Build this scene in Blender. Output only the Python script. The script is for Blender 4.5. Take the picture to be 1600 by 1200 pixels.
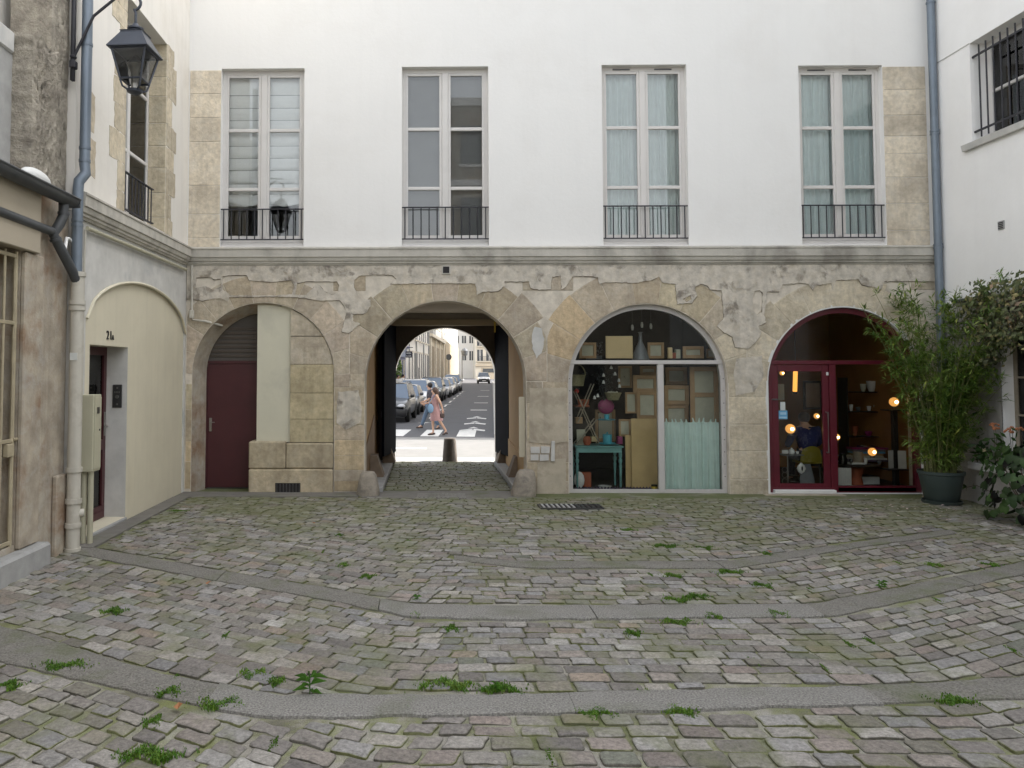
import bpy, bmesh, math, random
from mathutils import Vector, Matrix
from mathutils.geometry import delaunay_2d_cdt
random.seed(7)
R = math.radians
for o in list(bpy.data.objects): bpy.data.objects.remove(o)
SC = bpy.context.scene
COL = SC.collection
# ------------------------------------------------------------------ camera
FPX, CXP, CYP, YAW, PITCH, CD, CH = 1244.0, 645.0, 521.0, R(1.0), R(2.7), 14.46, 2.2   # measured on the 1600x1200 photograph
cd = bpy.data.cameras.new('camera'); cam = bpy.data.objects.new('camera', cd); COL.objects.link(cam)
cd.sensor_width = 36; cd.lens = FPX/1600*36
cd.shift_x = (800-CXP)/1600; cd.shift_y = -(600-CYP)/1600
cd.clip_start = 0.1; cd.clip_end = 3000
cam.location = (0, -CD, CH); cam.rotation_euler = (math.pi/2+PITCH, 0, YAW)
SC.camera = cam
# ------------------------------------------------------------------ world, sun, exposure
SUN_EL, SUN_AZ = R(42), R(90)            # azimuth from +Y towards +X: the sun stands along the cross street
w = bpy.data.worlds.new('World'); SC.world = w; w.use_nodes = True
nt = w.node_tree; nt.nodes.clear()
sky = nt.nodes.new('ShaderNodeTexSky'); sky.sky_type = 'NISHITA'; sky.sun_disc = False
sky.sun_elevation = SUN_EL; sky.sun_rotation = SUN_AZ; sky.air_density = 1.0; sky.dust_density = 3.0; sky.ozone_density = 1.0
hs = nt.nodes.new('ShaderNodeHueSaturation'); hs.inputs['Saturation'].default_value = 0.22
bg = nt.nodes.new('ShaderNodeBackground'); bg.inputs['Strength'].default_value = 0.15
wo = nt.nodes.new('ShaderNodeOutputWorld')
nt.links.new(sky.outputs[0], hs.inputs['Color']); nt.links.new(hs.outputs[0], bg.inputs[0]); nt.links.new(bg.outputs[0], wo.inputs[0])
sl = bpy.data.lights.new('sun', 'SUN'); sl.energy = 2.2; sl.angle = R(0.5); sl.color = (1.0, 0.95, 0.88)
so = bpy.data.objects.new('sun', sl); COL.objects.link(so)
sd = Vector((math.sin(SUN_AZ)*math.cos(SUN_EL), math.cos(SUN_AZ)*math.cos(SUN_EL), math.sin(SUN_EL)))
so.rotation_euler = (-sd).to_track_quat('-Z', 'Y').to_euler(); so.location = (60, 10, 60)
SC.view_settings.view_transform = 'Standard'; SC.view_settings.look = 'None'; SC.view_settings.gamma = 1
SC.view_settings.use_curve_mapping = False
SC.view_settings.exposure = 2.1
SC.render.engine = 'CYCLES'
SC.cycles.max_bounces = 8; SC.cycles.diffuse_bounces = 4; SC.cycles.glossy_bounces = 3; SC.cycles.transparent_max_bounces = 16
SC.cycles.use_denoising = True
SC.cycles.sample_clamp_indirect = 6
# ------------------------------------------------------------------ measuring helpers (photo pixel -> metres on a real plane)
_RM = Matrix.Rotation(YAW, 3, 'Z') @ Matrix.Rotation(math.pi/2+PITCH, 3, 'X')
_C = Vector((0, -CD, CH))
def ray(px, py): return _RM @ Vector(((px-CXP)/FPX, -(py-CYP)/FPX, -1))
def P(px, py, Y=0.0):
    d = ray(px, py); t = (Y-_C.y)/d.y; p = _C+d*t; return (p.x, p.z)
def PX(px, py, X):
    d = ray(px, py); t = (X-_C.x)/d.x; p = _C+d*t; return (p.y, p.z)
def G(px, py, Z=0.0):
    d = ray(px, py); t = (Z-_C.z)/d.z; p = _C+d*t; return (p.x, p.y)
def proj(x, y, z):
    q = _RM.transposed() @ (Vector((x, y, z))-_C)
    return (CXP-FPX*q.x/q.z, CYP+FPX*q.y/q.z) if q.z < -0.05 else (-9999, -9999)
# ------------------------------------------------------------------ mesh builder
def dens(poly, step):
    out = []
    for i in range(len(poly)):
        a = Vector(poly[i]); b = Vector(poly[(i+1) % len(poly)]); n = max(1, int((b-a).length/step))
        for k in range(n): out.append(tuple(a.lerp(b, k/n)))
    return out
def inside(p, polys):
    c = False
    for poly in polys:
        n = len(poly); j = n-1
        for i in range(n):
            xi, yi = poly[i]; xj, yj = poly[j]
            if (yi > p[1]) != (yj > p[1]) and p[0] < (xj-xi)*(p[1]-yi)/(yj-yi)+xi: c = not c
            j = i
    return c
XZ = lambda a, b, d: (a, d, b)       # plate in the facade plane
YZ = lambda a, b, d: (d, a, b)       # plate in a side wall plane
XY = lambda a, b, d: (a, b, d)       # plate on the ground
class MB:
    def __init__(s): s.v = []; s.f = []; s.c = []; s.col = (1, 1, 1)
    def add(s, vs, fs):
        o = len(s.v); s.v += [tuple(v) for v in vs]; s.c += [s.col]*len(vs); s.f += [tuple(i+o for i in f) for f in fs]; return s
    def box(s, x0, y0, z0, x1, y1, z1, ch=0.0, M=None):
        lo = (min(x0, x1), min(y0, y1), min(z0, z1)); hi = (max(x0, x1), max(y0, y1), max(z0, z1))
        if ch <= 0:
            vs = [(hi[0] if i & 1 else lo[0], hi[1] if i & 2 else lo[1], hi[2] if i & 4 else lo[2]) for i in range(8)]
            fs = [(0,1,3,2), (4,6,7,5), (0,4,5,1), (2,3,7,6), (0,2,6,4), (1,5,7,3)]
        else:
            ch = min(ch, min(hi[i]-lo[i] for i in range(3))*0.45)
            vs = []; ix = {}
            for i in range(8):
                for a in range(3):
                    p = []
                    for k in range(3):
                        h = (i >> k) & 1; q = hi[k] if h else lo[k]
                        if k != a: q += -ch if h else ch
                        p.append(q)
                    ix[(i, a)] = len(vs); vs.append(p)
            fs = []
            for a in range(3):
                b, c = (a+1) % 3, (a+2) % 3
                for h in (0, 1):
                    base = h << a
                    fs.append([ix[(base | (u << b) | (t << c), a)] for u, t in ((0,0), (1,0), (1,1), (0,1))])
                for u in (0, 1):
                    for t in (0, 1):
                        i0 = (u << b) | (t << c); i1 = i0 | (1 << a)
                        fs.append([ix[(i0, b)], ix[(i1, b)], ix[(i1, c)], ix[(i0, c)]])
            for i in range(8): fs.append([ix[(i, 0)], ix[(i, 1)], ix[(i, 2)]])
        if M is not None: vs = [M @ Vector(v) for v in vs]
        return s.add(vs, fs)
    def cyl(s, p0, p1, r0, r1=None, n=12, cap=True):
        return s.tube([p0, p1], [r0, r0 if r1 is None else r1], n, cap)
    def tube(s, pts, r, n=8, cap=True):
        pts = [Vector(p) for p in pts]; rs = r if isinstance(r, (list, tuple)) else [r]*len(pts)
        vs = []; fs = []; up = None
        for i, p in enumerate(pts):
            d = (pts[min(i+1, len(pts)-1)]-pts[max(i-1, 0)])
            if d.length < 1e-9: d = Vector((0, 0, 1))
            d.normalize()
            if up is None:
                up = Vector((0, 0, 1)) if abs(d.z) < 0.9 else Vector((1, 0, 0))
            a = d.cross(up)
            if a.length < 1e-4: a = d.cross(Vector((0, 1, 0)))
            a.normalize(); b = d.cross(a); up = -b if False else up
            for k in range(n):
                t = 2*math.pi*k/n; vs.append(p+(a*math.cos(t)+b*math.sin(t))*rs[i])
        for i in range(len(pts)-1):
            for k in range(n): fs.append((i*n+k, i*n+(k+1) % n, (i+1)*n+(k+1) % n, (i+1)*n+k))
        if cap: fs.append(tuple(range(n))); fs.append(tuple(range((len(pts)-1)*n, len(pts)*n)))
        return s.add(vs, fs)
    def lathe(s, prof, c, n=16, M=None, sx=1, sy=1):
        vs = []; fs = []
        for r, z in prof:
            for k in range(n):
                t = 2*math.pi*k/n; vs.append(Vector((c[0]+r*sx*math.cos(t), c[1]+r*sy*math.sin(t), c[2]+z)))
        for i in range(len(prof)-1):
            for k in range(n): fs.append((i*n+k, i*n+(k+1) % n, (i+1)*n+(k+1) % n, (i+1)*n+k))
        if prof[0][0] > 1e-4: fs.append(tuple(range(n)))
        if prof[-1][0] > 1e-4: fs.append(tuple(range((len(prof)-1)*n, len(prof)*n)))
        if M is not None: vs = [M @ v for v in vs]
        return s.add(vs, fs)
    def plate(s, polys, d0, d1, ax=XZ, step=0, inset=0.0):
        """flat plate with holes (even-odd); front at d0, back at d1"""
        polys = [[tuple(p) for p in q] for q in polys]
        pts = []; ed = []
        for q in polys:
            o = len(pts); pts += [Vector(p) for p in q]; ed += [(o+i, o+(i+1) % len(q)) for i in range(len(q))]
        res = delaunay_2d_cdt(pts, ed, [], 0, 1e-6)
        V, Fc = res[0], res[2]
        keep = [t for t in Fc if inside((sum(V[i][0] for i in t)/len(t), sum(V[i][1] for i in t)/len(t)), polys)]
        n = len(V)
        s.add([ax(v[0], v[1], d0) for v in V]+[ax(v[0], v[1], d1) for v in V], [tuple(t) for t in keep]+[tuple(n+i for i in reversed(t)) for t in keep])
        for q in polys:
            m = len(q)
            s.add([ax(p[0], p[1], d0) for p in q]+[ax(p[0], p[1], d1) for p in q], [(i, (i+1) % m, m+(i+1) % m, m+i) for i in range(m)])
        return s
    def prof(s, prof2, p0, p1, u, v):
        """sweep a closed 2D profile straight from p0 to p1; u, v the profile's axes"""
        p0, p1, u, v = Vector(p0), Vector(p1), Vector(u), Vector(v); n = len(prof2)
        vs = [p0+u*a+v*b for a, b in prof2]+[p1+u*a+v*b for a, b in prof2]
        return s.add(vs, [(i, (i+1) % n, n+(i+1) % n, n+i) for i in range(n)]+[tuple(range(n)), tuple(range(n, 2*n))])
    def ball(s, c, r, n=12, m=8, sx=1, sy=1, sz=1, M=None):
        return s.lathe([(r*math.sin(math.pi*i/m)*1.0, -r*sz*math.cos(math.pi*i/m)) for i in range(m+1)], c, n, M, sx, sy)
    def mesh(s, name, mat, smooth=0, weld=True):
        me = bpy.data.meshes.new(name); me.from_pydata(s.v, [], s.f)
        if any(c != (1, 1, 1) for c in s.c):
            ca = me.color_attributes.new('tint', 'FLOAT_COLOR', 'POINT')
            ca.data.foreach_set('color', [x for c in s.c for x in (c[0], c[1], c[2], 1)])
        bm = bmesh.new(); bm.from_mesh(me)
        if weld: bmesh.ops.remove_doubles(bm, verts=bm.verts, dist=1e-5)
        bmesh.ops.recalc_face_normals(bm, faces=bm.faces); bm.to_mesh(me); bm.free()
        if smooth:
            me.polygons.foreach_set('use_smooth', [True]*len(me.polygons)); me.set_sharp_from_angle(angle=R(smooth))
        me.materials.append(MT[mat] if isinstance(mat, str) else mat)
        return me
    def build(s, name, mat, parent=None, smooth=0, weld=True):
        o = bpy.data.objects.new(name, s.mesh(name, mat, smooth, weld)); COL.objects.link(o)
        if parent is not None:
            o.parent = parent
            if parent.type == 'EMPTY' and not parent.get('_local'): o.matrix_parent_inverse = Matrix.Translation(-Vector(parent.location))
        return o
def tag(o, label=None, cat=None, group=None, kind=None):
    if label: o['label'] = label
    if cat: o['category'] = cat
    if group: o['group'] = group
    if kind: o['kind'] = kind
    return o
def thing(name, label, cat, loc=(0, 0, 0), group=None, local=False):
    o = bpy.data.objects.new(name, None); o.empty_display_size = 0.2; o.location = loc; COL.objects.link(o)
    if local: o['_local'] = 1
    return tag(o, label, cat, group)
def copy_tree(o, parent=None):
    c = o.copy(); COL.objects.link(c)
    if parent is not None: c.parent = parent
    for ch in o.children: copy_tree(ch, c)
    return c
def rj(a): return random.uniform(-a, a)
# ------------------------------------------------------------------ materials
MT = {}
def nodes(name):
    m = bpy.data.materials.new(name); m.use_nodes = True; t = m.node_tree; b = t.nodes['Principled BSDF']; MT[name] = m
    return m, t, b
def nz(t, scale, detail=5, rough=0.55, vec=None, dist=0):
    n = t.nodes.new('ShaderNodeTexNoise'); n.inputs['Scale'].default_value = scale; n.inputs['Detail'].default_value = detail
    n.inputs['Roughness'].default_value = rough; n.inputs['Distortion'].default_value = dist
    if vec is not None: t.links.new(vec, n.inputs['Vector'])
    return n.outputs['Fac']
def ramp(t, fac, stops):
    r = t.nodes.new('ShaderNodeValToRGB'); e = r.color_ramp.elements
    while len(e) < len(stops): e.new(0.5)
    for k, (p, c) in enumerate(stops): e[k].position = p; e[k].color = (c[0], c[1], c[2], 1) if isinstance(c, (tuple, list)) else (c, c, c, 1)
    t.links.new(fac, r.inputs['Fac']); return r.outputs['Color']
def mix(t, a, b, fac=0.5, mode='MIX'):
    n = t.nodes.new('ShaderNodeMix'); n.data_type = 'RGBA'; n.blend_type = mode
    for s, v in ((n.inputs[0], fac), (n.inputs[6], a), (n.inputs[7], b)):
        if hasattr(v, 'is_linked') or isinstance(v, bpy.types.NodeSocket): t.links.new(v, s)
        elif isinstance(v, (tuple, list)): s.default_value = (v[0], v[1], v[2], 1)
        else: s.default_value = v
    return n.outputs[2]
def posn(t, sc=(1, 1, 1)):
    g = t.nodes.new('ShaderNodeNewGeometry'); m = t.nodes.new('ShaderNodeMapping'); m.inputs['Scale'].default_value = sc
    t.links.new(g.outputs['Position'], m.inputs['Vector']); return m.outputs['Vector']
def mat(name, col, rough=0.8, var=0.12, scale=3, bump=0.0, bscale=60, metal=0.0, spec=0.5, tint=False, blot=None, bamt=0.5, bsc=1.5, streak=0.0, bdist=0.01, edge=(0.5, 0.68), blot2=None):
    """procedural surface: base colour with soft noise, optional second colour in blotches, vertical streaks, fine relief"""
    m, t, b = nodes(name); v = posn(t)
    lo = tuple(c*(1-var) for c in col); hi = tuple(min(1, c*(1+var)) for c in col)
    c = ramp(t, nz(t, scale, 8, 0.6, v), [(0.3, lo), (0.7, hi)])
    if blot:
        f = ramp(t, nz(t, bsc, 8, 0.62, v, 0.3), [(edge[0], 0), (edge[1], bamt)]); c = mix(t, c, blot, f)
    if blot2:
        f = ramp(t, nz(t, bsc*2.6, 8, 0.68, v, 0.6), [(0.48, 0), (0.70, 0.5)]); c = mix(t, c, blot2, f)
    if streak:
        f = ramp(t, nz(t, 1.0, 6, 0.6, posn(t, (7, 7, 0.35))), [(0.5, 0), (0.75, streak)]); c = mix(t, c, tuple(x*0.45 for x in col), f)
    if tint:
        a = t.nodes.new('ShaderNodeAttribute'); a.attribute_name = 'tint'; c = mix(t, c, a.outputs['Color'], 1.0, 'MULTIPLY')
    t.links.new(c, b.inputs['Base Color'])
    b.inputs['Roughness'].default_value = rough; b.inputs['Metallic'].default_value = metal; b.inputs['Specular IOR Level'].default_value = spec
    if bump:
        n = t.nodes.new('ShaderNodeBump'); n.inputs['Strength'].default_value = bump; n.inputs['Distance'].default_value = bdist
        t.links.new(nz(t, bscale, 6, 0.65, v), n.inputs['Height']); t.links.new(n.outputs['Normal'], b.inputs['Normal'])
    return m
def glass(name, tintc=(0.9, 0.95, 0.93), refl=0.05, rough=0.0, ior=1.5):
    m, t, b = nodes(name); t.nodes.remove(b); o = t.nodes['Material Output']
    tr = t.nodes.new('ShaderNodeBsdfTransparent'); tr.inputs[0].default_value = (*tintc, 1)
    g = t.nodes.new('ShaderNodeBsdfGlossy'); g.inputs['Roughness'].default_value = rough
    fr = t.nodes.new('ShaderNodeFresnel'); fr.inputs[0].default_value = ior
    mx = t.nodes.new('ShaderNodeMixShader'); ad = t.nodes.new('ShaderNodeMath'); ad.operation = 'ADD'; ad.inputs[1].default_value = refl; ad.use_clamp = True
    t.links.new(fr.outputs[0], ad.inputs[0]); t.links.new(ad.outputs[0], mx.inputs[0])
    t.links.new(tr.outputs[0], mx.inputs[1]); t.links.new(g.outputs[0], mx.inputs[2]); t.links.new(mx.outputs[0], o.inputs[0])
def emit(name, col, s):
    m, t, b = nodes(name); b.inputs['Base Color'].default_value = (*col, 1); b.inputs['Emission Color'].default_value = (*col, 1); b.inputs['Emission Strength'].default_value = s
def leafmat(name, c1, c2, c3):
    m, t, b = nodes(name); a = t.nodes.new('ShaderNodeAttribute'); a.attribute_name = 'tint'
    c = ramp(t, nz(t, 2.2, 4, 0.6, posn(t)), [(0.3, c1), (0.52, c2), (0.72, c3)])
    c = mix(t, c, a.outputs['Color'], 1.0, 'MULTIPLY'); t.links.new(c, b.inputs['Base Color']); b.inputs['Roughness'].default_value = 0.5
    b.inputs['Specular IOR Level'].default_value = 0.35
    tr = t.nodes.new('ShaderNodeBsdfTranslucent'); t.links.new(c, tr.inputs[0]); mx = t.nodes.new('ShaderNodeMixShader'); mx.inputs[0].default_value = 0.28
    o = t.nodes['Material Output']; t.links.new(b.outputs[0], mx.inputs[1]); t.links.new(tr.outputs[0], mx.inputs[2]); t.links.new(mx.outputs[0], o.inputs[0])
mat('white_plaster', (0.80, 0.79, 0.765), 0.9, 0.02, 0.6, 0.3, 14, streak=0.03, blot=(0.72, 0.70, 0.665), bamt=0.35, bsc=0.7)
mat('left_plaster', (0.74, 0.71, 0.655), 0.9, 0.05, 0.8, 0.2, 25, streak=0.12, blot=(0.60, 0.56, 0.49), bamt=0.5, bsc=0.8)
mat('right_plaster', (0.86, 0.85, 0.83), 0.9, 0.04, 0.7, 0.25, 16, streak=0.03, blot=(0.76, 0.74, 0.71), bamt=0.35, bsc=0.6)
mat('stone_joint', (0.62, 0.565, 0.475), 0.95, 0.18, 6, 0.5, 40, blot=(0.25, 0.21, 0.16), bamt=0.5, bsc=2)
mat('tan_stone', (0.50, 0.435, 0.33), 0.92, 0.22, 12, 1.0, 30, tint=True, blot=(0.25, 0.205, 0.15), bamt=0.7, bsc=1.4, streak=0.4, edge=(0.46, 0.72), blot2=(0.56, 0.52, 0.44))
mat('old_plaster', (0.56, 0.515, 0.44), 0.93, 0.24, 7, 0.7, 26, blot=(0.17, 0.145, 0.12), bamt=0.85, bsc=2.6, streak=0.3, edge=(0.54, 0.64), blot2=(0.47, 0.40, 0.29))
mat('smooth_render', (0.46, 0.405, 0.315), 0.92, 0.14, 4, 0.35, 30, blot=(0.25, 0.205, 0.15), bamt=0.7, bsc=2.2, streak=0.25)
mat('grey_plaster', (0.56, 0.55, 0.52), 0.92, 0.14, 2.5, 0.2, 30, blot=(0.33, 0.345, 0.35), bamt=0.6, bsc=1.3, streak=0.15)
mat('bollard_stone', (0.115, 0.098, 0.082), 0.85, 0.2, 10, 0.4, 50)
mat('grille_paint', (0.36, 0.31, 0.21), 0.6, 0.15, 6, 0.1, 60)
mat('cornice_stone', (0.50, 0.475, 0.42), 0.9, 0.10, 3, 0.25, 35, blot=(0.19, 0.175, 0.15), bamt=0.7, bsc=1.3, streak=0.3)
mat('cream_paint', (0.65, 0.60, 0.465), 0.75, 0.05, 1.2, 0.12, 40, streak=0.12, blot=(0.56, 0.51, 0.39), bamt=0.35, bsc=0.9)
mat('cream_panel', (0.60, 0.575, 0.455), 0.8, 0.04, 1.5, 0.08, 40, blot=(0.40, 0.385, 0.32), bamt=0.4, bsc=1.5)
mat('rubble', (0.37, 0.335, 0.275), 0.98, 0.3, 9, 1.0, 22, blot=(0.15, 0.13, 0.11), bamt=0.7, bsc=3.0, bdist=0.05)
mat('stained_stone', (0.37, 0.32, 0.25), 0.95, 0.25, 4, 0.7, 30, blot=(0.21, 0.105, 0.045), bamt=0.75, bsc=1.7, streak=0.45, blot2=(0.47, 0.45, 0.41))
mat('shutter_wood', (0.12, 0.095, 0.05), 0.8, 0.15, 5)
mat('shade_tinted_render', (0.36, 0.345, 0.32), 0.92, 0.08, 2, 0.2, 30, streak=0.3, blot=(0.22, 0.21, 0.18), bamt=0.6, bsc=1.2)  # plaster darkened to paint in the canopy's shade, plus dirt blotches and streaks
mat('crack_dirt', (0.22, 0.19, 0.15), 1.0, 0.3, 12)
mat('step_stone', (0.33, 0.33, 0.32), 0.9, 0.12, 6, 0.3, 60)
mat('guard_stone', (0.30, 0.265, 0.215), 0.95, 0.25, 8, 0.7, 30, blot=(0.12, 0.11, 0.10), bamt=0.7, bsc=4, bdist=0.02)
mat('brown_guard', (0.17, 0.125, 0.085), 0.8, 0.2, 6, 0.3, 30)
mat('passage_wall', (0.50, 0.325, 0.15), 0.8, 0.08, 1.5, 0.15, 30, blot=(0.42, 0.26, 0.11), bamt=0.6, bsc=1.2)
mat('passage_dado', (0.22, 0.13, 0.06), 0.7, 0.1, 2, 0.1, 30)
mat('passage_ceiling', (0.40, 0.35, 0.27), 0.9, 0.06, 1, 0.1, 30)
mat('dark_panel', (0.075, 0.058, 0.045), 0.6, 0.15, 3, 0.1, 40)
mat('navy_door', (0.0022, 0.003, 0.007), 0.75, 0.2, 3, spec=0.05)
mat('maroon', (0.062, 0.014, 0.018), 0.42, 0.12, 2, 0.04, 60)
mat('maroon_bright', (0.10, 0.008, 0.018), 0.35, 0.1, 2)
mat('white_frame', (0.62, 0.60, 0.575), 0.5, 0.05, 3)
mat('pvc_frame', (0.64, 0.615, 0.585), 0.45, 0.03, 3)
mat('shop_frame', (0.52, 0.50, 0.48), 0.55, 0.07, 4, 0.1, 60)
mat('black_iron', (0.022, 0.022, 0.028), 0.55, 0.2, 8, 0.1, 80)
mat('lantern_metal', (0.035, 0.042, 0.058), 0.45, 0.15, 8)
mat('zinc', (0.16, 0.195, 0.235), 0.45, 0.12, 3, 0.05, 40, metal=0.25, streak=0.2)
mat('dark_zinc', (0.075, 0.08, 0.085), 0.5, 0.15, 3, 0.05, 40, metal=0.2)
mat('cast_iron_cream', (0.50, 0.475, 0.41), 0.6, 0.08, 4, 0.12, 40, blot=(0.28, 0.25, 0.20), bamt=0.5, bsc=4, streak=0.25)
mat('box_cream', (0.44, 0.42, 0.31), 0.55, 0.05, 3, streak=0.12)
mat('dark_vent', (0.02, 0.018, 0.018), 0.8)
mat('steel', (0.34, 0.33, 0.31), 0.35, 0.1, 6, metal=0.9)
mat('dark_steel', (0.12, 0.12, 0.12), 0.4, 0.1, 6, metal=0.8)
mat('white_paint', (0.68, 0.68, 0.66), 0.6, 0.03)
mat('text_black', (0.02, 0.02, 0.022), 0.5)
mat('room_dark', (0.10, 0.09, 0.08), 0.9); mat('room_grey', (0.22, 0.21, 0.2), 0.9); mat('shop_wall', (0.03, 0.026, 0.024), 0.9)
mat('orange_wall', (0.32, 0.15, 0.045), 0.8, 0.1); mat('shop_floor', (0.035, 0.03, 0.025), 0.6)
mat('aqua_curtain', (0.52, 0.585, 0.565), 0.9, 0.05, 6, 0.1, 200); mat('pale_aqua_curtain', (0.70, 0.785, 0.785), 0.9, 0.05, 6, 0.1, 200); mat('teal_curtain', (0.62, 0.76, 0.72), 0.9, 0.06, 8, 0.15, 160)
mat('blind_cloth', (0.88, 0.87, 0.86), 0.9, 0.04, 4, 0.1, 150); mat('venetian', (0.30, 0.295, 0.295), 0.6, 0.05)
mat('kraft', (0.62, 0.47, 0.26), 0.85, 0.06, 3, 0.05, 100); mat('plywood', (0.56, 0.40, 0.19), 0.7, 0.1, 3)
mat('wood_brown', (0.38, 0.24, 0.12), 0.65, 0.15, 6); mat('wood_grey', (0.28, 0.24, 0.18), 0.8, 0.15, 6); mat('canvas', (0.47, 0.46, 0.36), 0.9, 0.08, 8)
mat('teal_paint', (0.15, 0.34, 0.33), 0.5, 0.1, 5); mat('cyan_enamel', (0.06, 0.36, 0.46), 0.3, 0.05); mat('plum', (0.22, 0.02, 0.10), 0.5, 0.2, 30)
mat('wicker', (0.23, 0.21, 0.11), 0.8, 0.25, 30, 0.5, 90); mat('terracotta', (0.30, 0.075, 0.03), 0.7); mat('red_petal', (0.5, 0.04, 0.03), 0.6)
mat('porcelain', (0.62, 0.62, 0.6), 0.25); mat('dark_leaf', (0.03, 0.035, 0.035), 0.5, 0.3, 20); mat('grey_glaze', (0.14, 0.15, 0.16), 0.3, 0.15, 12)
mat('purple_lace', (0.09, 0.07, 0.12), 0.8); mat('yellow_enamel', (0.55, 0.40, 0.05), 0.4); mat('black_wood', (0.012, 0.011, 0.011), 0.45)
mat('olive_plastic', (0.24, 0.20, 0.015), 0.4); mat('blue_cloth', (0.012, 0.016, 0.085), 0.9, 0.1, 20, 0.1, 100); mat('hair_dark', (0.015, 0.011, 0.009), 0.6, 0.3, 30, 0.3, 60)
mat('skin', (0.48, 0.29, 0.20), 0.55, 0.04); mat('pink_dress', (0.31, 0.18, 0.175), 0.85, 0.12, 30, 0.15, 40); mat('denim', (0.09, 0.13, 0.19), 0.9, 0.12, 30)
mat('charcoal_cloth', (0.06, 0.055, 0.065), 0.9); mat('denim_bag', (0.15, 0.25, 0.36), 0.8, 0.06); mat('white_cloth', (0.72, 0.70, 0.68), 0.9); mat('leather', (0.05, 0.03, 0.025), 0.5)
mat('brown_hair', (0.05, 0.025, 0.015), 0.6, 0.3, 30)
mat('asphalt', (0.072, 0.071, 0.076), 0.9, 0.12, 3, 0.3, 150, blot=(0.058, 0.057, 0.06), bamt=0.6, bsc=0.6)
mat('pale_road', (0.20, 0.196, 0.188), 0.9, 0.08, 2, 0.2, 100, blot=(0.16, 0.157, 0.15), bamt=0.4, bsc=0.5)
mat('pavement_grey', (0.27, 0.265, 0.255), 0.9, 0.1, 2, 0.2, 80); mat('kerb_granite', (0.32, 0.315, 0.30), 0.85, 0.12, 12, 0.2, 80)
mat('road_paint', (0.62, 0.61, 0.58), 0.8, 0.08, 8, blot=(0.35, 0.34, 0.33), bamt=0.5, bsc=5)
mat('earth', (0.12, 0.11, 0.09), 1.0)
mat('granite_strip', (0.205, 0.196, 0.178), 0.88, 0.65, 75, 0.7, 90, blot=(0.115, 0.12, 0.075), bamt=0.6, bsc=1.7, blot2=(0.23, 0.225, 0.21))
mat('asphalt_strip', (0.172, 0.162, 0.142), 0.92, 0.6, 75, 0.8, 90, blot=(0.105, 0.12, 0.055), bamt=0.75, bsc=2.0, blot2=(0.21, 0.205, 0.185))
mat('concrete_apron', (0.165, 0.155, 0.138), 0.9, 0.14, 5, 0.3, 70, blot=(0.10, 0.115, 0.055), bamt=0.75, bsc=1.6)
glass('window_glass', (0.97, 0.985, 0.98), 0.015); glass('shop_glass', (0.96, 0.975, 0.96), 0.0, 0.0, 1.32); glass('door_glass', (0.45, 0.48, 0.46), 0.0); glass('lantern_glass', (0.62, 0.62, 0.60), 0.02)
glass('car_glass', (0.10, 0.13, 0.16), 0.10)
mat('car_dark_glass', (0.03, 0.045, 0.07), 0.05, 0.05, spec=1.0); mat('blue_glass', (0.09, 0.13, 0.19), 0.08, 0.05, spec=1.0)
mat('tyre', (0.012, 0.012, 0.012), 0.8); mat('rim', (0.35, 0.35, 0.36), 0.3, metal=0.8); mat('black_plastic', (0.02, 0.02, 0.022), 0.5); mat('plate_white', (0.7, 0.7, 0.68), 0.5); mat('headlight', (0.55, 0.56, 0.58), 0.1, spec=1.0)
emit('lamp_warm', (1.0, 0.45, 0.11), 0.2); emit('lamp_core', (1.0, 0.74, 0.36), 7.0); emit('tube_warm', (1.0, 0.42, 0.08), 0.32)
mat('opal_amber', (0.75, 0.45, 0.18), 0.3)
# ------------------------------------------------------------------ people: skinned figures, meshes made first
def skin_mesh(name, chains, mt, sub=1):
    """chains: lists of (x, y, z, r); equal points are shared; first point of the first chain is the root"""
    bm = bmesh.new(); ly = bm.verts.layers.skin.verify(); idx = {}
    def vert(p):
        k = tuple(round(c, 4) for c in p[:3])
        if k not in idx: v_ = bm.verts.new(p[:3]); v_[ly].radius = (p[3], p[3]); idx[k] = v_
        return idx[k]
    for ch in chains:
        for a_, b_ in zip(ch[:-1], ch[1:]):
            va, vb = vert(a_), vert(b_)
            if bm.edges.get((va, vb)) is None: bm.edges.new((va, vb))
    bm.verts.ensure_lookup_table(); bm.verts[0][ly].use_root = True
    me = bpy.data.meshes.new(name); bm.to_mesh(me); bm.free(); o = bpy.data.objects.new(name, me); COL.objects.link(o)
    o.modifiers.new('skin', 'SKIN').use_smooth_shade = True; s_ = o.modifiers.new('sub', 'SUBSURF'); s_.levels = sub; s_.render_levels = sub
    dg = bpy.context.evaluated_depsgraph_get(); out = bpy.data.meshes.new_from_object(o.evaluated_get(dg)); bpy.data.objects.remove(o)
    out.materials.clear(); out.materials.append(MT[mt]); return out
def hand(w, d, side):
    """palm, four fingers and a thumb from the wrist w along d"""
    w, d = Vector(w), Vector(d).normalized(); s_ = Vector((d.z, 0, -d.x)) if abs(d.y) < 0.8 else Vector((1, 0, 0)); s_.normalize(); out = []
    pm = w+d*0.07; wp = (*w, 0.024)
    for k, (o_, L) in enumerate(((-0.03, 0.06), (-0.01, 0.075), (0.01, 0.07), (0.03, 0.055))):
        b_ = pm+s_*o_; q = b_+d*L*0.55+Vector((-0.008, 0, 0)); e_ = b_+d*L+Vector((-0.025, 0, 0))
        out.append([wp, (*pm, 0.028), (*b_, 0.011), (*q, 0.009), (*e_, 0.007)])
    th = w+d*0.03+s_*0.035; out.append([(*(w+d*0.03), 0.02), (*th, 0.011), (*(th+d*0.05+s_*0.012), 0.008)])
    out[-1].insert(0, wp)
    return out
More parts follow.
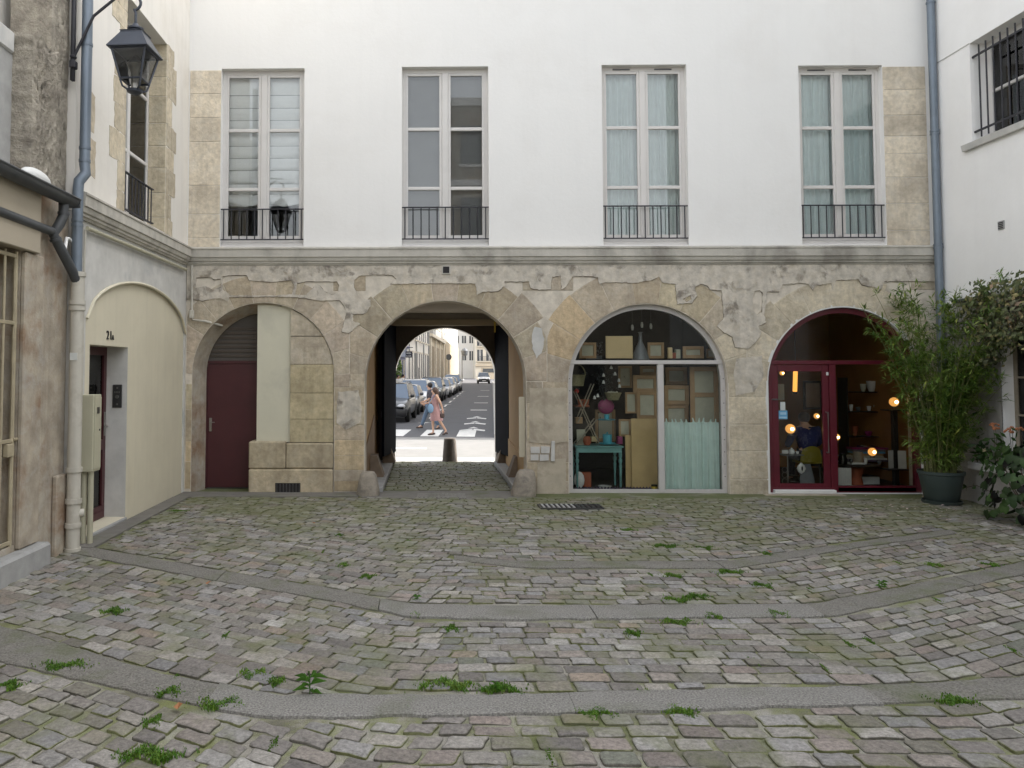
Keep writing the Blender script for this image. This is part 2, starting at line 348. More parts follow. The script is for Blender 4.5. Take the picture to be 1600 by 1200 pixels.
def figure(J):
    """body chains from a joint table"""
    pv_, sp, ch, nk, hd, tp = J['spine']; B = [[pv_, sp, ch, nk, hd, tp]]
    f = Vector(J['face']); h = Vector(hd[:3]); B.append([hd, (*(h+f*0.085-Vector((0, 0, 0.01))), 0.045), (*(h+f*0.118-Vector((0, 0, 0.012))), 0.012)])
    for sd_ in ('L', 'R'):
        B.append([pv_]+J['leg'+sd_]); B.append([ch]+J['arm'+sd_]); a_ = J['arm'+sd_]
        B += hand(a_[-1][:3], Vector(a_[-1][:3])-Vector(a_[-2][:3]), sd_)
    return B
WOM = dict(face=(-1, 0, 0), spine=[(0, 0, .90, .13), (0, 0, 1.08, .105), (0, 0, 1.26, .12), (-.01, 0, 1.41, .05), (-.03, 0, 1.51, .078), (-.03, 0, 1.59, .06)],
    legL=[(0, .085, .84, .09), (-.06, .085, .47, .055), (-.04, .085, .09, .035), (-.17, .085, .03, .028)], legR=[(0.01, -.085, .84, .09), (.13, -.085, .50, .055), (.36, -.085, .16, .035), (.30, -.085, .035, .028)],
    armL=[(0, .16, 1.35, .055), (-.10, .2, 1.10, .036), (-.30, .14, 1.08, .026)], armR=[(0, -.16, 1.35, .055), (.13, -.21, 1.10, .036), (.20, -.2, .88, .026)])
MAN = dict(face=(-1, 0, 0), spine=[(0, 0, .96, .13), (0, 0, 1.15, .125), (0, 0, 1.36, .14), (-.01, 0, 1.52, .055), (-.03, 0, 1.63, .085), (-.03, 0, 1.71, .066)],
    legL=[(-.02, .09, .9, .095), (-.17, .09, .53, .066), (-.32, .09, .12, .046), (-.46, .09, .07, .035)], legR=[(0.02, -.09, .9, .095), (.10, -.09, .52, .066), (.30, -.09, .14, .046), (.24, -.09, .03, .035)],
    armL=[(0, .2, 1.45, .06), (.06, .24, 1.16, .045), (-.12, .2, .98, .033)], armR=[(0, -.2, 1.45, .06), (-.05, -.24, 1.16, .045), (-.26, -.2, 1.06, .033)])
STA = dict(face=(0.6, -0.8, 0), spine=[(0, 0, .96, .13), (0, 0, 1.15, .12), (0, 0, 1.36, .14), (0, 0, 1.52, .055), (0, -.02, 1.63, .085), (0, -.02, 1.71, .066)],
    legL=[(.09, 0, .9, .095), (.09, -.02, .5, .066), (.1, 0, .09, .046), (.11, -.14, .04, .035)], legR=[(-.09, 0, .9, .095), (-.1, -.02, .5, .066), (-.1, 0, .09, .046), (-.12, -.14, .04, .035)],
    armL=[(.2, 0, 1.45, .06), (.27, 0, 1.16, .045), (.24, -.12, .95, .033)], armR=[(-.2, 0, 1.45, .06), (-.27, 0.02, 1.16, .045), (-.2, -.16, 1.0, .033)])
SIT = dict(face=(0, 1, 0), spine=[(0, 0, .56, .15), (0, 0.02, .78, .14), (0, 0.07, 1.0, .155), (0, .12, 1.16, .055), (0, .16, 1.27, .085), (0, .16, 1.35, .066)],
    legL=[(.1, .05, .54, .095), (.13, .45, .52, .07), (.13, .46, .1, .046), (.13, .6, .04, .035)], legR=[(-.1, .05, .54, .095), (-.13, .45, .52, .07), (-.13, .46, .1, .046), (-.13, .6, .04, .035)],
    armL=[(.22, .07, 1.08, .065), (.3, .16, .8, .05), (.2, .42, .74, .035)], armR=[(-.22, .07, 1.08, .065), (-.3, .16, .8, .05), (-.2, .42, .74, .035)])
def grow(chain, e): return [(*p[:3], p[3]+e) for p in chain]
def shirt_ch(J, sl=3):
    pv_, sp, ch, nk = J['spine'][:4]; nk2 = Vector(ch[:3]).lerp(Vector(nk[:3]), 0.55)
    return [grow([pv_, sp, ch], 0.03)+[(*nk2, 0.10)]]+[grow([ch], 0.03)+grow(J[a][:sl], 0.022) for a in ('armL', 'armR')]
def trouser_ch(J):
    pv_ = J['spine'][0]; return [grow([pv_], 0.02)+grow(J[a][:3], 0.02) for a in ('legL', 'legR')]
PM = {}
for k, J in (('w', WOM), ('m', MAN), ('s', STA), ('c', SIT)): PM[k] = skin_mesh('body', figure(J), 'skin')
PM['m_shirt'] = skin_mesh('shirt', shirt_ch(MAN, 2), 'charcoal_cloth'); PM['m_jeans'] = skin_mesh('jeans', trouser_ch(MAN), 'denim')
PM['s_shirt'] = skin_mesh('shirt', shirt_ch(STA, 3), 'white_cloth'); PM['s_trousers'] = skin_mesh('trousers', trouser_ch(STA), 'charcoal_cloth')
PM['c_shirt'] = skin_mesh('jumper', shirt_ch(SIT, 3), 'blue_cloth'); PM['c_trousers'] = skin_mesh('trousers', trouser_ch(SIT), 'charcoal_cloth')
def part_mesh(me, parent, name):
    o = bpy.data.objects.new(name, me); COL.objects.link(o); o.parent = parent; return o
def hair(J, mt, parent, long=0.0, back=(1, 0, 0)):
    h = Vector(J['spine'][4][:3]); b_ = Vector(back); c = h+Vector((0, 0, 0.03))+b_*0.022; mb = MB(); mb.ball(c, 0.108, 14, 10, 1.0, 1.0, 1.02)
    if long: mb.ball(c+b_*0.05-Vector((0, 0, long*0.5)), 0.10, 12, 8, 0.95, 1.15, 1.5)
    return mb.build('hair', mt, parent, 80)
def shoes(J, parent, mt='leather'):
    for a in ('legL', 'legR'):
        an, to = Vector(J[a][2][:3]), Vector(J[a][3][:3]); d = (to-an); d.z = 0
        if d.length < 1e-3: d = Vector((0, -1, 0))
        d.normalize(); mb = MB(); zb = to.z-0.028; mb.tube([(an.x-d.x*0.06, an.y-d.y*0.06, min(an.z-0.04, zb+0.06)), (an.x+d.x*0.03, an.y+d.y*.03, (an.z-0.05+zb+0.04)/2), (to.x, to.y, zb+0.03), (to.x+d.x*0.07, to.y+d.y*0.07, zb+0.022)], [0.035, 0.04, 0.036, 0.02], 8); mb.build('shoe', mt, parent, 60)
# ------------------------------------------------------------------ paving materials
def moss_mask(t, v, thr, amt, near):
    """moss amount: noise patches, more of it along the damp foot of the arcade"""
    n = nz(t, 1.3, 7, 0.65, v, 0.4)
    sep = t.nodes.new('ShaderNodeSeparateXYZ'); t.links.new(v, sep.inputs[0])
    mr = t.nodes.new('ShaderNodeMapRange'); mr.inputs[1].default_value = -5.5; mr.inputs[2].default_value = -0.8; mr.inputs[3].default_value = 0; mr.inputs[4].default_value = near
    t.links.new(sep.outputs[1], mr.inputs[0])
    ad = t.nodes.new('ShaderNodeMath'); ad.operation = 'ADD'; t.links.new(n, ad.inputs[0]); t.links.new(mr.outputs[0], ad.inputs[1])
    return ramp(t, ad.outputs[0], [(thr, 0), (thr+0.16, amt)])
m, t, b = nodes('cobble'); v = posn(t)
a = t.nodes.new('ShaderNodeAttribute'); a.attribute_name = 'tint'
c = ramp(t, nz(t, 34, 8, 0.8, v), [(0.30, 0.45), (0.5, 1.08), (0.70, 1.75)])
c = mix(t, a.outputs['Color'], c, 1.0, 'MULTIPLY')
c = mix(t, c, (0.28, 0.27, 0.24), ramp(t, nz(t, 4.2, 7, 0.7, v, 0.5), [(0.58, 0), (0.72, 0.5)]))
c = mix(t, c, (0.075, 0.07, 0.06), ramp(t, nz(t, 9, 6, 0.7, v), [(0.6, 0), (0.75, 0.6)]))
c = mix(t, c, (0.125, 0.138, 0.05), moss_mask(t, v, 0.50, 0.62, 0.15))
t.links.new(c, b.inputs['Base Color']); b.inputs['Roughness'].default_value = 0.72; b.inputs['Specular IOR Level'].default_value = 0.35
bn = t.nodes.new('ShaderNodeBump'); bn.inputs['Strength'].default_value = 0.55; bn.inputs['Distance'].default_value = 0.012
t.links.new(nz(t, 32, 8, 0.7, v), bn.inputs['Height']); t.links.new(bn.outputs[0], b.inputs['Normal'])
m, t, b = nodes('paving_joint'); v = posn(t)
c = ramp(t, nz(t, 1.1, 7, 0.65, v, 0.6), [(0.34, (0.10, 0.095, 0.07)), (0.45, (0.17, 0.16, 0.115)), (0.53, (0.31, 0.29, 0.245)), (0.66, (0.37, 0.35, 0.31))])
c = mix(t, c, (0.19, 0.215, 0.06), ramp(t, nz(t, 2.6, 7, 0.7, v), [(0.44, 0), (0.60, 0.7)]))
c = mix(t, c, (0.10, 0.12, 0.035), moss_mask(t, v, 0.52, 0.8, 0.2))
c = mix(t, c, ramp(t, nz(t, 150, 3, 0.6, v), [(0.3, 0.5), (0.7, 1.3)]), 1.0, 'MULTIPLY')
t.links.new(c, b.inputs['Base Color']); b.inputs['Roughness'].default_value = 0.95
bn = t.nodes.new('ShaderNodeBump'); bn.inputs['Strength'].default_value = 0.8; bn.inputs['Distance'].default_value = 0.01
t.links.new(nz(t, 70, 6, 0.7, v), bn.inputs['Height']); t.links.new(bn.outputs[0], b.inputs['Normal'])
leafmat('grass_blade', (0.05, 0.13, 0.018), (0.075, 0.18, 0.024), (0.11, 0.21, 0.04))
# ------------------------------------------------------------------ ground and courtyard paving
g = MB(); g.add([(-700, -60, -0.12), (700, -60, -0.12), (700, 1500, -0.12), (-700, 1500, -0.12)], [(0, 1, 2, 3)])
tag(g.build('ground', 'earth'), kind='structure')
LW, RW = -4.4, 9.2                        # side walls of the court
pv = MB(); pv.box(LW-0.6, -15.5, -0.10, RW+0.3, 0.55, 0.0)
paving = tag(pv.build('courtyard_paving', 'paving_joint'), kind='structure')
# drainage bands: polylines of (x, y_top, y_bottom) read on the ground
bandA = [(-5.4, -6.45, -7.15), (-3.55, -7.62, -8.25), (-1.9, -8.62, -9.0), (-1.0, -8.99, -9.36), (0.56, -8.94, -9.26), (3.0, -8.76, -9.07), (4.3, -8.55, -8.9), (6.5, -7.6, -7.95)]
bandB = [(-4.4, -4.4, -4.78), (-2.5, -5.5, -5.9), (-0.9, -6.38, -6.78), (-0.15, -6.88, -7.28), (0.78, -6.92, -7.33), (3.6, -6.8, -7.2), (5.15, -6.0, -6.35), (6.7, -5.15, -5.5), (9.2, -3.8, -4.15)]
bandC = [(0.3, -4.85, -5.12), (1.0, -5.15, -5.45), (3.4, -5.12, -5.46), (5.1, -4.25, -4.5), (7.2, -3.25, -3.45)]
def band_at(bd, x):
    for i in range(len(bd)-1):
        if bd[i][0] <= x <= bd[i+1][0]:
            k = (x-bd[i][0])/(bd[i+1][0]-bd[i][0]); return bd[i][1]+(bd[i+1][1]-bd[i][1])*k, bd[i][2]+(bd[i+1][2]-bd[i][2])*k
    return None
def slab(bd, x0, x1, name, mt, h, wob=0.02):
    n = max(2, int((x1-x0)/0.12)); xs = [x0+(x1-x0)*i/n for i in range(n+1)]
    top = [(x, band_at(bd, x)[0]+rj(wob)) for x in xs]; bot = [(x, band_at(bd, x)[1]+rj(wob)) for x in xs]
    vs = []; fs = []
    for (xa, ya), (xb, yb) in zip(top, bot):
        vs += [(xa, ya, -0.03), (xa, ya-0.01, h-0.006), (xa, ya-0.022, h), (xb, (ya+yb)/2, h+0.003), (xb, yb+0.022, h), (xb, yb+0.01, h-0.006), (xb, yb, -0.03)]
    for i in range(n):
        for k in range(6): fs.append((i*7+k, i*7+k+1, (i+1)*7+k+1, (i+1)*7+k))
    fs += [tuple(range(7)), tuple(range(n*7, n*7+7))]
    mb = MB(); mb.add(vs, fs); return mb.build(name, mt, paving, 40)
for bd, cuts in ((bandA, [(-5.35, -1.45, 'a'), (-1.447, 0.955, 'g'), (0.958, 2.995, 'g'), (3.0, 6.4, 'a')]),
                 (bandB, [(-4.39, -2.2, 'a'), (-2.19, -0.45, 'a'), (-0.44, 1.5, 'g'), (1.51, 3.55, 'g'), (3.56, 5.6, 'a'), (5.61, 9.15, 'a')]),
                 (bandC, [(0.32, 3.3, 'a'), (3.31, 5.2, 'a'), (5.21, 7.18, 'a')])):
    for x0, x1, k in cuts: slab(bd, x0, x1, 'granite_slab' if k == 'g' else 'asphalt_strip', 'granite_strip' if k == 'g' else 'asphalt_strip', 0.024 if k == 'g' else 0.019)
# apron along the arcade and the left wall
def apron(name, poly, h):
    mb = MB(); mb.plate([dens(poly, 0.3)], h, -0.05, XY); return mb.build(name, 'concrete_apron', paving)
apron('concrete_apron', [(-4.39, -0.62), (-2.2, -0.55), (-1.2, -0.50), (-1.15, -0.02), (-4.05, -0.02), (-4.39, -0.02)], 0.022)
apron('concrete_apron', [(-1.13, -0.52), (0.2, -0.75), (1.78, -0.62), (1.86, -0.03), (1.4, 0.25), (-0.7, 0.25), (-1.13, -0.03)], 0.012)
apron('concrete_apron', [(-4.39, -4.6), (-4.12, -4.6), (-4.12, -0.65), (-4.39, -0.65)], 0.028)
def in_band(x, y, m=0.05):
    for bd in (bandA, bandB, bandC):
        q = band_at(bd, x)
        if q and q[1]-m < y < q[0]+m: return True
    return False
def clip_band(cs, cx, cy):
    """cut a sett along the edge of the band it touches"""
    out = []
    for x, y in cs:
        for bd in (bandA, bandB, bandC):
            q = band_at(bd, x)
            if q and q[1]-0.012 < y < q[0]+0.012: y = q[0]+0.012 if cy > (q[0]+q[1])/2 else q[1]-0.012
        out.append((x, y))
    return out
def gfun(x):
    s = lambda u: (u*u/(1.2) if u < 0.6 else u-0.3)
    g_ = 0.0
    if x < 0.0: g_ += 0.53*s(-x)
    if x > 3.3: g_ += 0.5*s(x-3.3)
    return g_
def kfun(v): return 1.0 if v < -5.5 else 0.35+0.65*min(1, max(0, -v/5.5))
def row_y(x, v): return v+kfun(v)*gfun(x)
PAL = [(0.215, 0.205, 0.195), (0.19, 0.18, 0.165), (0.235, 0.225, 0.21), (0.17, 0.155, 0.145), (0.205, 0.175, 0.155), (0.175, 0.18, 0.195), (0.225, 0.225, 0.225), (0.16, 0.145, 0.14), (0.205, 0.165, 0.15), (0.25, 0.235, 0.205), (0.18, 0.17, 0.13), (0.20, 0.20, 0.21)]
RARE = [(0.215, 0.165, 0.145), (0.235, 0.175, 0.125), (0.14, 0.16, 0.12), (0.28, 0.28, 0.27)]
def stone_geo(mb, cs, top, gap, fine):
    """one sett: cs four ground corners; worn rounded top"""
    cx = sum(c[0] for c in cs)/4; cy = sum(c[1] for c in cs)/4
    mb.col = (lambda c, f: tuple(x*f for x in c))(random.choice(RARE) if random.random() < 0.07 else random.choice(PAL), random.uniform(0.80, 1.20))
    gr_ = sum(mb.col)/3; mb.col = tuple((gr_+(x-gr_)*0.5)*w__ for x, w__ in zip(mb.col, (1.045, 1.0, 0.93)))
    tx, ty = rj(0.035), rj(0.035)
    ring = []
    for i in range(4):
        p = Vector(cs[i]); a_ = Vector(cs[i-1]); b_ = Vector(cs[(i+1) % 4])
        la, lb = (a_-p).length, (b_-p).length; r_ = min(la, lb)*random.uniform(0.08, 0.20)
        ring.append(p+(a_-p)*(r_/la)); 
        if fine: ring.append(p+((a_-p)*(r_/la)+(b_-p)*(r_/lb))*0.28)
        ring.append(p+(b_-p)*(r_/lb))
        if fine: ring.append(p.lerp(b_, 0.5)+Vector((rj(0.007), rj(0.007))))
    n = len(ring); c2 = Vector((cx, cy)); out = []
    for q in ring:
        d = c2-q; out.append(q+d*(min(0.4, gap/max(d.length, 1e-4))))
    H = lambda q: top+(q.x-cx)*tx+(q.y-cy)*ty
    vs = [(q.x, q.y, -0.03) for q in out]+[(q.x, q.y, H(q)-0.007+rj(0.0025)) for q in out]
    for f_, dz in ((0.09, -0.003), (0.26, 0.0)):
        for q in out: e = q.lerp(c2, f_); vs.append((e.x+rj(0.002), e.y+rj(0.002), H(e)+dz+rj(0.0025)))
    vs.append((cx, cy, top+0.003))
    fs = []
    for L in range(3):
        for i in range(n): fs.append((L*n+i, L*n+(i+1) % n, (L+1)*n+(i+1) % n, (L+1)*n+i))
    fs += [(3*n+i, 3*n+(i+1) % n, 4*n) for i in range(n)]
    o_ = len(mb.c); mb.add(vs, fs); ms = (0.12, 0.125, 0.055) if random.random() < 0.35 else (0.10, 0.093, 0.075)
    for i in range(2*n): mb.c[o_+i] = ms
STN = []
random.seed(11)
v = -0.55
while v > -13.2:
    th = random.uniform(0.155, 0.19) if v < -8.3 else random.uniform(0.125, 0.16) if v < -2 else random.uniform(0.115, 0.145)
    x = LW-0.2+random.uniform(0, 0.2)
    while x < RW:
        L = random.uniform(0.155, 0.24)*(1.2 if v < -8.3 else 1.0)*(1.12 if x > 0.3 else 1.0); x1 = x+L
        cs = [(x, row_y(x, v)), (x1, row_y(x1, v)), (x1, row_y(x1, v-th)), (x, row_y(x, v-th))]
        sh = 0.32*((x+x1)/2 < 0.3 and 1 or 0)             # left field is laid at a slant
        cs = [(px_+(-sh*th*0.5 if i in (2, 3) else sh*th*0.5)+rj(0.005), py_+rj(0.005)) for i, (px_, py_) in enumerate(cs)]
        cx = sum(c[0] for c in cs)/4; cy = sum(c[1] for c in cs)/4
        x = x1
        if cy > -0.56 or cx < LW+0.32 and cy > -4.6 or cx < LW+0.02 or cx > RW-0.08 or in_band(cx, cy, 0.03): continue
        cs = clip_band(cs, cx, cy)
        q = proj(cx, cy, 0)
        if not (-150 < q[0] < 1750 and q[1] < 1330): continue
        STN.append((q[1]+rj(1), cs))
    v -= th
# passage setts run on into the courtyard
v = 0.28
while v < 4.86:
    th = random.uniform(0.12, 0.15); x = -0.79+random.uniform(-0.1, 0.05)
    while x < 1.57:
        L = random.uniform(0.16, 0.25); x1 = min(x+L, 1.575); x0 = max(x, -0.79)
        if x1-x0 > 0.06: STN.append((proj(x0, v, 0)[1]-400, [(x0, v), (x1, v), (x1, v+th), (x0, v+th)]))
        x += L
    v += th
STN.sort(key=lambda s: -s[0])
rest = MB()
for i, (q, cs) in enumerate(STN):
    top = 0.016+rj(0.006); gap = random.uniform(0.018, 0.032) if cs[0][1] < -8.6 and cs[0][0] < -0.3 else random.uniform(0.010, 0.022) if cs[0][1] < -8.6 else random.uniform(0.005, 0.013) if cs[0][0] > -2.4 or random.random() < .5 else random.uniform(0.010, 0.020)
    if i < 300:
        mb = MB(); stone_geo(mb, cs, top, gap, True); mb.build('paving_stone', 'cobble', paving, 50, weld=False)
    else: stone_geo(rest, cs, top, gap*0.9, q > 850)
tag(rest.build('paving_stone_field', 'cobble', paving, 50, weld=False), kind='stuff')
# worn light slab in the passage mouth and drain grate
# ------------------------------------------------------------------ main building (arcade wing)
def arcpts(cx, cz, r, a0, a1, n): return [(cx+r*math.cos(a0+(a1-a0)*i/n), cz+r*math.sin(a0+(a1-a0)*i/n)) for i in range(n+1)]
class Arch:
    def __init__(s, xl, xr, yap, ybase):
        s.xl = P(xl, 600)[0]; s.xr = P(xr, 600)[0]; s.cx = (s.xl+s.xr)/2; s.r = (s.xr-s.xl)/2
        s.top = P((xl+xr)/2, yap)[1]; s.cz = s.top-s.r; s.zb = P((xl+xr)/2, ybase)[1]
    def poly(s, off=0.0, zb=None, n=28):
        r = s.r-off; zb = s.zb if zb is None else zb
        return [(s.cx+r, zb)]+arcpts(s.cx, s.cz, r, 0, math.pi, n)+[(s.cx-r, zb)]
aA = Arch(300, 522, 473, 770); aB = Arch(570, 822, 470, 775); aC = Arch(888, 1137, 475, 776); aD = Arch(1200, 1440, 480, 771)
Zc0, Zc1 = 4.13, 4.41
main = thing('arcade_building', 'white plastered house above a worn stone arcade with four round arches', 'building', (2.4, 2.4, 0))
def front(p): return [(a, b) for a, b in p]
mb = MB(); mb.plate([[(LW, -0.1), (RW, -0.1), (RW, Zc0+0.14), (LW, Zc0+0.14)], aA.poly(zb=-0.05), aB.poly(zb=-0.05), aC.poly(zb=-0.02), aD.poly(zb=-0.02)], 0.0, 0.45)
arc_wall = mb.build('arcade_wall', 'stone_joint', main)
WIN = []
for xl, xr, yt, yb in ((345, 475, 107, 385), (628, 763.5, 104, 384), (941.5, 1074.5, 101, 383), (1250.5, 1382, 102, 382)):
    WIN.append((P(xl, 245)[0], P(xr, 245)[0], P((xl+xr)/2, yt)[1], P((xl+xr)/2, yb)[1]))
rect = lambda x0, x1, z1, z0: [(x0, z0), (x1, z0), (x1, z1), (x0, z1)]
mb = MB(); mb.plate([[(LW, Zc0+0.15), (RW, Zc0+0.15), (RW, 13.2), (LW, 13.2)]]+[rect(*w_) for w_ in WIN], 0.0, 0.42)
mb.build('upper_wall', 'white_plaster', main)
# bare ashlar beside the outer windows
def stones_col(x0, x1, zs, y, parent, mt='tan_stone', name='stone'):
    for a_, b_ in zip(zs[:-1], zs[1:]):
        mb = MB(); mb.col = tuple(random.uniform(0.9, 1.12) for _ in range(1))*3; mb.col = (mb.col[0]*1.28, mb.col[0]*1.3, mb.col[0]*1.35)
        mb.box(x0, y, a_+0.004, x1, y+0.06, b_-0.004, 0.006); mb.build(name, mt, parent)
zj = [P(320, y_)[1] for y_ in (388, 372, 335, 290, 222, 184, 147, 110)]
stones_col(LW+0.02, WIN[0][0]-0.005, zj, -0.012, main)
zj = [P(1415, y_)[1] for y_ in (385, 360, 318, 277, 240, 213, 180, 140, 104)]
stones_col(WIN[3][1]+0.004, P(1449, 250)[0], zj, -0.012, main)
# --- exposed stones of the arcade: voussoirs and pier blocks
def stone_plate(poly, tint, y0=-0.007, parent=arc_wall):
    cx = sum(p[0] for p in poly)/len(poly); cz = sum(p[1] for p in poly)/len(poly)
    q = [(cx+(a-cx)*0.985+rj(0.003), cz+(b-cz)*0.985+rj(0.003)) for a, b in poly]
    mb = MB(); mb.col = tint; n = len(q); k = 0.93
    vs = [(a, 0.02, b) for a, b in q]+[(a, y0+0.004, b) for a, b in q]+[(cx+(a-cx)*k, y0+rj(0.002), cz+(b-cz)*k) for a, b in q]
    fs = [(i, (i+1) % n, n+(i+1) % n, n+i) for i in range(n)]+[(n+i, n+(i+1) % n, 2*n+(i+1) % n, 2*n+i) for i in range(n)]+[tuple(range(2*n, 3*n))]
    mb.add(vs, fs); return mb.build('stone', 'tan_stone', parent)
def stint(cx, cz):
    f = random.uniform(0.82, 1.12); px_ = proj(cx, 0, cz)[0]
    if 840 < px_ < 925 and cz > 2.2 and random.random() < 0.6: return (f*1.06, f*0.95, f*0.80)
    if px_ > 1140: return (f*1.12, f*1.13, f*1.12)
    if px_ < 560 and cz < 1.2 and random.random() < 0.4: return (f*1.05, f*0.97, f*0.83)
    return (f, f*random.uniform(0.96, 1.0), f*random.uniform(0.9, 1.0))
def voussoirs(a, n, xlo, xhi, ztop, wd, jambs=True):
    ang = [math.pi*i/n for i in range(n+1)]
    for i in range(n):
        a0, a1 = ang[i], ang[i+1]; inner = arcpts(a.cx, a.cz, a.r+0.004, a0, a1, 4); w_ = wd*random.uniform(0.85, 1.15); outer = []
        for k in range(5):
            th = a1+(a0-a1)*k/4; rr = a.r+w_
            if math.cos(th) > 1e-6: rr = min(rr, (xhi-a.cx)/math.cos(th))
            if math.cos(th) < -1e-6: rr = min(rr, (xlo-a.cx)/math.cos(th))
            if math.sin(th) > 1e-6: rr = min(rr, (ztop-a.cz)/math.sin(th))
            rr = max(rr, a.r+0.03); outer.append((a.cx+rr*math.cos(th), a.cz+rr*math.sin(th)))
        p = inner+outer; c = p[2]; stone_plate(p, stint(sum(q[0] for q in p)/10, sum(q[1] for q in p)/10))
midAB = P(546, 600)[0]; midBC = P(855, 600)[0]; midCD = P(1168, 600)[0]
ZT = 3.99
random.seed(5)
voussoirs(aA, 11, LW+0.02, midAB-0.004, ZT, 0.52); voussoirs(aB, 11, midAB+0.004, midBC-0.004, ZT, 0.62)
voussoirs(aC, 11, midBC+0.004, midCD-0.004, ZT, 0.62); voussoirs(aD, 11, midCD+0.004, RW-0.03, ZT, 0.55)
# course of blocks under the plaster band
x = LW+0.04
while x < RW-0.3:
    L = random.uniform(0.4, 0.85); x1 = min(x+L, RW-0.04)
    ok = True
    z0 = ZT-0.33
    for a in (aA, aB, aC, aD):
        for xx in (x, x1, (x+x1)/2):
            if abs(xx-a.cx) < a.r+0.6 and a.cz+math.sqrt(max(0, (a.r+0.62)**2-(xx-a.cx)**2)) > z0: ok = False
    if ok: stone_plate([(x, z0), (x1, z0), (x1, ZT), (x, ZT)], stint((x+x1)/2, z0))
    x = x1+0.012
def pier(x0, x1, zs):
    for a_, b_ in zip(zs[:-1], zs[1:]):
        if x1-x0 > 0.45 and random.random() < 0.35:
            m_ = x0+(x1-x0)*random.uniform(0.35, 0.65)
            stone_plate([(x0, a_), (m_, a_), (m_, b_), (x0, b_)], stint(x0, a_)); stone_plate([(m_+0.008, a_), (x1, a_), (x1, b_), (m_+0.008, b_)], stint(x0, a_))
        else: stone_plate([(x0, a_), (x1, a_), (x1, b_), (x0, b_)], stint((x0+x1)/2, a_))
zz = lambda ys: [P(700, y_)[1] for y_ in ys]
pier(aA.xr+0.006, aB.xl-0.006, zz((768, 752, 735, 712, 688, 664, 634, 605, 584)))
pier(aB.xr+0.006, aC.xl-0.01, zz((783, 752, 722, 690, 660, 630, 596)))
pier(aC.xr+0.012, aD.xl-0.012, zz((780, 748, 704, 663, 620, 588)))
pier(aD.xr+0.012, RW-0.03, zz((768, 720, 670, 630, 600)))
pier(LW+0.02, aA.xl-0.004, zz((765, 722, 690, 640, 600)))
# --- the old plaster skin, flaked away in a ragged line
edge_px = [(302, 468), (318, 470), (336, 466), (346, 467), (357, 471), (358, 464), (400, 464), (455, 464), (478, 466), (500, 470), (531, 469), (538, 478), (541, 492), (537, 508), (534, 518), (545, 521), (556, 512), (563, 506), (552, 502), (551, 491), (571, 490), (579, 478), (579, 468), (562, 467), (553, 449), (554, 437), (562, 431), (588, 429), (613, 430), (620, 436), (610, 443), (618, 444),
           (680, 443), (743, 443), (745, 462), (753, 456), (778, 455), (789, 447), (788, 440), (826, 440), (829, 450), (842, 453), (860, 452), (862, 433), (876, 431), (877, 452), (884, 448), (894, 432), (917, 431), (934, 434), (936, 444), (948, 441), (994, 442), (1018, 438), (1029, 432), (1035, 442), (1055, 444), (1058, 475), (1080, 474), (1089, 462), (1085, 449), (1094, 444), (1105, 446), (1108, 453), (1127, 454), (1129, 478), (1130, 498), (1120, 510), (1131, 520), (1144, 526), (1148, 542), (1168, 545), (1180, 535), (1189, 521), (1184, 510), (1196, 504), (1193, 490), (1198, 456), (1216, 456), (1222, 445), (1248, 442), (1262, 444), (1270, 454), (1273, 446), (1298, 443), (1300, 453), (1305, 438), (1340, 437), (1346, 445), (1376, 452), (1380, 440), (1449, 440)]
def ragged(pts, step, amp):
    out = []
    for i in range(len(pts)-1):
        a_, b_ = Vector(pts[i]), Vector(pts[i+1]); n = max(1, int((b_-a_).length/step))
        for k in range(n): p = a_.lerp(b_, k/n); out.append((p.x+(rj(amp) if k else rj(amp*.6)), p.y+rj(amp)))
    out.append(tuple(pts[-1])); return out
ed = ragged([P(*p) for p in edge_px], 0.035, 0.008)
skin = [(LW+0.012, ed[0][1])]+ed[1:-1]+[(RW-0.01, ed[-1][1]), (RW-0.01, Zc0+0.02), (LW+0.012, Zc0+0.02)]
holes = [[(307, 434), (331, 433), (334, 437), (345, 436), (346, 448), (333, 453), (322, 447), (306, 450)], [(348, 432), (360, 430), (386, 430), (389, 438), (422, 441), (455, 438), (460, 446), (456, 460), (420, 462), (360, 461), (348, 452)],
         [(464, 443), (478, 440), (527, 440), (530, 446), (529, 457), (520, 461), (508, 456), (500, 446), (494, 444), (488, 452), (482, 457), (479, 461), (461, 461)], [(1178, 455), (1186, 453), (1191, 458), (1190, 488), (1182, 492), (1176, 484), (1175, 466)],
         [(1066, 468), (1078, 461), (1080, 468), (1072, 472)]]
mb = MB(); mb.plate([skin]+[ragged([P(*p) for p in h]+[P(*h[0])], 0.035, 0.006)[:-1] for h in holes], -0.024, 0.004)
mb.build('plaster_skin', 'old_plaster', main)
random.seed(55); mb = MB()
for ln in [ed]+[[P(*p) for p in h]+[P(*h[0])] for h in holes]:
    i = 0
    while i < len(ln)-2:
        k = random.randint(3, 14); sg = ln[i:i+k+1]; i += k+(random.randint(2, 14) if random.random() < 0.7 else 0)
        if len(sg) > 2: mb.tube([(a_, -0.013, b_-0.003) for a_, b_ in sg], [random.uniform(0.003, 0.009) for _ in sg], 5)
tag(mb.build('crack_line', 'crack_dirt', main), kind='stuff')
def patch(px, mt, y0, name='plaster_patch', amp=0.01):
    mb = MB(); q = [P(*p) for p in px]; mb.plate([ragged(q+[q[0]], 0.05, amp)[:-1]], y0, 0.004); return mb.build(name, mt, main)
patch([(828, 606), (885, 606), (886, 690), (860, 694), (826, 690)], 'smooth_render', -0.022)
patch([(840, 722), (884, 716), (884, 785), (838, 787)], 'smooth_render', -0.018)
patch([(528, 612), (560, 610), (566, 640), (562, 660), (540, 672), (526, 660)], 'old_plaster', -0.016)
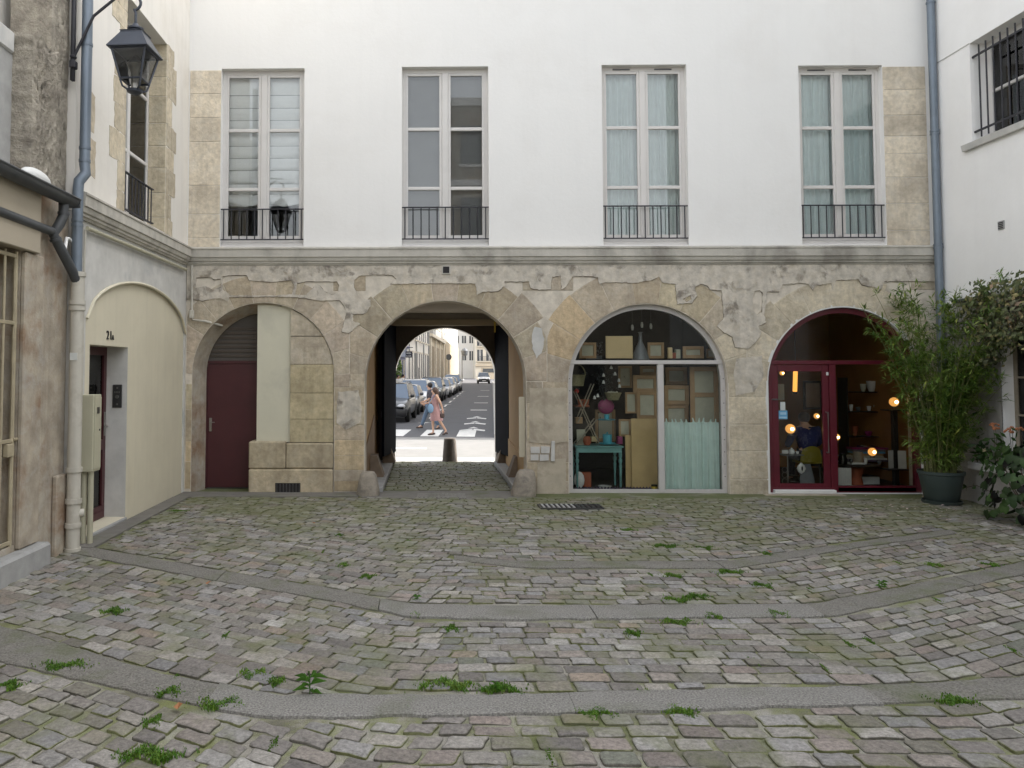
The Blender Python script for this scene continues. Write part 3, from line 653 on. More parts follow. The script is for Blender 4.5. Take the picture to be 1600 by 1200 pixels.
patch([(835, 510), (846, 513), (850, 530), (846, 552), (838, 560), (832, 545), (831, 524)], 'grey_plaster', -0.016)
patch([(1150, 560), (1190, 556), (1192, 590), (1178, 612), (1150, 618), (1146, 585)], 'old_plaster', -0.016)
for px in ([(829, 698), (843, 698), (843, 708), (829, 708)], [(845, 697), (859, 698), (858, 708), (845, 708)], [(829, 710), (841, 710), (841, 719), (829, 719)], [(843, 710), (857, 710), (857, 719), (843, 720)], [(861, 689), (866, 689), (866, 720), (860, 720)]):
    mb = MB(); q = [P(*p) for p in px]; mb.plate([q], -0.034 if px[0][0] < 860 else -0.06, 0.0); mb.build('loose_brick', 'grey_plaster', main)
# keystone marks and dark air vent above the passage
def wall_box(px0, py0, px1, py1, y0, y1, name, mt, parent, ch=0.004):
    (x0, z1), (x1, z0) = P(px0, py0), P(px1, py1); mb = MB(); mb.box(x0, y0, z0, x1, y1, z1, ch); return mb.build(name, mt, parent)
vt = wall_box(690, 415, 704, 429, -0.045, -0.01, 'air_vent', 'cornice_stone', main)
wall_box(692, 417, 702, 427, -0.05, -0.03, 'vent_grille', 'dark_vent', vt, 0.001)
# --- cornice
CP = [(0.0, 4.125), (-0.035, 4.125), (-0.045, 4.15), (-0.07, 4.16), (-0.07, 4.19), (-0.095, 4.20), (-0.11, 4.235), (-0.11, 4.26), (-0.135, 4.27), (-0.135, 4.40), (-0.15, 4.41), (-0.15, 4.435), (-0.06, 4.465), (0.0, 4.47)]
mb = MB(); mb.prof(CP, (LW, 0, 0), (RW-0.002, 0, 0), (0, 1, 0), (0, 0, 1)); mb.build('cornice', 'cornice_stone', main, 25)
# --- shell: floors, partitions, street wall, roof
mb = MB(); mb.box(LW-0.3, 0.46, 3.75, RW+0.3, 4.55, 4.2); mb.box(LW-0.3, 0.0, 13.2, RW+0.3, 5.0, 13.5); mb.box(LW-0.35, 0.43, 4.2, LW-0.02, 4.55, 13.2); mb.box(RW+0.02, 0.43, 4.2, RW+0.3, 4.55, 13.2)
mb.box(LW-0.3, 3.2, 4.2, RW+0.3, 3.3, 13.2); mb.box(LW-0.3, 0.43, 8.3, RW+0.3, 3.2, 8.4)
mb.build('floors', 'room_grey', main)
(sxl, _), (sxr, _), sap = P(617, 600, 4.5), P(775, 600, 4.5), P(695, 512, 4.5)[1]
scx = (sxl+sxr)/2; sr = (sxr-sxl)/2
sarch = [(sxr, -0.15)]+arcpts(scx, sap-sr, sr, 0, math.pi, 24)+[(sxl, -0.15)]
mb = MB(); mb.plate([[(LW-0.3, -0.1), (RW+0.3, -0.1), (RW+0.3, 13.19), (LW-0.3, 13.19)], sarch], 4.56, 4.95); mb.build('street_wall', 'left_plaster', main)
mb = MB(); mb.plate([[(aB.xl-0.1, 0.0), (aB.xr+0.1, 0.0), (aB.xr+0.1, 3.3), (aB.xl-0.1, 3.3)], [(a_, max(b_, -0.02)) for a_, b_ in sarch]], 4.49, 4.555); mb.build('arched_panel', 'dark_panel', main)
mb = MB(); mb.box(aB.xl-0.1, 4.3, 3.27, aB.xr+0.1, 4.48, 3.42, 0.01); mb.build('lintel_beam', 'passage_ceiling', main)
for x0, x1 in ((aB.xl-0.2, aB.xl-0.03), (aB.xr+0.03, aB.xr+0.2)):
    mb = MB(); mb.box(x0, 0.46, -0.05, x1, 4.48, 3.75); mb.build('passage_wall', 'passage_wall', main)
mb = MB(); mb.box(aB.xl-0.02, 0.46, 3.56, aB.xr+0.02, 4.48, 3.74); mb.build('passage_ceiling', 'passage_ceiling', main)
mb = MB(); mb.plate([[(0.46, 0.1), (4.45, 0.1), (4.45, 0.95), (2.9, 1.25), (0.46, 0.75)]], aB.xl-0.035, aB.xl-0.012, YZ); mb.build('dado', 'passage_dado', main)
mb = MB(); mb.plate([[(0.46, 0.1), (4.45, 0.1), (4.45, 0.75), (0.46, 0.55)]], aB.xr+0.012, aB.xr+0.035, YZ); mb.build('dado', 'passage_wall', main)
mb = MB(); mb.box(aB.xr-0.10, 0.25, 0.62, aB.xr+0.02, 0.33, P(815, 620, 0.3)[1], 0.01); mb.build('corner_board', 'cream_paint', main)
for x0, x1 in ((aB.xl-0.02, -0.80), (1.585, aB.xr+0.02)):
    for k in range(4):
        mb = MB(); y0 = 0.05+k*1.1; mb.box(x0, y0, -0.04, x1, y0+1.09, 0.09, 0.012); mb.build('kerb_stone', 'step_stone', paving)
# street doors folded back against the passage walls
for s, x0, x1 in ((-1, sxl, sxl-0.22), (1, sxr, sxr+0.2)):
    d = thing('street_door_leaf', 'tall dark navy door leaf folded back '+('against the orange passage wall' if s < 0 else 'on the cream board side of the passage'), 'door', (x1, 3.4, 0.12))
    mb = MB(); p0, p1 = Vector((x0, 4.46, 0)), Vector((x1, 3.35, 0)); dr = (p1-p0).normalized(); nn = Vector((dr.y, -dr.x, 0))*0.03
    mb.add([p0+nn+Vector((0, 0, z)) for z in (0.3, 3.26)]+[p1+nn+Vector((0, 0, z)) for z in (0.3, 3.26)]+[p0-nn+Vector((0, 0, z)) for z in (0.3, 3.26)]+[p1-nn+Vector((0, 0, z)) for z in (0.3, 3.26)], [(0, 1, 3, 2), (4, 6, 7, 5), (0, 4, 5, 1), (2, 3, 7, 6), (0, 2, 6, 4), (1, 5, 7, 3)])
    mb.build('leaf_panel', 'navy_door', d)
    mb = MB(); q = p1.lerp(p0, 0.12)+nn*1.6*(1 if s < 0 else -1); mb.box(q.x-0.02, q.y-0.03, 1.15, q.x+0.02, q.y+0.03, 1.3, 0.008); mb.build('latch', 'steel', d)
mb = MB(); q = P(773, 507, 2.5); mb.box(q[0]-0.015, 2.48, q[1]-0.17, q[0]+0.02, 2.5, q[1]+0.06, 0.004); mb.box(q[0]-0.004, 2.485, q[1]+0.05, q[0]+0.004, 2.495, 3.57); tag(mb.build('yellow_tag', 'yellow_enamel'), 'thin yellow strip hanging from the passage ceiling', 'tag')
# --- partitions and rooms of the two shops and the closet behind the left arch
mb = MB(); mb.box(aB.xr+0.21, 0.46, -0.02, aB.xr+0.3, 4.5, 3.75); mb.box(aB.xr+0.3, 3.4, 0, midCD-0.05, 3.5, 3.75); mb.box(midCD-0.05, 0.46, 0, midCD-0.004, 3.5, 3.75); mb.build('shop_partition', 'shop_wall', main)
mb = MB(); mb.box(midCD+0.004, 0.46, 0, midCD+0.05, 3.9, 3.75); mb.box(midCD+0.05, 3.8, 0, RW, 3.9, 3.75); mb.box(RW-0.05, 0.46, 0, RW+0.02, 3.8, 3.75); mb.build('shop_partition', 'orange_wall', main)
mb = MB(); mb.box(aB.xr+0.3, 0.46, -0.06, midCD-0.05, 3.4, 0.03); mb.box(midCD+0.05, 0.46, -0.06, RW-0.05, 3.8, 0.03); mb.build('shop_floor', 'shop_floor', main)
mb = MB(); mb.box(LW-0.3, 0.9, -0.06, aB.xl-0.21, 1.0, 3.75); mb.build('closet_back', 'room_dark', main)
# --- first-floor windows
def railing(parent, pts0, pts1, z0, z1, n, r=0.011):
    p0, p1 = Vector(pts0), Vector(pts1)
    mb = MB()
    for z in (z0, z1): 
        d = (p1-p0).normalized(); pr = Vector((d.y, -d.x, 0))*0.02
        mb.add([p0+pr+Vector((0, 0, z-0.009)), p1+pr+Vector((0, 0, z-0.009)), p1-pr+Vector((0, 0, z-0.009)), p0-pr+Vector((0, 0, z-0.009)), p0+pr+Vector((0, 0, z+0.009)), p1+pr+Vector((0, 0, z+0.009)), p1-pr+Vector((0, 0, z+0.009)), p0-pr+Vector((0, 0, z+0.009))], [(0,1,2,3), (4,5,6,7), (0,1,5,4), (1,2,6,5), (2,3,7,6), (3,0,4,7)])
    rl = mb.build('railing', 'black_iron', parent)
    for i in range(n):
        q = p0.lerp(p1, (i+0.5)/n); mb = MB(); mb.cyl((q.x, q.y, z0+0.008), (q.x, q.y, z1-0.008), r, n=8); mb.build('baluster', 'black_iron', rl)
    return rl
def casement(x0, x1, z1, z0, y, vents, zrail, fr='white_frame', parent=main):
    """two tall leaves of three panes; z0 the sill"""
    mb = MB(); j = 0.065; xm = (x0+x1)/2; zb = z0+0.17
    mb.box(x0, y, z0+0.11, x0+j, y+0.07, z1); mb.box(x1-j, y, z0+0.11, x1, y+0.07, z1); mb.box(x0+j, y+0.002, z1-0.075, x1-j, y+0.072, z1); mb.box(xm-0.06, y-0.012, zb, xm+0.06, y+0.06, z1-0.075, 0.012)
    mb.box(x0+j, y+0.003, zb-0.06, x1-j, y+0.068, zb+0.045)
    win = mb.build('window', fr, parent)
    H = z1-0.075-zb; zt = [zb+0.045, zb+0.04+H*0.285, zb+0.04+H*0.645, z1-0.075]
    for a_, b_ in ((x0+j, xm-0.06), (xm+0.06, x1-j)):
        mb = MB(); s_ = 0.045
        mb.box(a_, y+0.005, zt[0], a_+s_, y+0.055, zt[3], 0.006); mb.box(b_-s_, y+0.005, zt[0], b_, y+0.055, zt[3], 0.006)
        mb.box(a_+s_, y+0.006, zt[3]-0.05, b_-s_, y+0.054, zt[3], 0.004)
        for z in (zt[1], zt[2]): mb.box(a_+s_, y+0.003, z-0.032, b_-s_, y+0.05, z+0.032, 0.010)
        mb.build('sash', fr, win)
        for k in range(3):
            mb = MB(); mb.box(a_+s_, y+0.028, zt[k]+(0.032 if k else 0), b_-s_, y+0.034, zt[k+1]-(0.032 if k < 2 else 0.05)); mb.build('pane', 'window_glass', win)
        if vents: mb = MB(); c_ = (a_+b_)/2; mb.box(c_-0.16, y-0.012, z1-0.055, c_+0.16, y+0.001, z1-0.03, 0.003); mb.build('vent_slot', 'dark_steel', win)
    mb = MB(); mb.prof([(0.0, 0.0), (-0.05, 0.0), (-0.05, 0.03), (-0.03, 0.045), (-0.03, 0.075), (-0.015, 0.09), (0, 0.12)], (x0+0.004, y+0.0, z0), (x1-0.004, y+0.0, z0), (0, 1.3, 0), (0, 0, 1)); mb.box(x0+0.003, y+0.001, z0, x1-0.003, y+0.08, z0+0.12); mb.build('sill', fr, win)
    rl = railing(win, (x0-0.02, 0.055, 0), (x1+0.02, 0.055, 0), z0+0.135, zrail, 11)
    return win
WY = 0.13
for i, w_ in enumerate(WIN):
    casement(w_[0], w_[1], w_[2], w_[3], WY, i > 1, P(700, (325, 323, 322, 322)[i])[1], 'white_frame' if i < 2 else 'pvc_frame')
def cloth(x0, x1, z0, z1, y, amp, waves, name, mt, label, cat, group, hem=0.0, top_amp=0.4):
    mb = MB(); nx, nz_ = max(30, int(waves*7)), 14; vs = []; ph = random.uniform(0, 6)
    for k in range(nz_+1):
        t_ = k/nz_; z = z1+(z0-z1)*t_
        for i in range(nx+1):
            u = i/nx; a_ = amp*(top_amp+(1-top_amp)*t_)
            yy = y+a_*math.sin(waves*2*math.pi*u+ph+0.7*math.sin(5*u+ph))+a_*0.5*math.sin(waves*4.3*u+2*t_+ph)
            vs.append((x0+(x1-x0)*u, yy, z+(hem*math.sin(7*u) if k == nz_ else 0)))
    n = nx+1; f = [(k*n+i, k*n+i+1, (k+1)*n+i+1, (k+1)*n+i) for k in range(nz_) for i in range(nx)]
    back = [(a_, b_+0.004, c_) for a_, b_, c_ in vs]; o = len(vs)
    mb.add(vs+back, f+[tuple(o+i for i in reversed(q)) for q in f])
    return tag(mb.build(name, mt, None, 60), label, cat, group)
random.seed(21)
for i in (2, 3):
    x0, x1, z1, z0 = WIN[i]; xm = (x0+x1)/2
    for k, (a_, b_) in enumerate(((x0+0.05, xm-0.01), (xm+0.01, x1-0.05))):
        cloth(a_, b_, z0+0.15, z1-0.06, WY+0.16, 0.035, 7, 'window_curtain', 'aqua_curtain' if i == 2 else 'pale_aqua_curtain', 'pale aqua gathered curtain behind the window '+('with plaster on both sides' if i == 2 else 'next to the bare stone and grey drainpipe'), 'curtain', 'aqua curtains of the '+('middle' if i == 2 else 'end')+' window')
x0, x1, z1, z0 = WIN[0]; xm = (x0+x1)/2
for k, (a_, b_) in enumerate(((x0+0.06, xm-0.015), (xm+0.015, x1-0.06))):
    zb_ = P(400, 322, 0.3)[1]; ys_ = [118, 150, 170, 189, 208, 229, 248, 267, 288, 304, 322]; zs_ = [P(400, y_, 0.3)[1] for y_ in ys_]
    t_ = thing('roman_blind', 'half lowered off-white roman blind with sagging folds in the window beside the stone quoin', 'blind', (a_, WY+0.17, zb_), 'roman blinds of one window')
    for q in range(len(zs_)-1):
        mb = MB(); vs = []; sag = 0.0 if q < 4 else 0.018*(q-3)
        for kk in range(7):
            tt = kk/6
            for ii in range(13):
                u = ii/12; vs.append((a_+(b_-a_)*u, WY+0.15-0.018*math.sin(math.pi*tt)*(1+q*0.15)+sag*0.5*math.cos(5*u+tt*3+q)*tt, zs_[q]+(zs_[q+1]-zs_[q])*tt-(sag*math.sin(math.pi*u)*math.sin(math.pi*tt))))
        mb.add(vs, [(kk*13+ii, kk*13+ii+1, (kk+1)*13+ii+1, (kk+1)*13+ii) for kk in range(6) for ii in range(12)]); mb.build('fold', 'blind_cloth', t_, 60)
        mb = MB(); mb.cyl((a_, WY+0.152, zs_[q+1]), (b_, WY+0.152, zs_[q+1]), 0.007, n=6); mb.build('batten', 'venetian' if q < 9 else 'blind_cloth', t_)
x0, x1, z1, z0 = WIN[1]; xm = (x0+x1)/2
for k, (a_, b_) in enumerate(((x0+0.06, xm-0.015), (xm+0.015, x1-0.06))):
    t_ = thing('venetian_blind', 'closed dark grey venetian blind in the window over the passage arch', 'blind', (a_, WY+0.15, z0+0.2), 'venetian blinds over the passage')
    mb = MB(); z = z1-0.1
    while z > z0+0.2:
        mb.add([(a_, WY+0.13, z+0.010), (b_, WY+0.13, z+0.010), (b_, WY+0.152, z-0.016), (a_, WY+0.152, z-0.016)], [(0, 1, 2, 3)]); z -= 0.027
    tag(mb.build('slats', 'venetian', t_), kind='stuff')
    mb = MB(); mb.box(a_, WY+0.12, z1-0.1, b_, WY+0.17, z1-0.07); mb.build('head_rail', 'venetian', t_)
# --- left arch: maroon closet door, cream panel, ashlar infill, ledge block
YD = 0.42
dx0, dx1, dz0, dzt = P(321, 700, YD)[0], P(403, 700, YD)[0], 0.02, P(360, 568, YD)[1]
mb = MB(); mb.box(dx0+0.03, YD, dz0+0.02, dx1-0.02, YD+0.05, dzt, 0.004); door = mb.build('closet_door', 'maroon', main)
mb = MB(); mb.box(dx0, YD-0.02, dz0, dx0+0.03, YD+0.06, dzt+0.04); mb.box(dx0+0.03, YD-0.02, dzt+0.002, dx1-0.02, YD+0.06, dzt+0.05); mb.build('door_frame', 'maroon', door)
mb = MB(); q = P(329, 663, YD); mb.box(q[0]-0.025, YD-0.012, q[1]-0.13, q[0]+0.025, YD-0.001, q[1]+0.12, 0.004); mb.box(q[0]-0.015, YD-0.05, q[1]+0.03, q[0]+0.02, YD-0.012, q[1]+0.05, 0.004); mb.cyl((q[0]-0.0, YD-0.05, q[1]+0.04), (q[0]+0.09, YD-0.05, q[1]+0.04), 0.009); mb.build('handle', 'steel', door, 40)
fan = [(a_, b_) for a_, b_ in aA.poly(-0.02) if b_ > dzt+0.06 and a_ < dx1-0.02]
fan = sorted(fan, key=lambda p: -p[0]); fan = [(dx1-0.02, dzt+0.055)]+[(dx1-0.02, fan[0][1])]+fan+[(fan[-1][0], dzt+0.055)]
mb = MB(); mb.plate([fan], YD+0.03, YD+0.04); mb.build('fanlight_panel', 'room_dark', main)
for k in range(7):
    z = dzt+0.12+k*0.085; r_ = math.sqrt(max(0.0, aA.r**2-(z-aA.cz)**2)); mb = MB(); mb.box(aA.cx-r_+0.05, YD+0.012, z, dx1-0.02, YD+0.03, z+0.05, 0.004); mb.build('fanlight_slat', 'dark_panel', main)
cxl, cxr = P(403.5, 600, 0.2)[0], P(453, 600, 0.03)[0]
def under_arch(x0, x1, zb, off=0.0):
    pts = [(x1, zb)]; n = 10
    for i in range(n+1):
        x = x1+(x0-x1)*i/n; pts.append((x, aA.cz+math.sqrt(max(0, (aA.r-off)**2-(x-aA.cx)**2))))
    return pts+[(x0, zb)]
zled = P(425, 691, 0.05)[1]
mb = MB(); mb.plate([under_arch(cxl, cxr, zled, -0.01)], 0.09, 0.44); mb.build('cream_panel', 'cream_panel', main)
random.seed(3)
zj = [zled, P(480, 655)[1], P(480, 614)[1], P(480, 569)[1], P(480, 525)[1], aA.top]
for a_, b_ in zip(zj[:-1], zj[1:]):
    x1 = aA.xr-0.012
    if a_ < aA.cz: pts = [(cxr+0.006, a_+0.004), (x1, a_+0.004), (x1, b_-0.004), (cxr+0.006, b_-0.004)]
    else:
        f_ = lambda z: aA.cx+math.sqrt(max(0, (aA.r-0.012)**2-(z-aA.cz)**2)); pts = [(cxr+0.006, a_+0.004), (f_(a_), a_+0.004)]+[(max(cxr+0.03, f_(a_+(b_-a_)*k/5)), a_+(b_-a_)*k/5) for k in range(1, 5)]+[(max(cxr+0.02, f_(b_-0.02)), b_-0.008), (cxr+0.006, b_-0.008)]
    f = random.uniform(0.85, 1.1); mb = MB(); mb.col = (f*1.02, f, f*0.84) if b_ < 2.6 else (f, f, f); mb.plate([pts], 0.035, 0.44); mb.build('infill_stone', 'tan_stone', main)
lx0, lx1 = P(388, 730, -0.06)[0], aA.xr-0.012
zm = P(425, 733, -0.06)[1]
for a_, b_, c0, c1 in ((zm+0.004, zled+0.02, lx0, (lx0+lx1)/2-0.1), (zm+0.004, zled-0.01, (lx0+lx1)/2-0.095, lx1), (-0.03, zm-0.004, lx0, lx1)):
    mb = MB(); f = random.uniform(0.85, 1.05); mb.col = (f, f*0.97, f*0.88); mb.box(c0, -0.05+(0.03 if c0 > lx0 else 0), a_, c1, 0.44, b_, 0.02); mb.build('ledge_stone', 'tan_stone', main, 30)
vn = wall_box(431, 754, 470, 771, -0.058, -0.03, 'cellar_vent', 'dark_vent', main, 0.002)
for k in range(8):
    x_ = P(433+k*5, 760)[0]; mb = MB(); mb.box(x_, -0.064, P(433, 770)[1], x_+0.012, -0.055, P(433, 755)[1]); mb.build('vent_bar', 'dark_steel', vn)
# reveal of the left arch: a deep splayed stone jamb
mb = MB(); dl = dx0-aA.xl+0.01; vs = []; pf = [(aA.xl-0.001, -0.03), (aA.xl-0.001, aA.cz*0.5)]+arcpts(aA.cx, aA.cz, aA.r+0.001, math.pi, math.pi*0.42, 18)
pb = [(aA.xl+dl, -0.03), (aA.xl+dl, aA.cz*0.5)]+arcpts(aA.cx, aA.cz, aA.r-dl, math.pi, math.pi*0.42, 18)
for (a_, b_), (c_, d_) in zip(pf, pb): vs += [(a_, 0.012, b_), (c_, YD-0.025, d_), (a_-0.02, YD-0.025, b_)]
mb.add(vs, [(i*3+k, i*3+(k+1) % 3, i*3+3+(k+1) % 3, i*3+3+k) for i in range(len(pf)-1) for k in range(3)]); mb.col = (1, 1, 1); mb.build('splayed_jamb', 'stained_stone', main, 40)
# ------------------------------------------------------------------ shop fronts (parts of the arcade building)
def arch_clip(a, off, x0, x1, z0, z1=None, n=20):
    """piece of the arch opening between x0..x1 above z0"""
    x0 = max(x0, a.cx-a.r+off+1e-3); x1 = min(x1, a.cx+a.r-off-1e-3); pts = [(x0, z0), (x1, z0)]
    for i in range(n+1):
        x = x1+(x0-x1)*i/n; z = a.cz+math.sqrt(max(0, (a.r-off)**2-(x-a.cx)**2)); pts.append((x, z if z1 is None else min(z, z1)))
    return pts
def arch_frame(a, wd, y0, y1, mt, zb, parent, name):
    mb = MB(); mb.plate([a.poly(0.004, zb, 40), a.poly(wd, zb+wd, 40)], y0, y1); return mb.build(name, mt, parent, 30)
# antique shop window
YS = 0.10
zbC = P(1012, 769, YS)[1]; ztC = P(1012, 566, YS)[1]
sfC = arch_frame(aC, 0.085, YS, YS+0.09, 'shop_frame', zbC-0.04, main, 'shop_window_frame')
mb = MB(); mb.box(aC.cx-aC.r+0.05, YS-0.012, ztC-0.035, aC.cx+aC.r-0.05, YS+0.085, ztC+0.035, 0.006); mb.build('transom', 'shop_frame', sfC)
xmC = P(1033, 650, YS)[0]
mb = MB(); mb.box(xmC-0.055, YS-0.01, zbC, xmC+0.055, YS+0.08, ztC-0.037, 0.006); mb.build('mullion', 'shop_frame', sfC)
for p in (arch_clip(aC, 0.08, aC.cx-2, aC.cx+2, ztC+0.036), [(aC.cx-aC.r+0.08, zbC+0.03), (xmC-0.054, zbC+0.03), (xmC-0.054, ztC-0.036), (aC.cx-aC.r+0.08, ztC-0.036)], [(xmC+0.054, zbC+0.03), (aC.cx+aC.r-0.08, zbC+0.03), (aC.cx+aC.r-0.08, ztC-0.036), (xmC+0.054, ztC-0.036)]):
    mb = MB(); mb.plate([p], YS+0.045, YS+0.052); mb.build('pane', 'shop_glass', sfC)
mb = MB(); mb.box(aC.xl-0.05, -0.05, -0.03, aC.xr+0.06, 0.4, zbC-0.045, 0.015); mb.build('shop_sill', 'smooth_render', main)
random.seed(9)
for k in range(9):
    for sx in (-1, 1):
        x_ = aC.cx+sx*(aC.r-0.04); z_ = 0.3+k*0.22; mb = MB(); mb.cyl((x_, YS-0.004, z_), (x_, YS+0.004, z_), 0.010, n=6); mb.build('screw', 'dark_steel', sfC)
# gallery front, maroon
YG = 0.08
zbD = P(1320, 768, YG)[1]; ztD = P(1320, 566, YG)[1]
sfD = arch_frame(aD, 0.10, YG, YG+0.1, 'maroon_bright', zbD-0.03, main, 'shopfront_frame')
mb = MB(); mb.plate([aD.poly(-0.05, zbD-0.03, 40), aD.poly(0.002, zbD-0.02, 40)], -0.006, 0.10); mb.build('white_reveal', 'white_paint', main, 30)
mb = MB(); mb.box(aD.cx-aD.r+0.05, YG-0.012, ztD-0.04, aD.cx+aD.r-0.05, YG+0.09, ztD+0.03, 0.006); mb.build('transom', 'maroon_bright', sfD)
xd0, xd1 = aD.cx-aD.r+0.10, P(1302, 650, YG)[0]
mb = MB(); mb.box(xd1-0.06, YG-0.01, zbD, xd1+0.06, YG+0.09, ztD-0.042, 0.006); mb.build('post', 'maroon_bright', sfD)
mb = MB(); x0, x1, z0, z1 = xd0+0.005, xd1-0.065, zbD+0.04, ztD-0.045; s_ = 0.115
mb.box(x0, YG+0.01, z0, x0+s_, YG+0.06, z1, 0.006); mb.box(x1-s_, YG+0.01, z0, x1, YG+0.06, z1, 0.006); mb.box(x0+s_, YG+0.011, z0, x1-s_, YG+0.059, z0+0.10); mb.box(x0+s_, YG+0.011, z1-0.12, x1-s_, YG+0.059, z1)
gdoor = mb.build('shop_door', 'maroon_bright', main)
mb = MB(); mb.box(x0+s_, YG+0.03, z0+0.10, x1-s_, YG+0.038, z1-0.12); mb.build('pane', 'shop_glass', gdoor)
q = P(1291, 644, YG); q2 = P(1291, 707, YG)
mb = MB(); mb.tube([(q[0], YG+0.01, q[1]), (q[0], YG-0.06, q[1]), (q[0], YG-0.06, q2[1]), (q[0], YG+0.01, q2[1])], 0.014, 8); mb.build('pull_handle', 'steel', gdoor, 40)
mb = MB(); q = P(1211, 624, YG); mb.box(q[0]-0.06, YG-0.02, q[1]-0.012, q[0]+0.05, YG+0.012, q[1]+0.012, 0.004); mb.build('hinge', 'dark_steel', gdoor)
mb = MB(); q = P(1293, 584, YG); mb.box(q[0]-0.02, YG+0.002, q[1]-0.03, q[0]+0.02, YG+0.012, q[1]+0.03, 0.002); mb.build('alarm_plate', 'porcelain', gdoor)
mb = MB(); q = P(1256, 770, YG); mb.box(x0-0.02, -0.02, zbD-0.03, xd1-0.02, YG+0.05, zbD+0.035, 0.008); mb.build('threshold', 'white_paint', main)
mb = MB(); mb.box(aD.xl-0.15, -0.16, -0.03, xd1+0.1, 0.06, zbD-0.035, 0.03); mb.build('door_step', 'smooth_render', main)
mb = MB(); mb.box(xd1+0.06, YG, zbD-0.001, aD.cx+aD.r-0.1, YG+0.09, zbD+0.10); mb.build('bottom_rail', 'maroon_bright', sfD)
for p in (arch_clip(aD, 0.09, aD.cx-2, aD.cx+2, ztD+0.032), [(xd1+0.06, zbD+0.10), (aD.cx+aD.r-0.095, zbD+0.10), (aD.cx+aD.r-0.095, ztD-0.042), (xd1+0.06, ztD-0.042)]):
    mb = MB(); mb.plate([p], YG+0.045, YG+0.052); mb.build('pane', 'shop_glass', sfD)
def sticker(px0, py0, px1, py1, mt, label):
    (a_, b_), (c_, d_) = P(px0, py0, YG+0.025), P(px1, py1, YG+0.025); mb = MB(); mb.box(a_, YG+0.022, d_, c_, YG+0.026, b_); return tag(mb.build('door_sticker', mt), label, 'sticker')
mat('sticker_blue', (0.12, 0.35, 0.55), 0.5); mat('sticker_white', (0.6, 0.62, 0.6), 0.5); mat('sticker_pale', (0.35, 0.55, 0.70), 0.5)
sticker(1219, 628, 1227, 641, 'sticker_white', 'small white opening notice stuck inside the maroon shop door')
st = sticker(1216.5, 641.5, 1230.5, 655, 'sticker_blue', 'square blue sticker on the glass of the maroon shop door')
for (a0, b0, a1, b1) in ((1219, 644, 1228.5, 648), (1217.5, 651, 1229.5, 653.5)):
    (a_, b_), (c_, d_) = P(a0, b0, YG+0.02), P(a1, b1, YG+0.02); mb = MB(); mb.box(a_, YG+0.019, d_, c_, YG+0.0215, b_); mb.build('print', 'sticker_pale', st)
# ------------------------------------------------------------------ antique shop contents
def S(px, py, Y): x_, z_ = P(px, py, Y); return Vector((x_, Y, z_))
def sbox(name, px0, py0, px1, py1, Y, dp, mt, label, cat, group=None, ch=0.006, parent=None):
    a_, b_ = S(px0, py0, Y), S(px1, py1, Y); mb = MB(); mb.box(a_.x, Y, b_.z, b_.x, Y+dp, a_.z, ch); o = mb.build(name, mt, parent)
    return tag(o, label, cat, group) if parent is None else o
sbox('plank_shelf', 893, 563, 1131, 569, 0.45, 0.5, 'wood_grey', 'long narrow plank shelf across the antique shop window behind the white transom', 'shelf')
sbox('kraft_board', 946.5, 525, 989, 560, 0.52, 0.04, 'kraft', 'square plain kraft board standing above the white transom', 'board')
def canvas(px0, py0, px1, py1, Y, label, bars=()):
    a_, b_ = S(px0, py0, Y), S(px1, py1, Y); t_ = thing('canvas_frame', label, 'canvas', (a_.x, Y, b_.z)); w_ = min(0.09, (b_.x-a_.x)*0.16)
    for (x0, z0, x1, z1) in ((a_.x, b_.z, a_.x+w_, a_.z), (b_.x-w_, b_.z, b_.x, a_.z), (a_.x+w_, a_.z-w_, b_.x-w_, a_.z), (a_.x+w_, b_.z, b_.x-w_, b_.z+w_)):
        mb = MB(); mb.box(x0, Y, z0, x1, Y+0.03, z1, 0.004); mb.build('stretcher_bar', 'wood_brown', t_)
    for py in bars:
        z = S(px0, py, Y).z; mb = MB(); mb.box(a_.x+w_, Y+0.001, z-w_/2, b_.x-w_, Y+0.029, z+w_/2, 0.004); mb.build('cross_bar', 'wood_brown', t_)
    mb = MB(); mb.box(a_.x+0.01, Y+0.031, b_.z+0.01, b_.x-0.01, Y+0.036, a_.z-0.01); mb.build('cloth', 'canvas', t_)
canvas(1067, 541, 1100, 560, 0.55, 'small dark wooden framed canvas standing above the transom')
canvas(989, 586, 1028, 613, 0.95, 'wide canvas with its back to the window, above the brown stretcher')
canvas(995, 612, 1028, 654, 0.80, 'canvas on a reddish brown stretcher standing on the plywood board')
canvas(977, 613, 996, 646, 0.90, 'narrow grey canvas beside the plum cushion')
canvas(967, 655, 986, 682, 0.75, 'small tilted canvas left of the tall plywood board')
canvas(1038, 602, 1077, 632, 0.9, 'wide brown backed canvas above the teal curtain')
canvas(1038, 632, 1077, 690, 0.95, 'canvas half hidden behind the teal curtain under the wide brown one')
canvas(1078, 573, 1124, 672, 0.7, 'tall double panelled canvas with a middle bar above the teal curtain', (617,))
sbox('plywood_board', 986, 654, 1028, 766, 0.55, 0.03, 'plywood', 'tall plywood board leaning behind the white mullion', 'board')
sbox('plywood_board', 977, 680, 988, 766, 0.62, 0.03, 'plywood', 'narrow plywood board tucked behind the tall one', 'board')
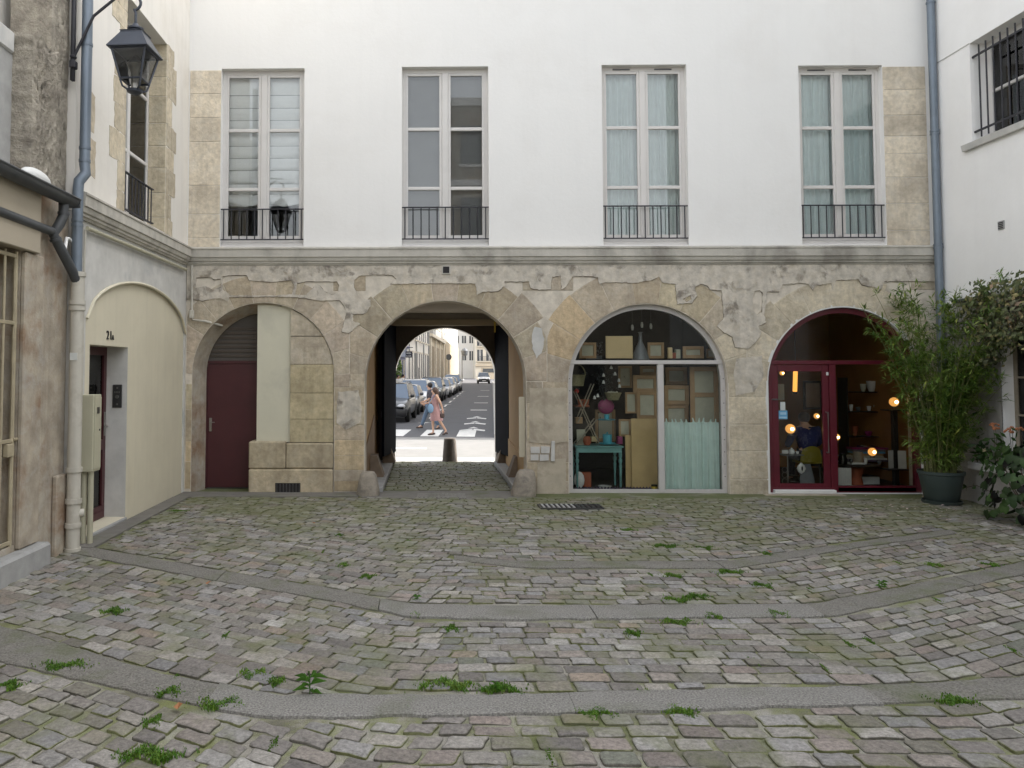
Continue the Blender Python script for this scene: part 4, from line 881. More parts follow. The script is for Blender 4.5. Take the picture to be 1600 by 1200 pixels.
# further clutter in the depth of the antique shop
for (a0, b0, a1, b1, Y, lb) in ((905, 535, 932, 560, 0.62, 'low framed canvas left of the grey dried flower bundle'), (1012, 535, 1038, 560, 0.85, 'dim canvas standing between the conical bottle and the tan block'), (1104, 545, 1122, 560, 0.8, 'small canvas in the corner of the arch above the transom'),
                                (966, 572, 988, 606, 1.2, 'tall narrow canvas behind the white bell flowers'), (1040, 574, 1074, 601, 1.3, 'canvas at the back above the wide brown one'), (930, 640, 962, 690, 1.5, 'large dim canvas at the back behind the tiered stand'), (1000, 572, 1027, 586, 1.25, 'low canvas lying over the wide backed one')):
    canvas(a0, b0, a1, b1, Y, lb)
random.seed(19)
for k, (px, py, w_, h_, mt_, lb) in enumerate(((905, 662, 11, 10, 'wood_brown', 'small brown box by the foot of the folding rack'), (929, 690, 9, 8, 'kraft', 'little tan box at the foot of the cyan stand'), (969, 694, 8, 12, 'plum', 'plum cloth bundle at the end of the teal table'), (1052, 560, 9, 9, 'terracotta', 'tiny rust coloured tin beside the tan block'), (1060, 560, 7, 14, 'canvas', 'slim pale book leaning by the rust tin'), (914, 764, 20, 26, 'terracotta', 'rust red board standing under the teal table'))):
    sbox('clutter_piece', px-w_/2, py-h_, px+w_/2, py, 0.62, 0.12, mt_, lb, 'box')
# teal cafe curtain
a_, b_ = S(1038, 660, 0.28), S(1125, 768, 0.28)
cu = cloth(a_.x, b_.x, b_.z, a_.z, 0.30, 0.028, 9, 'cafe_curtain', 'teal_curtain', 'teal cotton half curtain with tabs across the lower shop window', 'curtain', None, 0, 0.7)
for k in range(10):
    x = a_.x+(b_.x-a_.x)*(k+0.3+rj(0.25))/10; h_ = random.uniform(0.05, 0.09); g_ = random.uniform(0.03, 0.06); lx = rj(0.02); o_ = [(x-g_, -0.012), (x+g_, -0.012), (x+g_*0.35, 0.018), (x+lx+0.009, h_), (x+lx-0.009, h_), (x-g_*0.35, 0.018)]
    mb = MB(); mb.plate([[(p_, a_.z+q_) for p_, q_ in o_]], 0.290, 0.296); mb.build('tab', 'teal_curtain', cu)
# teal table with turned legs
ta, tb = S(898, 697, 0.40), S(975, 764, 0.40)
tt = thing('teal_table', 'teal painted table with turned legs in the antique shop window', 'table', (ta.x, 0.6, tb.z))
mb = MB(); mb.box(ta.x, 0.38, ta.z-0.03, tb.x, 0.95, ta.z, 0.008); mb.build('table_top', 'teal_paint', tt)
mb = MB(); mb.box(ta.x+0.03, 0.41, ta.z-0.12, tb.x-0.03, 0.92, ta.z-0.03); mb.build('apron', 'teal_paint', tt)
hl = ta.z-0.12-0.03
for x, y in ((ta.x+0.05, 0.44), (tb.x-0.05, 0.44), (ta.x+0.05, 0.88), (tb.x-0.05, 0.88)):
    mb = MB(); mb.lathe([(0.016, 0), (0.02, 0.05), (0.017, hl*0.3), (0.03, hl*0.62), (0.02, hl*0.68), (0.034, hl*0.74), (0.034, hl*0.8), (0.02, hl*0.84), (0.03, hl*0.88), (0.03, hl)], (x, y, 0.03), 10); mb.build('leg', 'teal_paint', tt, 50)
def bowl(name, px, py, Y, r, h, mt, label, cat, prof=None, group=None):
    c = S(px, py, Y); mb = MB(); mb.lathe(prof or [(r*0.5, 0), (r*0.85, h*0.4), (r, h), (r*0.94, h), (r*0.75, h*0.45), (0.001, 0.02)], c, 18); return tag(mb.build(name, mt, None, 50), label, cat, group)
TZ = ta.z
# X rack
t_ = thing('folding_rack', 'weathered wooden X-shaped folding rack on the teal table', 'rack', (ta.x+0.2, 0.6, TZ))
for (p0, p1) in (((900, 612), (937, 695)), ((933, 655), (899, 696)), ((928, 600), (903, 660))):
    mb = MB(); mb.cyl(S(*p0, 0.55), S(*p1, 0.55), 0.012, n=6); mb.build('bar', 'wood_grey', t_)
    mb = MB(); mb.cyl(S(*p0, 0.55)+Vector((0, 0.25, 0)), S(*p1, 0.55)+Vector((0, 0.25, 0)), 0.012, n=6); mb.build('bar', 'wood_grey', t_)
sbox('orange_shelf', 900, 633, 921, 636, 0.7, 0.25, 'terracotta', 'little orange brown shelf hung above the folding rack', 'shelf')
for k, px in enumerate((906, 912, 917)): bowl('terracotta_pot', px, 633, 0.8, 0.045, 0.11, 'terracotta', 'tiny terracotta pot on the orange brown shelf', 'pot', group='pots on the orange shelf')
t_ = thing('red_flower', 'red paper flower on a stem behind the rack', 'flower', tuple(S(902, 636, 0.66)))
mb = MB(); mb.cyl(S(902, 636, 0.66), S(901, 612, 0.66), 0.004, n=5); mb.build('stem', 'dark_leaf', t_)
mb = MB(); mb.ball(S(901, 611, 0.66), 0.045, 8, 5); mb.build('bloom', 'red_petal', t_, 40)
bowl('red_pot', 917.5, 695.5, 0.48, 0.07, 0.16, 'terracotta', 'round red orange pot on the teal table', 'pot', [(0.05, 0), (0.075, 0.06), (0.075, 0.12), (0.055, 0.16), (0.05, 0.155), (0.04, 0.05)])
sbox('grey_panel', 901, 671, 915, 695.5, 0.62, 0.02, 'canvas', 'small grey green panel behind the red pot', 'panel')
# cyan tiered stand
ca = S(935, 655, 0.5); cb = S(964, 694, 0.5)
t_ = thing('tiered_stand', 'two-tier stand with cyan shelves on the teal table', 'stand', (ca.x, 0.5, TZ))
for z in (ca.z-0.02, cb.z): mb = MB(); mb.lathe([(0.155, 0), (0.165, 0.012), (0.15, 0.02)], ((ca.x+cb.x)/2, 0.58, z), 20); mb.build('tier', 'cyan_enamel', t_, 40)
for sx in (-1, 1): mb = MB(); mb.cyl(((ca.x+cb.x)/2+sx*0.15, 0.58, cb.z), ((ca.x+cb.x)/2+sx*0.15, 0.58, ca.z), 0.006, n=6); mb.build('post', 'dark_steel', t_)
bowl('cyan_cup', 948, 656, 0.58, 0.05, 0.10, 'cyan_enamel', 'cyan enamel cup on the upper tier', 'cup', [(0.045, 0), (0.05, 0.1), (0.045, 0.1), (0.04, 0.01)])
c = S(949, 693, 0.58); mb = MB(); mb.lathe([(0.08, 0), (0.085, 0.15), (0.09, 0.155), (0.085, 0.17), (0.02, 0.185), (0.012, 0.2), (0.018, 0.215), (0.001, 0.22)], c, 18); tag(mb.build('cyan_pot', 'cyan_enamel', None, 40), 'cyan enamel lidded pot on the lower tier', 'pot')
c = S(947, 635, 0.75); mb = MB(); mb.ball(c, 0.155, 18, 10, 1.0, 0.35, 0.95); tag(mb.build('plum_cushion', 'plum', None, 60), 'round plum coloured cushion behind the tiered stand', 'cushion')
c = S(958, 625, 0.62); mb = MB(); mb.lathe([(0.10, 0), (0.15, 0.12), (0.16, 0.135), (0.15, 0.14), (0.13, 0.09), (0.001, 0.03)], c, 20); tag(mb.build('wicker_basket', 'wicker', None, 40), 'round wicker basket of shells above the plum cushion', 'basket')
c = S(958, 613, 0.62); mb = MB()
for k in range(26): mb.ball((c.x+rj(0.10), c.y+rj(0.1), c.z-0.02+rj(0.02)), random.uniform(0.018, 0.03), 6, 4)
tag(mb.build('shells', 'canvas', None, 40), 'pale shells heaped in the round wicker basket', 'shells', kind='stuff')
c = S(899, 603, 0.6); mb = MB(); mb.lathe([(0.15, 0), (0.19, 0.2), (0.2, 0.21), (0.185, 0.21), (0.13, 0.02)], c, 20); o = tag(mb.build('wicker_basket', 'wicker', None, 40), 'tall olive wicker basket with a hoop handle up by the white frame', 'basket')
mb = MB(); mb.tube([(c.x+0.19*math.cos(a), c.y, c.z+0.2+0.22*math.sin(a)) for a in [math.pi*i/12 for i in range(13)]], 0.012, 6); mb.build('handle', 'wicker', o, 50)
# dark flower spray with white bells
t_ = thing('flower_spray', 'dark leafy spray with white bell flowers hanging in the antique shop', 'flowers', tuple(S(945, 625, 0.7)))
mb = MB(); random.seed(4)
for k in range(170):
    px, py = random.gauss(943, 13), random.gauss(597, 19); c = S(px, py, 0.62+random.random()*0.3); d = Vector((rj(1), rj(0.6), rj(1))).normalized()*0.035; e = Vector((rj(1), rj(1), rj(1))).cross(d).normalized()*0.013
    mb.add([c-d, c+e, c+d, c-e], [(0, 1, 2), (0, 2, 3)])
tag(mb.build('leaves', 'dark_leaf', t_, weld=False), kind='stuff')
for k in range(9): mb = MB(); mb.tube([S(945, 626, 0.72), S(945+rj(9), 605, 0.7), S(943+rj(17), 597+rj(17), 0.68)], 0.005, 5); mb.build('twig', 'dark_leaf', t_)
for px, py in ((955, 574), (961, 584), (943, 586), (967, 594), (968, 603), (943, 597), (934, 618), (929, 621)):
    c = S(px, py, 0.6); mb = MB(); mb.lathe([(0.03, -0.03), (0.024, 0.0), (0.012, 0.03), (0.001, 0.035)], c, 8); mb.build('bell', 'porcelain', t_, 50)
for px, py, rr, lb in ((905.5, 765, 0, 'white oval plate leaning under the teal table'), (945, 764, 1, 'low white bowl on the floor under the teal table'), (926, 765, 2, 'flat white dish on the floor by the leaning plate')):
    if rr == 0:
        c = S(905, 750, 0.5); mb = MB(); mb.ball(c, 0.16, 20, 6, 0.62, 0.12, 1.0)
    else: c = S(px, py, 0.5); mb = MB(); mb.lathe([(0.09, 0), (0.13, 0.06 if rr == 1 else 0.02), (0.12, 0.06 if rr == 1 else 0.02), (0.001, 0.012)], c, 18)
    tag(mb.build('white_plate', 'porcelain', None, 50), lb, 'plate')
z0 = S(900, 767, 0.24).z; mb = MB(); xa, xb = S(898, 760, 0.24).x, S(1028, 760, 0.24).x; n = 26
for k in range(n):
    u0 = xa+(xb-xa)*k/n; u1 = xa+(xb-xa)*(k+1)/n; mb.add([(u0, 0.24, z0), (u1, 0.24, z0), (u1, 0.24, z0+0.035), ((u0+u1)/2, 0.24, z0+0.085), (u0, 0.24, z0+0.035), (u0, 0.245, z0), (u1, 0.245, z0), (u1, 0.245, z0+0.035), ((u0+u1)/2, 0.245, z0+0.085), (u0, 0.245, z0+0.035)], [(0,1,2,3,4), (9,8,7,6,5), (2,7,8,3), (3,8,9,4)])
tag(mb.build('zigzag_trim', 'purple_lace'), 'purple grey zigzag trim along the foot of the antique shop window', 'trim')
c = S(1022.5, 766, 0.27); mb = MB(); mb.lathe([(0.05, 0), (0.056, 0.03), (0.052, 0.10), (0.046, 0.10), (0.045, 0.01)], c, 16); o = tag(mb.build('yellow_mug', 'yellow_enamel', None, 40), 'small yellow mug in the window corner next to the mullion', 'mug')
mb = MB(); mb.lathe([(0.054, 0.072), (0.0545, 0.1), (0.05, 0.104), (0.04, 0.1)], c, 16); mb.build('rim', 'black_wood', o, 40)
c = S(1001, 562, 0.6); mb = MB(); mb.lathe([(0.16, 0), (0.15, 0.06), (0.09, 0.22), (0.035, 0.34), (0.03, 0.5), (0.05, 0.52)], c, 16); tag(mb.build('glazed_bottle', 'grey_glaze', None, 50), 'grey glazed conical bottle standing above the transom', 'bottle')
sbox('amber_block', 1044, 543, 1051, 560, 0.55, 0.06, 'kraft', 'small upright tan wooden block above the transom', 'block')
t_ = thing('pendant_cluster', 'cluster of three small glass pendants hanging under the arch glass', 'pendant lamp', tuple(S(1003, 490, 0.9)))
for px, py in ((988, 512), (1003, 508), (1017, 510)):
    c = S(px, py, 0.9); mb = MB(); mb.cyl((c.x, c.y, c.z+0.05), (c.x, c.y, 3.74), 0.003, n=5); mb.build('cord', 'dark_steel', t_)
    mb = MB(); mb.lathe([(0.02, -0.05), (0.028, 0), (0.02, 0.05), (0.008, 0.06)], c, 8); mb.build('glass_drop', 'porcelain', t_, 50)
mb = MB(); c = S(928, 545, 0.85)
for k in range(90): 
    p = Vector((c.x+rj(0.17), c.y+rj(0.08), c.z+rj(0.13))); d = Vector((rj(1), rj(1), rj(1))).normalized()*0.03; e = d.cross(Vector((rj(1), rj(1), rj(1)))).normalized()*0.014; mb.add([p-d, p+e, p+d, p-e], [(0, 1, 2), (0, 2, 3)])
mb.box(c.x-0.15, c.y-0.02, c.z-0.2, c.x+0.15, c.y+0.02, c.z-0.13); tag(mb.build('dried_wreath', 'grey_glaze', None, weld=False), 'grey dried flower bundle left of the kraft board', 'dried flowers')
# ------------------------------------------------------------------ gallery contents (maroon front)
def globe(px, py, Y, r, label, base=None, warm='lamp_warm', inner=True):
    c = S(px, py, Y); t_ = thing('globe_lamp', label, 'lamp', tuple(c-Vector((0, 0, r*1.3))))
    mb = MB(); mb.ball(c, r, 16, 10); mb.build('globe', warm, t_, 60)
    mb = MB(); mb.lathe([(r*0.55, -r*1.35), (r*0.5, -r*1.1), (r*0.3, -r*0.93)], c, 14); mb.build('lamp_foot', 'dark_steel', t_, 40)
    mb = MB(); mb.ball(c-Vector((0, r*0.92, -0.0)), r*0.35, 10, 6, 1, 0.4, 1); mb.build('bulb', 'lamp_core', t_, 60)
    return t_
globe(1397, 628, 0.62, 0.085, 'glowing amber globe lamp on top of the tall black stand')
globe(1363, 706, 0.55, 0.075, 'glowing pale globe lamp on the dark round table')
globe(1235, 670, 0.95, 0.09, 'glowing shell shaded lamp behind the blue sticker of the maroon door')
globe(1307, 683, 1.1, 0.065, 'small glowing amber lamp behind the maroon post')
globe(1276, 650, 1.6, 0.055, 'small dim gold lamp next to the mirror in the gallery')
globe(1222, 583, 1.3, 0.045, 'small ceiling spot glowing at the top corner of the maroon door')
c0, c1 = S(1243, 577, 1.2), S(1242, 612, 1.2); t_ = thing('tube_light', 'upright glowing orange tube light seen through the maroon door', 'lamp', tuple(c1))
mb = MB(); mb.cyl(c0, c1, 0.04, n=12); mb.build('tube', 'tube_warm', t_, 40)
mb = MB(); mb.cyl(c1-Vector((0, 0, 0.04)), c1, 0.045, n=12); mb.cyl(c0, (c0.x, c0.y, 3.7), 0.008, n=6); mb.build('fitting', 'black_wood', t_, 40)
# tall black stand
c = S(1397, 640, 0.62); t_ = thing('black_stand', 'tall black stand with a cross plate carrying the amber globe', 'stand', (c.x, 0.62, 0.03))
mb = MB(); mb.box(c.x-0.045, 0.58, 0.05, c.x+0.045, 0.67, c.z-0.02, 0.006); mb.build('post', 'black_wood', t_)
mb = MB(); mb.box(S(1381, 640, 0.62).x, 0.5, c.z-0.02, S(1414, 640, 0.62).x, 0.75, c.z, 0.004); mb.build('top_plate', 'black_wood', t_)
mb = MB(); mb.box(c.x-0.17, 0.45, 0.03, c.x+0.17, 0.8, 0.055, 0.006); mb.build('base', 'black_wood', t_)
mb = MB(); mb.box(S(1385, 733, 0.5).x, 0.45, S(1385, 733, 0.5).z-0.02, S(1418, 733, 0.5).x, 0.72, S(1385, 733, 0.5).z, 0.004); mb.build('lower_plate', 'black_wood', t_)
for (a0, b0, a1, b1, dy) in ((1388, 704, 1399, 732, 0.05), (1403, 704, 1414, 732, -0.05)):
    p0, p1 = S(a0, b0, 0.52), S(a1, b1, 0.52); mb = MB(); mb.add([(p0.x, 0.52, p1.z), (p1.x, 0.52+dy, p1.z), (p1.x, 0.52+dy, p0.z), (p0.x, 0.52, p0.z), (p0.x, 0.53, p1.z), (p1.x, 0.53+dy, p1.z), (p1.x, 0.53+dy, p0.z), (p0.x, 0.53, p0.z)], [(0,1,2,3), (4,5,6,7), (0,1,5,4), (1,2,6,5), (2,3,7,6), (3,0,4,7)])
    tag(mb.build('white_card', 'porcelain'), 'upright folded white card on the lower plate of the black stand', 'card', 'white cards on the black stand')
# round table with pedestal
c = S(1340, 726, 0.6); t_ = thing('round_table', 'dark round table on an orange brown pedestal in the gallery', 'table', (c.x, 0.62, 0.03))
mb = MB(); mb.lathe([(0.42, -0.03), (0.45, -0.015), (0.43, 0)], (c.x, 0.68, c.z), 28, None, 1, 0.7); mb.build('table_top', 'black_wood', t_, 40)
mb = MB(); mb.lathe([(0.15, 0), (0.13, 0.05), (0.10, 0.2), (0.14, c.z-0.1), (0.2, c.z-0.07)], (c.x, 0.68, 0.03), 18); mb.build('pedestal', 'terracotta', t_, 40)
TZ2 = c.z
t_ = thing('glass_jug', 'clear glass pitcher on the dark round table', 'jug', tuple(S(1316, 725, 0.6)))
c = S(1317, 725, 0.6); mb = MB(); mb.lathe([(0.07, 0), (0.085, 0.06), (0.06, 0.15), (0.07, 0.19), (0.066, 0.19), (0.056, 0.15), (0.08, 0.06), (0.06, 0.01)], c, 16); mb.build('jug_body', 'lantern_glass', t_, 50)
mb = MB(); mb.tube([(c.x-0.07+0.0, c.y, c.z+0.16), (c.x-0.12, c.y, c.z+0.14), (c.x-0.13, c.y, c.z+0.08), (c.x-0.08, c.y, c.z+0.05)], 0.010, 6); mb.build('handle', 'grey_glaze', t_, 50)
c = S(1341, 724, 0.66); mb = MB(); mb.lathe([(0.08, 0), (0.09, 0.10), (0.085, 0.2), (0.09, 0.21), (0.08, 0.21), (0.07, 0.03)], c, 14); tag(mb.build('stoneware_vase', 'wood_grey', None, 40), 'square-shouldered grey stoneware vase on the dark round table', 'vase')
sbox('flat_book', 1329, 723, 1352, 726, 0.5, 0.15, 'porcelain', 'pale flat book lying on the edge of the dark round table', 'book')
# ribbed radiator panel, books, shelf
ra, rb = S(1305, 731, 0.45), S(1331, 764, 0.45); t_ = thing('ribbed_panel', 'pale ribbed panel standing under the dark round table', 'panel', (ra.x, 0.45, rb.z))
for k in range(8): mb = MB(); x = ra.x+(rb.x-ra.x)*(k+0.5)/8; mb.cyl((x, 0.46, rb.z), (x, 0.46, ra.z), 0.02, n=8); mb.build('rib', 'grey_plaster', t_, 40)
random.seed(8)
bc = ('purple_lace', 'porcelain', 'canvas', 'wood_brown', 'sticker_blue', 'grey_glaze', 'plum')
for k in range(7):
    y0 = 722-k*3.2; sbox('stacked_book', 1334+rj(3), y0-3, 1384+rj(6), y0-0.3, 1.3, 0.25, bc[k % 7], ('lowest purple', 'white', 'grey', 'brown', 'blue', 'slate', 'topmost plum')[k]+' book in the stack behind the round table', 'book', 'books stacked behind the round table', 0.003)
sa, sb = S(1322, 590, 1.9), S(1392, 765, 1.9); t_ = thing('display_shelf', 'dark open display shelf at the back of the gallery', 'shelf', (sa.x, 2.0, 0.03))
for x in (sa.x, sb.x-0.03): mb = MB(); mb.box(x, 1.9, 0.03, x+0.03, 2.25, sa.z); mb.build('upright', 'black_wood', t_)
for py in (612, 643, 682, 716, 745): z = S(1350, py, 1.9).z; mb = MB(); mb.box(sa.x+0.03, 1.9, z-0.02, sb.x-0.03, 2.24, z); mb.build('board', 'black_wood', t_)
for px, py, r, h, mt_, lb in ((1362, 612, 0.10, 0.22, 'porcelain', 'white jug on the top board of the display shelf'), (1358, 642, 0.045, 0.1, 'porcelain', 'white beaker on the second board of the display shelf'), (1369, 642, 0.05, 0.12, 'canvas', 'grey beaker beside the white one on the display shelf'), (1341, 642, 0.05, 0.08, 'grey_glaze', 'slate bowl on the second board of the display shelf'), (1357, 681, 0.07, 0.09, 'plum', 'plum bowl on the third board of the display shelf'), (1336, 681, 0.06, 0.2, 'terracotta', 'terracotta flask on the third board of the display shelf')):
    bowl('shelf_vessel', px, py, 2.05, r, h, mt_, lb, 'vessel')
for k in range(14):
    x = S(1345+k*3, 716, 2.0).x; mb = MB(); mb.box(x, 1.95, S(1345, 715.5, 1.9).z, x+0.035, 2.15, S(1345, 700+rj(3), 1.9).z, 0.003); tag(mb.build('shelved_book', bc[k % 7]), 'upright book in the row on the fourth board of the display shelf', 'book', 'books on the display shelf')
# side table with small things, scroll-legged, and the mask panel
c = S(1238, 710, 0.6); t_ = thing('side_table', 'small iron side table with a thin top behind the maroon door', 'table', (c.x, 0.6, 0.03))
mb = MB(); mb.box(S(1220, 710, 0.6).x, 0.5, c.z-0.015, S(1253, 710, 0.6).x, 0.8, c.z, 0.004); mb.build('table_top', 'grey_glaze', t_)
for x, y in ((S(1233, 740, 0.6).x, 0.65),): mb = MB(); mb.cyl((x, y, 0.05), (x, y, c.z-0.015), 0.012, n=8); mb.build('leg', 'steel', t_, 40)
for py in (742, 752, 734): 
    q = S(1222, py, 0.62); mb = MB(); mb.tube([(q.x+0.05+0.05*math.cos(a), q.y, q.z+0.05*math.sin(a)) for a in [i*math.pi/6 for i in range(13)]], 0.006, 5); mb.build('scroll', 'steel', t_, 40)
for py in (742, 752): q = S(1234, py, 0.62); mb = MB(); mb.cyl(q, S(1248, py+1, 0.62), 0.008, n=6); mb.build('bar', 'steel', t_)
mb = MB(); mb.lathe([(0.13, 0), (0.13, 0.02), (0.02, 0.03)], (S(1233, 740, 0.6).x, 0.65, 0.03), 14); mb.build('foot', 'dark_steel', t_, 40)
bowl('small_teapot', 1237, 709.5, 0.62, 0.06, 0.11, 'porcelain', 'small pale teapot on the iron side table', 'teapot', [(0.04, 0), (0.06, 0.04), (0.045, 0.08), (0.015, 0.095), (0.015, 0.115), (0.001, 0.12)])
sbox('note_card', 1222, 703, 1232, 709, 0.58, 0.01, 'porcelain', 'white note card on the iron side table', 'card'); bowl('tea_cup', 1246, 709.5, 0.62, 0.028, 0.05, 'porcelain', 'tiny white cup on the iron side table', 'cup')
a_, b_ = S(1248, 726, 0.42), S(1276, 764, 0.42); mb = MB(); mb.add([(a_.x+0.02, 0.42, b_.z), (b_.x, 0.42, b_.z), (b_.x-0.06, 0.5, a_.z), (a_.x+0.06, 0.5, a_.z), (a_.x+0.02, 0.44, b_.z), (b_.x, 0.44, b_.z), (b_.x-0.06, 0.52, a_.z), (a_.x+0.06, 0.52, a_.z)], [(0,1,2,3), (4,5,6,7), (0,1,5,4), (1,2,6,5), (2,3,7,6), (3,0,4,7)])
tag(mb.build('leaning_panel', 'grey_glaze'), 'mottled grey green panel leaning inside the maroon door', 'panel')
c = S(1252, 732, 0.36); mb = MB(); mb.lathe([(0.001, -0.1), (0.06, -0.06), (0.085, 0.0), (0.06, 0.06), (0.001, 0.11)], c, 14, None, 1, 0.45); o = tag(mb.build('metal_mask', 'porcelain', None, 50), 'silver almond shaped mask beside the leaning panel', 'mask')
mb = MB(); mb.lathe([(0.001, -0.05), (0.016, -0.01), (0.016, 0.02), (0.001, 0.055)], c-Vector((0, 0.036, 0)), 10, None, 1, 0.3); mb.build('slot', 'black_wood', o)
# mirror at the back
a_, b_ = S(1255, 595, 2.4), S(1285, 640, 2.4); t_ = thing('wall_mirror', 'dark framed mirror on the back wall behind the maroon door', 'mirror', (a_.x, 2.4, b_.z))
mb = MB(); mb.box(a_.x, 2.4, b_.z, b_.x, 2.44, a_.z, 0.01); mb.build('frame', 'black_wood', t_)
mb = MB(); mb.box(a_.x+0.05, 2.39, b_.z+0.05, b_.x-0.05, 2.399, a_.z-0.05); mb.build('mirror_glass', 'steel', t_)
# olive chair
c = S(1263, 735, 1.0); t_ = thing('olive_chair', 'olive yellow moulded chair under the person in blue', 'chair', (c.x, 1.0, 0.03))
cs_ = Vector((c.x, 1.0, 0))
mb = MB(); mb.box(cs_.x-0.2, 0.85, 0.44, cs_.x+0.2, 1.25, 0.48, 0.02); mb.build('seat', 'olive_plastic', t_, 40)
mb = MB(); n = 9
vs = []
for k in range(6):
    zz_ = 0.48+0.30*k/5
    for i in range(n): u = -1+2*i/(n-1); vs.append((cs_.x+u*(0.2-0.07*(k/5)**2), 0.83+0.05*u*u-0.03*k/5, zz_-0.05*u*u*(k == 5)))
mb.add(vs, [(k*n+i, k*n+i+1, (k+1)*n+i+1, (k+1)*n+i) for k in range(5) for i in range(n-1)]); mb.add([(a, b+0.015, c_) for a, b, c_ in vs], [(k*n+i, k*n+i+1, (k+1)*n+i+1, (k+1)*n+i) for k in range(5) for i in range(n-1)]); mb.build('backrest', 'olive_plastic', t_, 60)
for x, y in ((-0.17, 0.88), (0.17, 0.88), (-0.17, 1.22), (0.17, 1.22)): mb = MB(); mb.cyl((cs_.x+x, y, 0.03), (cs_.x+x*0.9, y, 0.44), 0.012, n=8); mb.build('leg', 'dark_steel', t_)
CHAIR = cs_

for k, (px, py, Y, r, h, mt_, lb) in enumerate(((1353, 725, 0.5, 0.035, 0.11, 'porcelain', 'white tumbler beside the pale globe lamp'), (1330, 725, 0.5, 0.03, 0.09, 'lantern_glass', 'clear tumbler next to the glass pitcher'), (1374, 725, 0.55, 0.04, 0.06, 'grey_glaze', 'slate saucer bowl at the table edge by the pale globe'), (1349, 612, 2.05, 0.06, 0.16, 'canvas', 'grey pitcher on the top board of the display shelf'), (1378, 612, 2.05, 0.05, 0.2, 'opal_amber', 'amber flask on the top board of the display shelf'), (1375, 681, 2.05, 0.06, 0.12, 'porcelain', 'white pot on the third board of the display shelf'), (1330, 642, 2.05, 0.04, 0.13, 'porcelain', 'white vase at the end of the second shelf board'))):
    bowl('glass_vessel', px, py, Y, r, h, mt_, lb, 'vessel')
for k, (a0, b0, a1, b1, Y, mt_, lb) in enumerate(((1330, 575, 1350, 596, 2.9, 'canvas', 'small pale print on the gallery back wall'), (1360, 572, 1384, 598, 2.9, 'wood_grey', 'brown print on the gallery back wall'), (1215, 600, 1226, 625, 2.0, 'canvas', 'narrow print hung behind the white opening notice'), (1335, 745, 1375, 757, 0.9, 'porcelain', 'stack of pale papers under the round table'))):
    sbox('gallery_print', a0, b0, a1, b1, Y, 0.04, mt_, lb, 'print')
# seated person in the gallery
t_ = thing('person', 'seated person in a dark blue jumper seen from behind in the gallery', 'person', (CHAIR.x+0.03, 1.05, 0.0), local=True)
part_mesh(PM['c'], t_, 'body'); part_mesh(PM['c_shirt'], t_, 'jumper'); part_mesh(PM['c_trousers'], t_, 'trousers'); hair(SIT, 'hair_dark', t_, 0.0, (0, -1, 0)); shoes(SIT, t_)
# ------------------------------------------------------------------ left wing with door 21A
left = thing('side_house', 'pale plastered side house with a cream blind arch and house door', 'building', (LW, -2.3, 0))
pA = [(-4.28, -0.02), (-0.06, -0.02), (-0.06, 2.88)]+[(-0.06-4.22*i/20, 2.88+0.66*math.sin(math.acos(max(-1, min(1, 1-2*i/20))))**1.15) for i in range(1, 20)]+[(-4.28, 2.88)]
wY0, wY1 = -3.05, -1.25
mb = MB(); mb.plate([[(-4.68, -0.1), (-0.002, -0.1), (-0.002, 4.2), (-4.68, 4.2)], pA], LW, LW-0.4, YZ); mb.build('lower_wall', 'grey_plaster', left)
mb = MB(); mb.plate([[(-4.68, 4.21), (-0.002, 4.21), (-0.002, 13), (-4.68, 13)], [(wY0, 4.52), (wY1, 4.52), (wY1, 7.74), (wY0, 7.74)]], LW, LW-0.42, YZ); mb.build('upper_wall', 'left_plaster', left)
dY0, dY1, dZ = -4.07, -2.73, 2.55
mb = MB(); mb.plate([[(-4.3, -0.05), (-0.03, -0.05), (-0.03, 3.75), (-4.3, 3.75)], [(dY0, 0.06), (dY1, 0.06), (dY1, dZ), (dY0, dZ)]], LW-0.03, LW-0.38, YZ); mb.build('arch_panel', 'cream_paint', left)
mb = MB(); n = len(pA)
rim = [(LW+0.018, a_, b_) for a_, b_ in pA[2:]]; mb.tube(rim, 0.022, 6); mb.build('arch_rim', 'cream_paint', left, 40)
mb = MB(); mb.box(LW-0.37, dY1-0.001, 0.05, LW-0.031, dY1+0.02, dZ-0.002); mb.build('door_reveal', 'grey_plaster', left)
mb = MB(); mb.box(LW-0.4, dY0, 0.0, LW-0.0, dY1, 0.058, 0.01); mb.build('door_sill', 'step_stone', left)
XD = LW-0.34; s_ = 0.1
mb = MB(); mb.box(XD, dY0, 0.06, XD-0.06, dY0+s_, dZ); mb.box(XD, dY1-s_, 0.06, XD-0.06, dY1, dZ); mb.box(XD-0.001, dY0+s_, 0.06, XD-0.06, dY1-s_, 0.24); mb.box(XD-0.001, dY0+s_, 1.05, XD-0.06, dY1-s_, 1.2); mb.box(XD-0.001, dY0+s_, dZ-0.12, XD-0.06, dY1-s_, dZ)
dr = mb.build('house_door', 'maroon', left)
mb = MB(); mb.box(XD+0.02, dY0+0.05, 0.07, XD+0.0, dY1-0.05, 0.17, 0.006); mb.build('kick_rail', 'maroon', dr)
for z0, z1 in ((0.24, 1.05), (1.2, dZ-0.12)): mb = MB(); mb.box(XD-0.025, dY0+s_, z0, XD-0.032, dY1-s_, z1); mb.build('pane', 'door_glass', dr)
mb = MB(); mb.box(XD+0.001, dY1-0.085, 1.25, XD+0.012, dY1-0.03, 1.6, 0.003); mb.box(XD+0.012, dY1-0.07, 1.38, XD+0.05, dY1-0.05, 1.40); mb.box(XD+0.045, dY1-0.18, 1.38, XD+0.06, dY1-0.05, 1.4, 0.003); mb.build('handle', 'steel', dr)
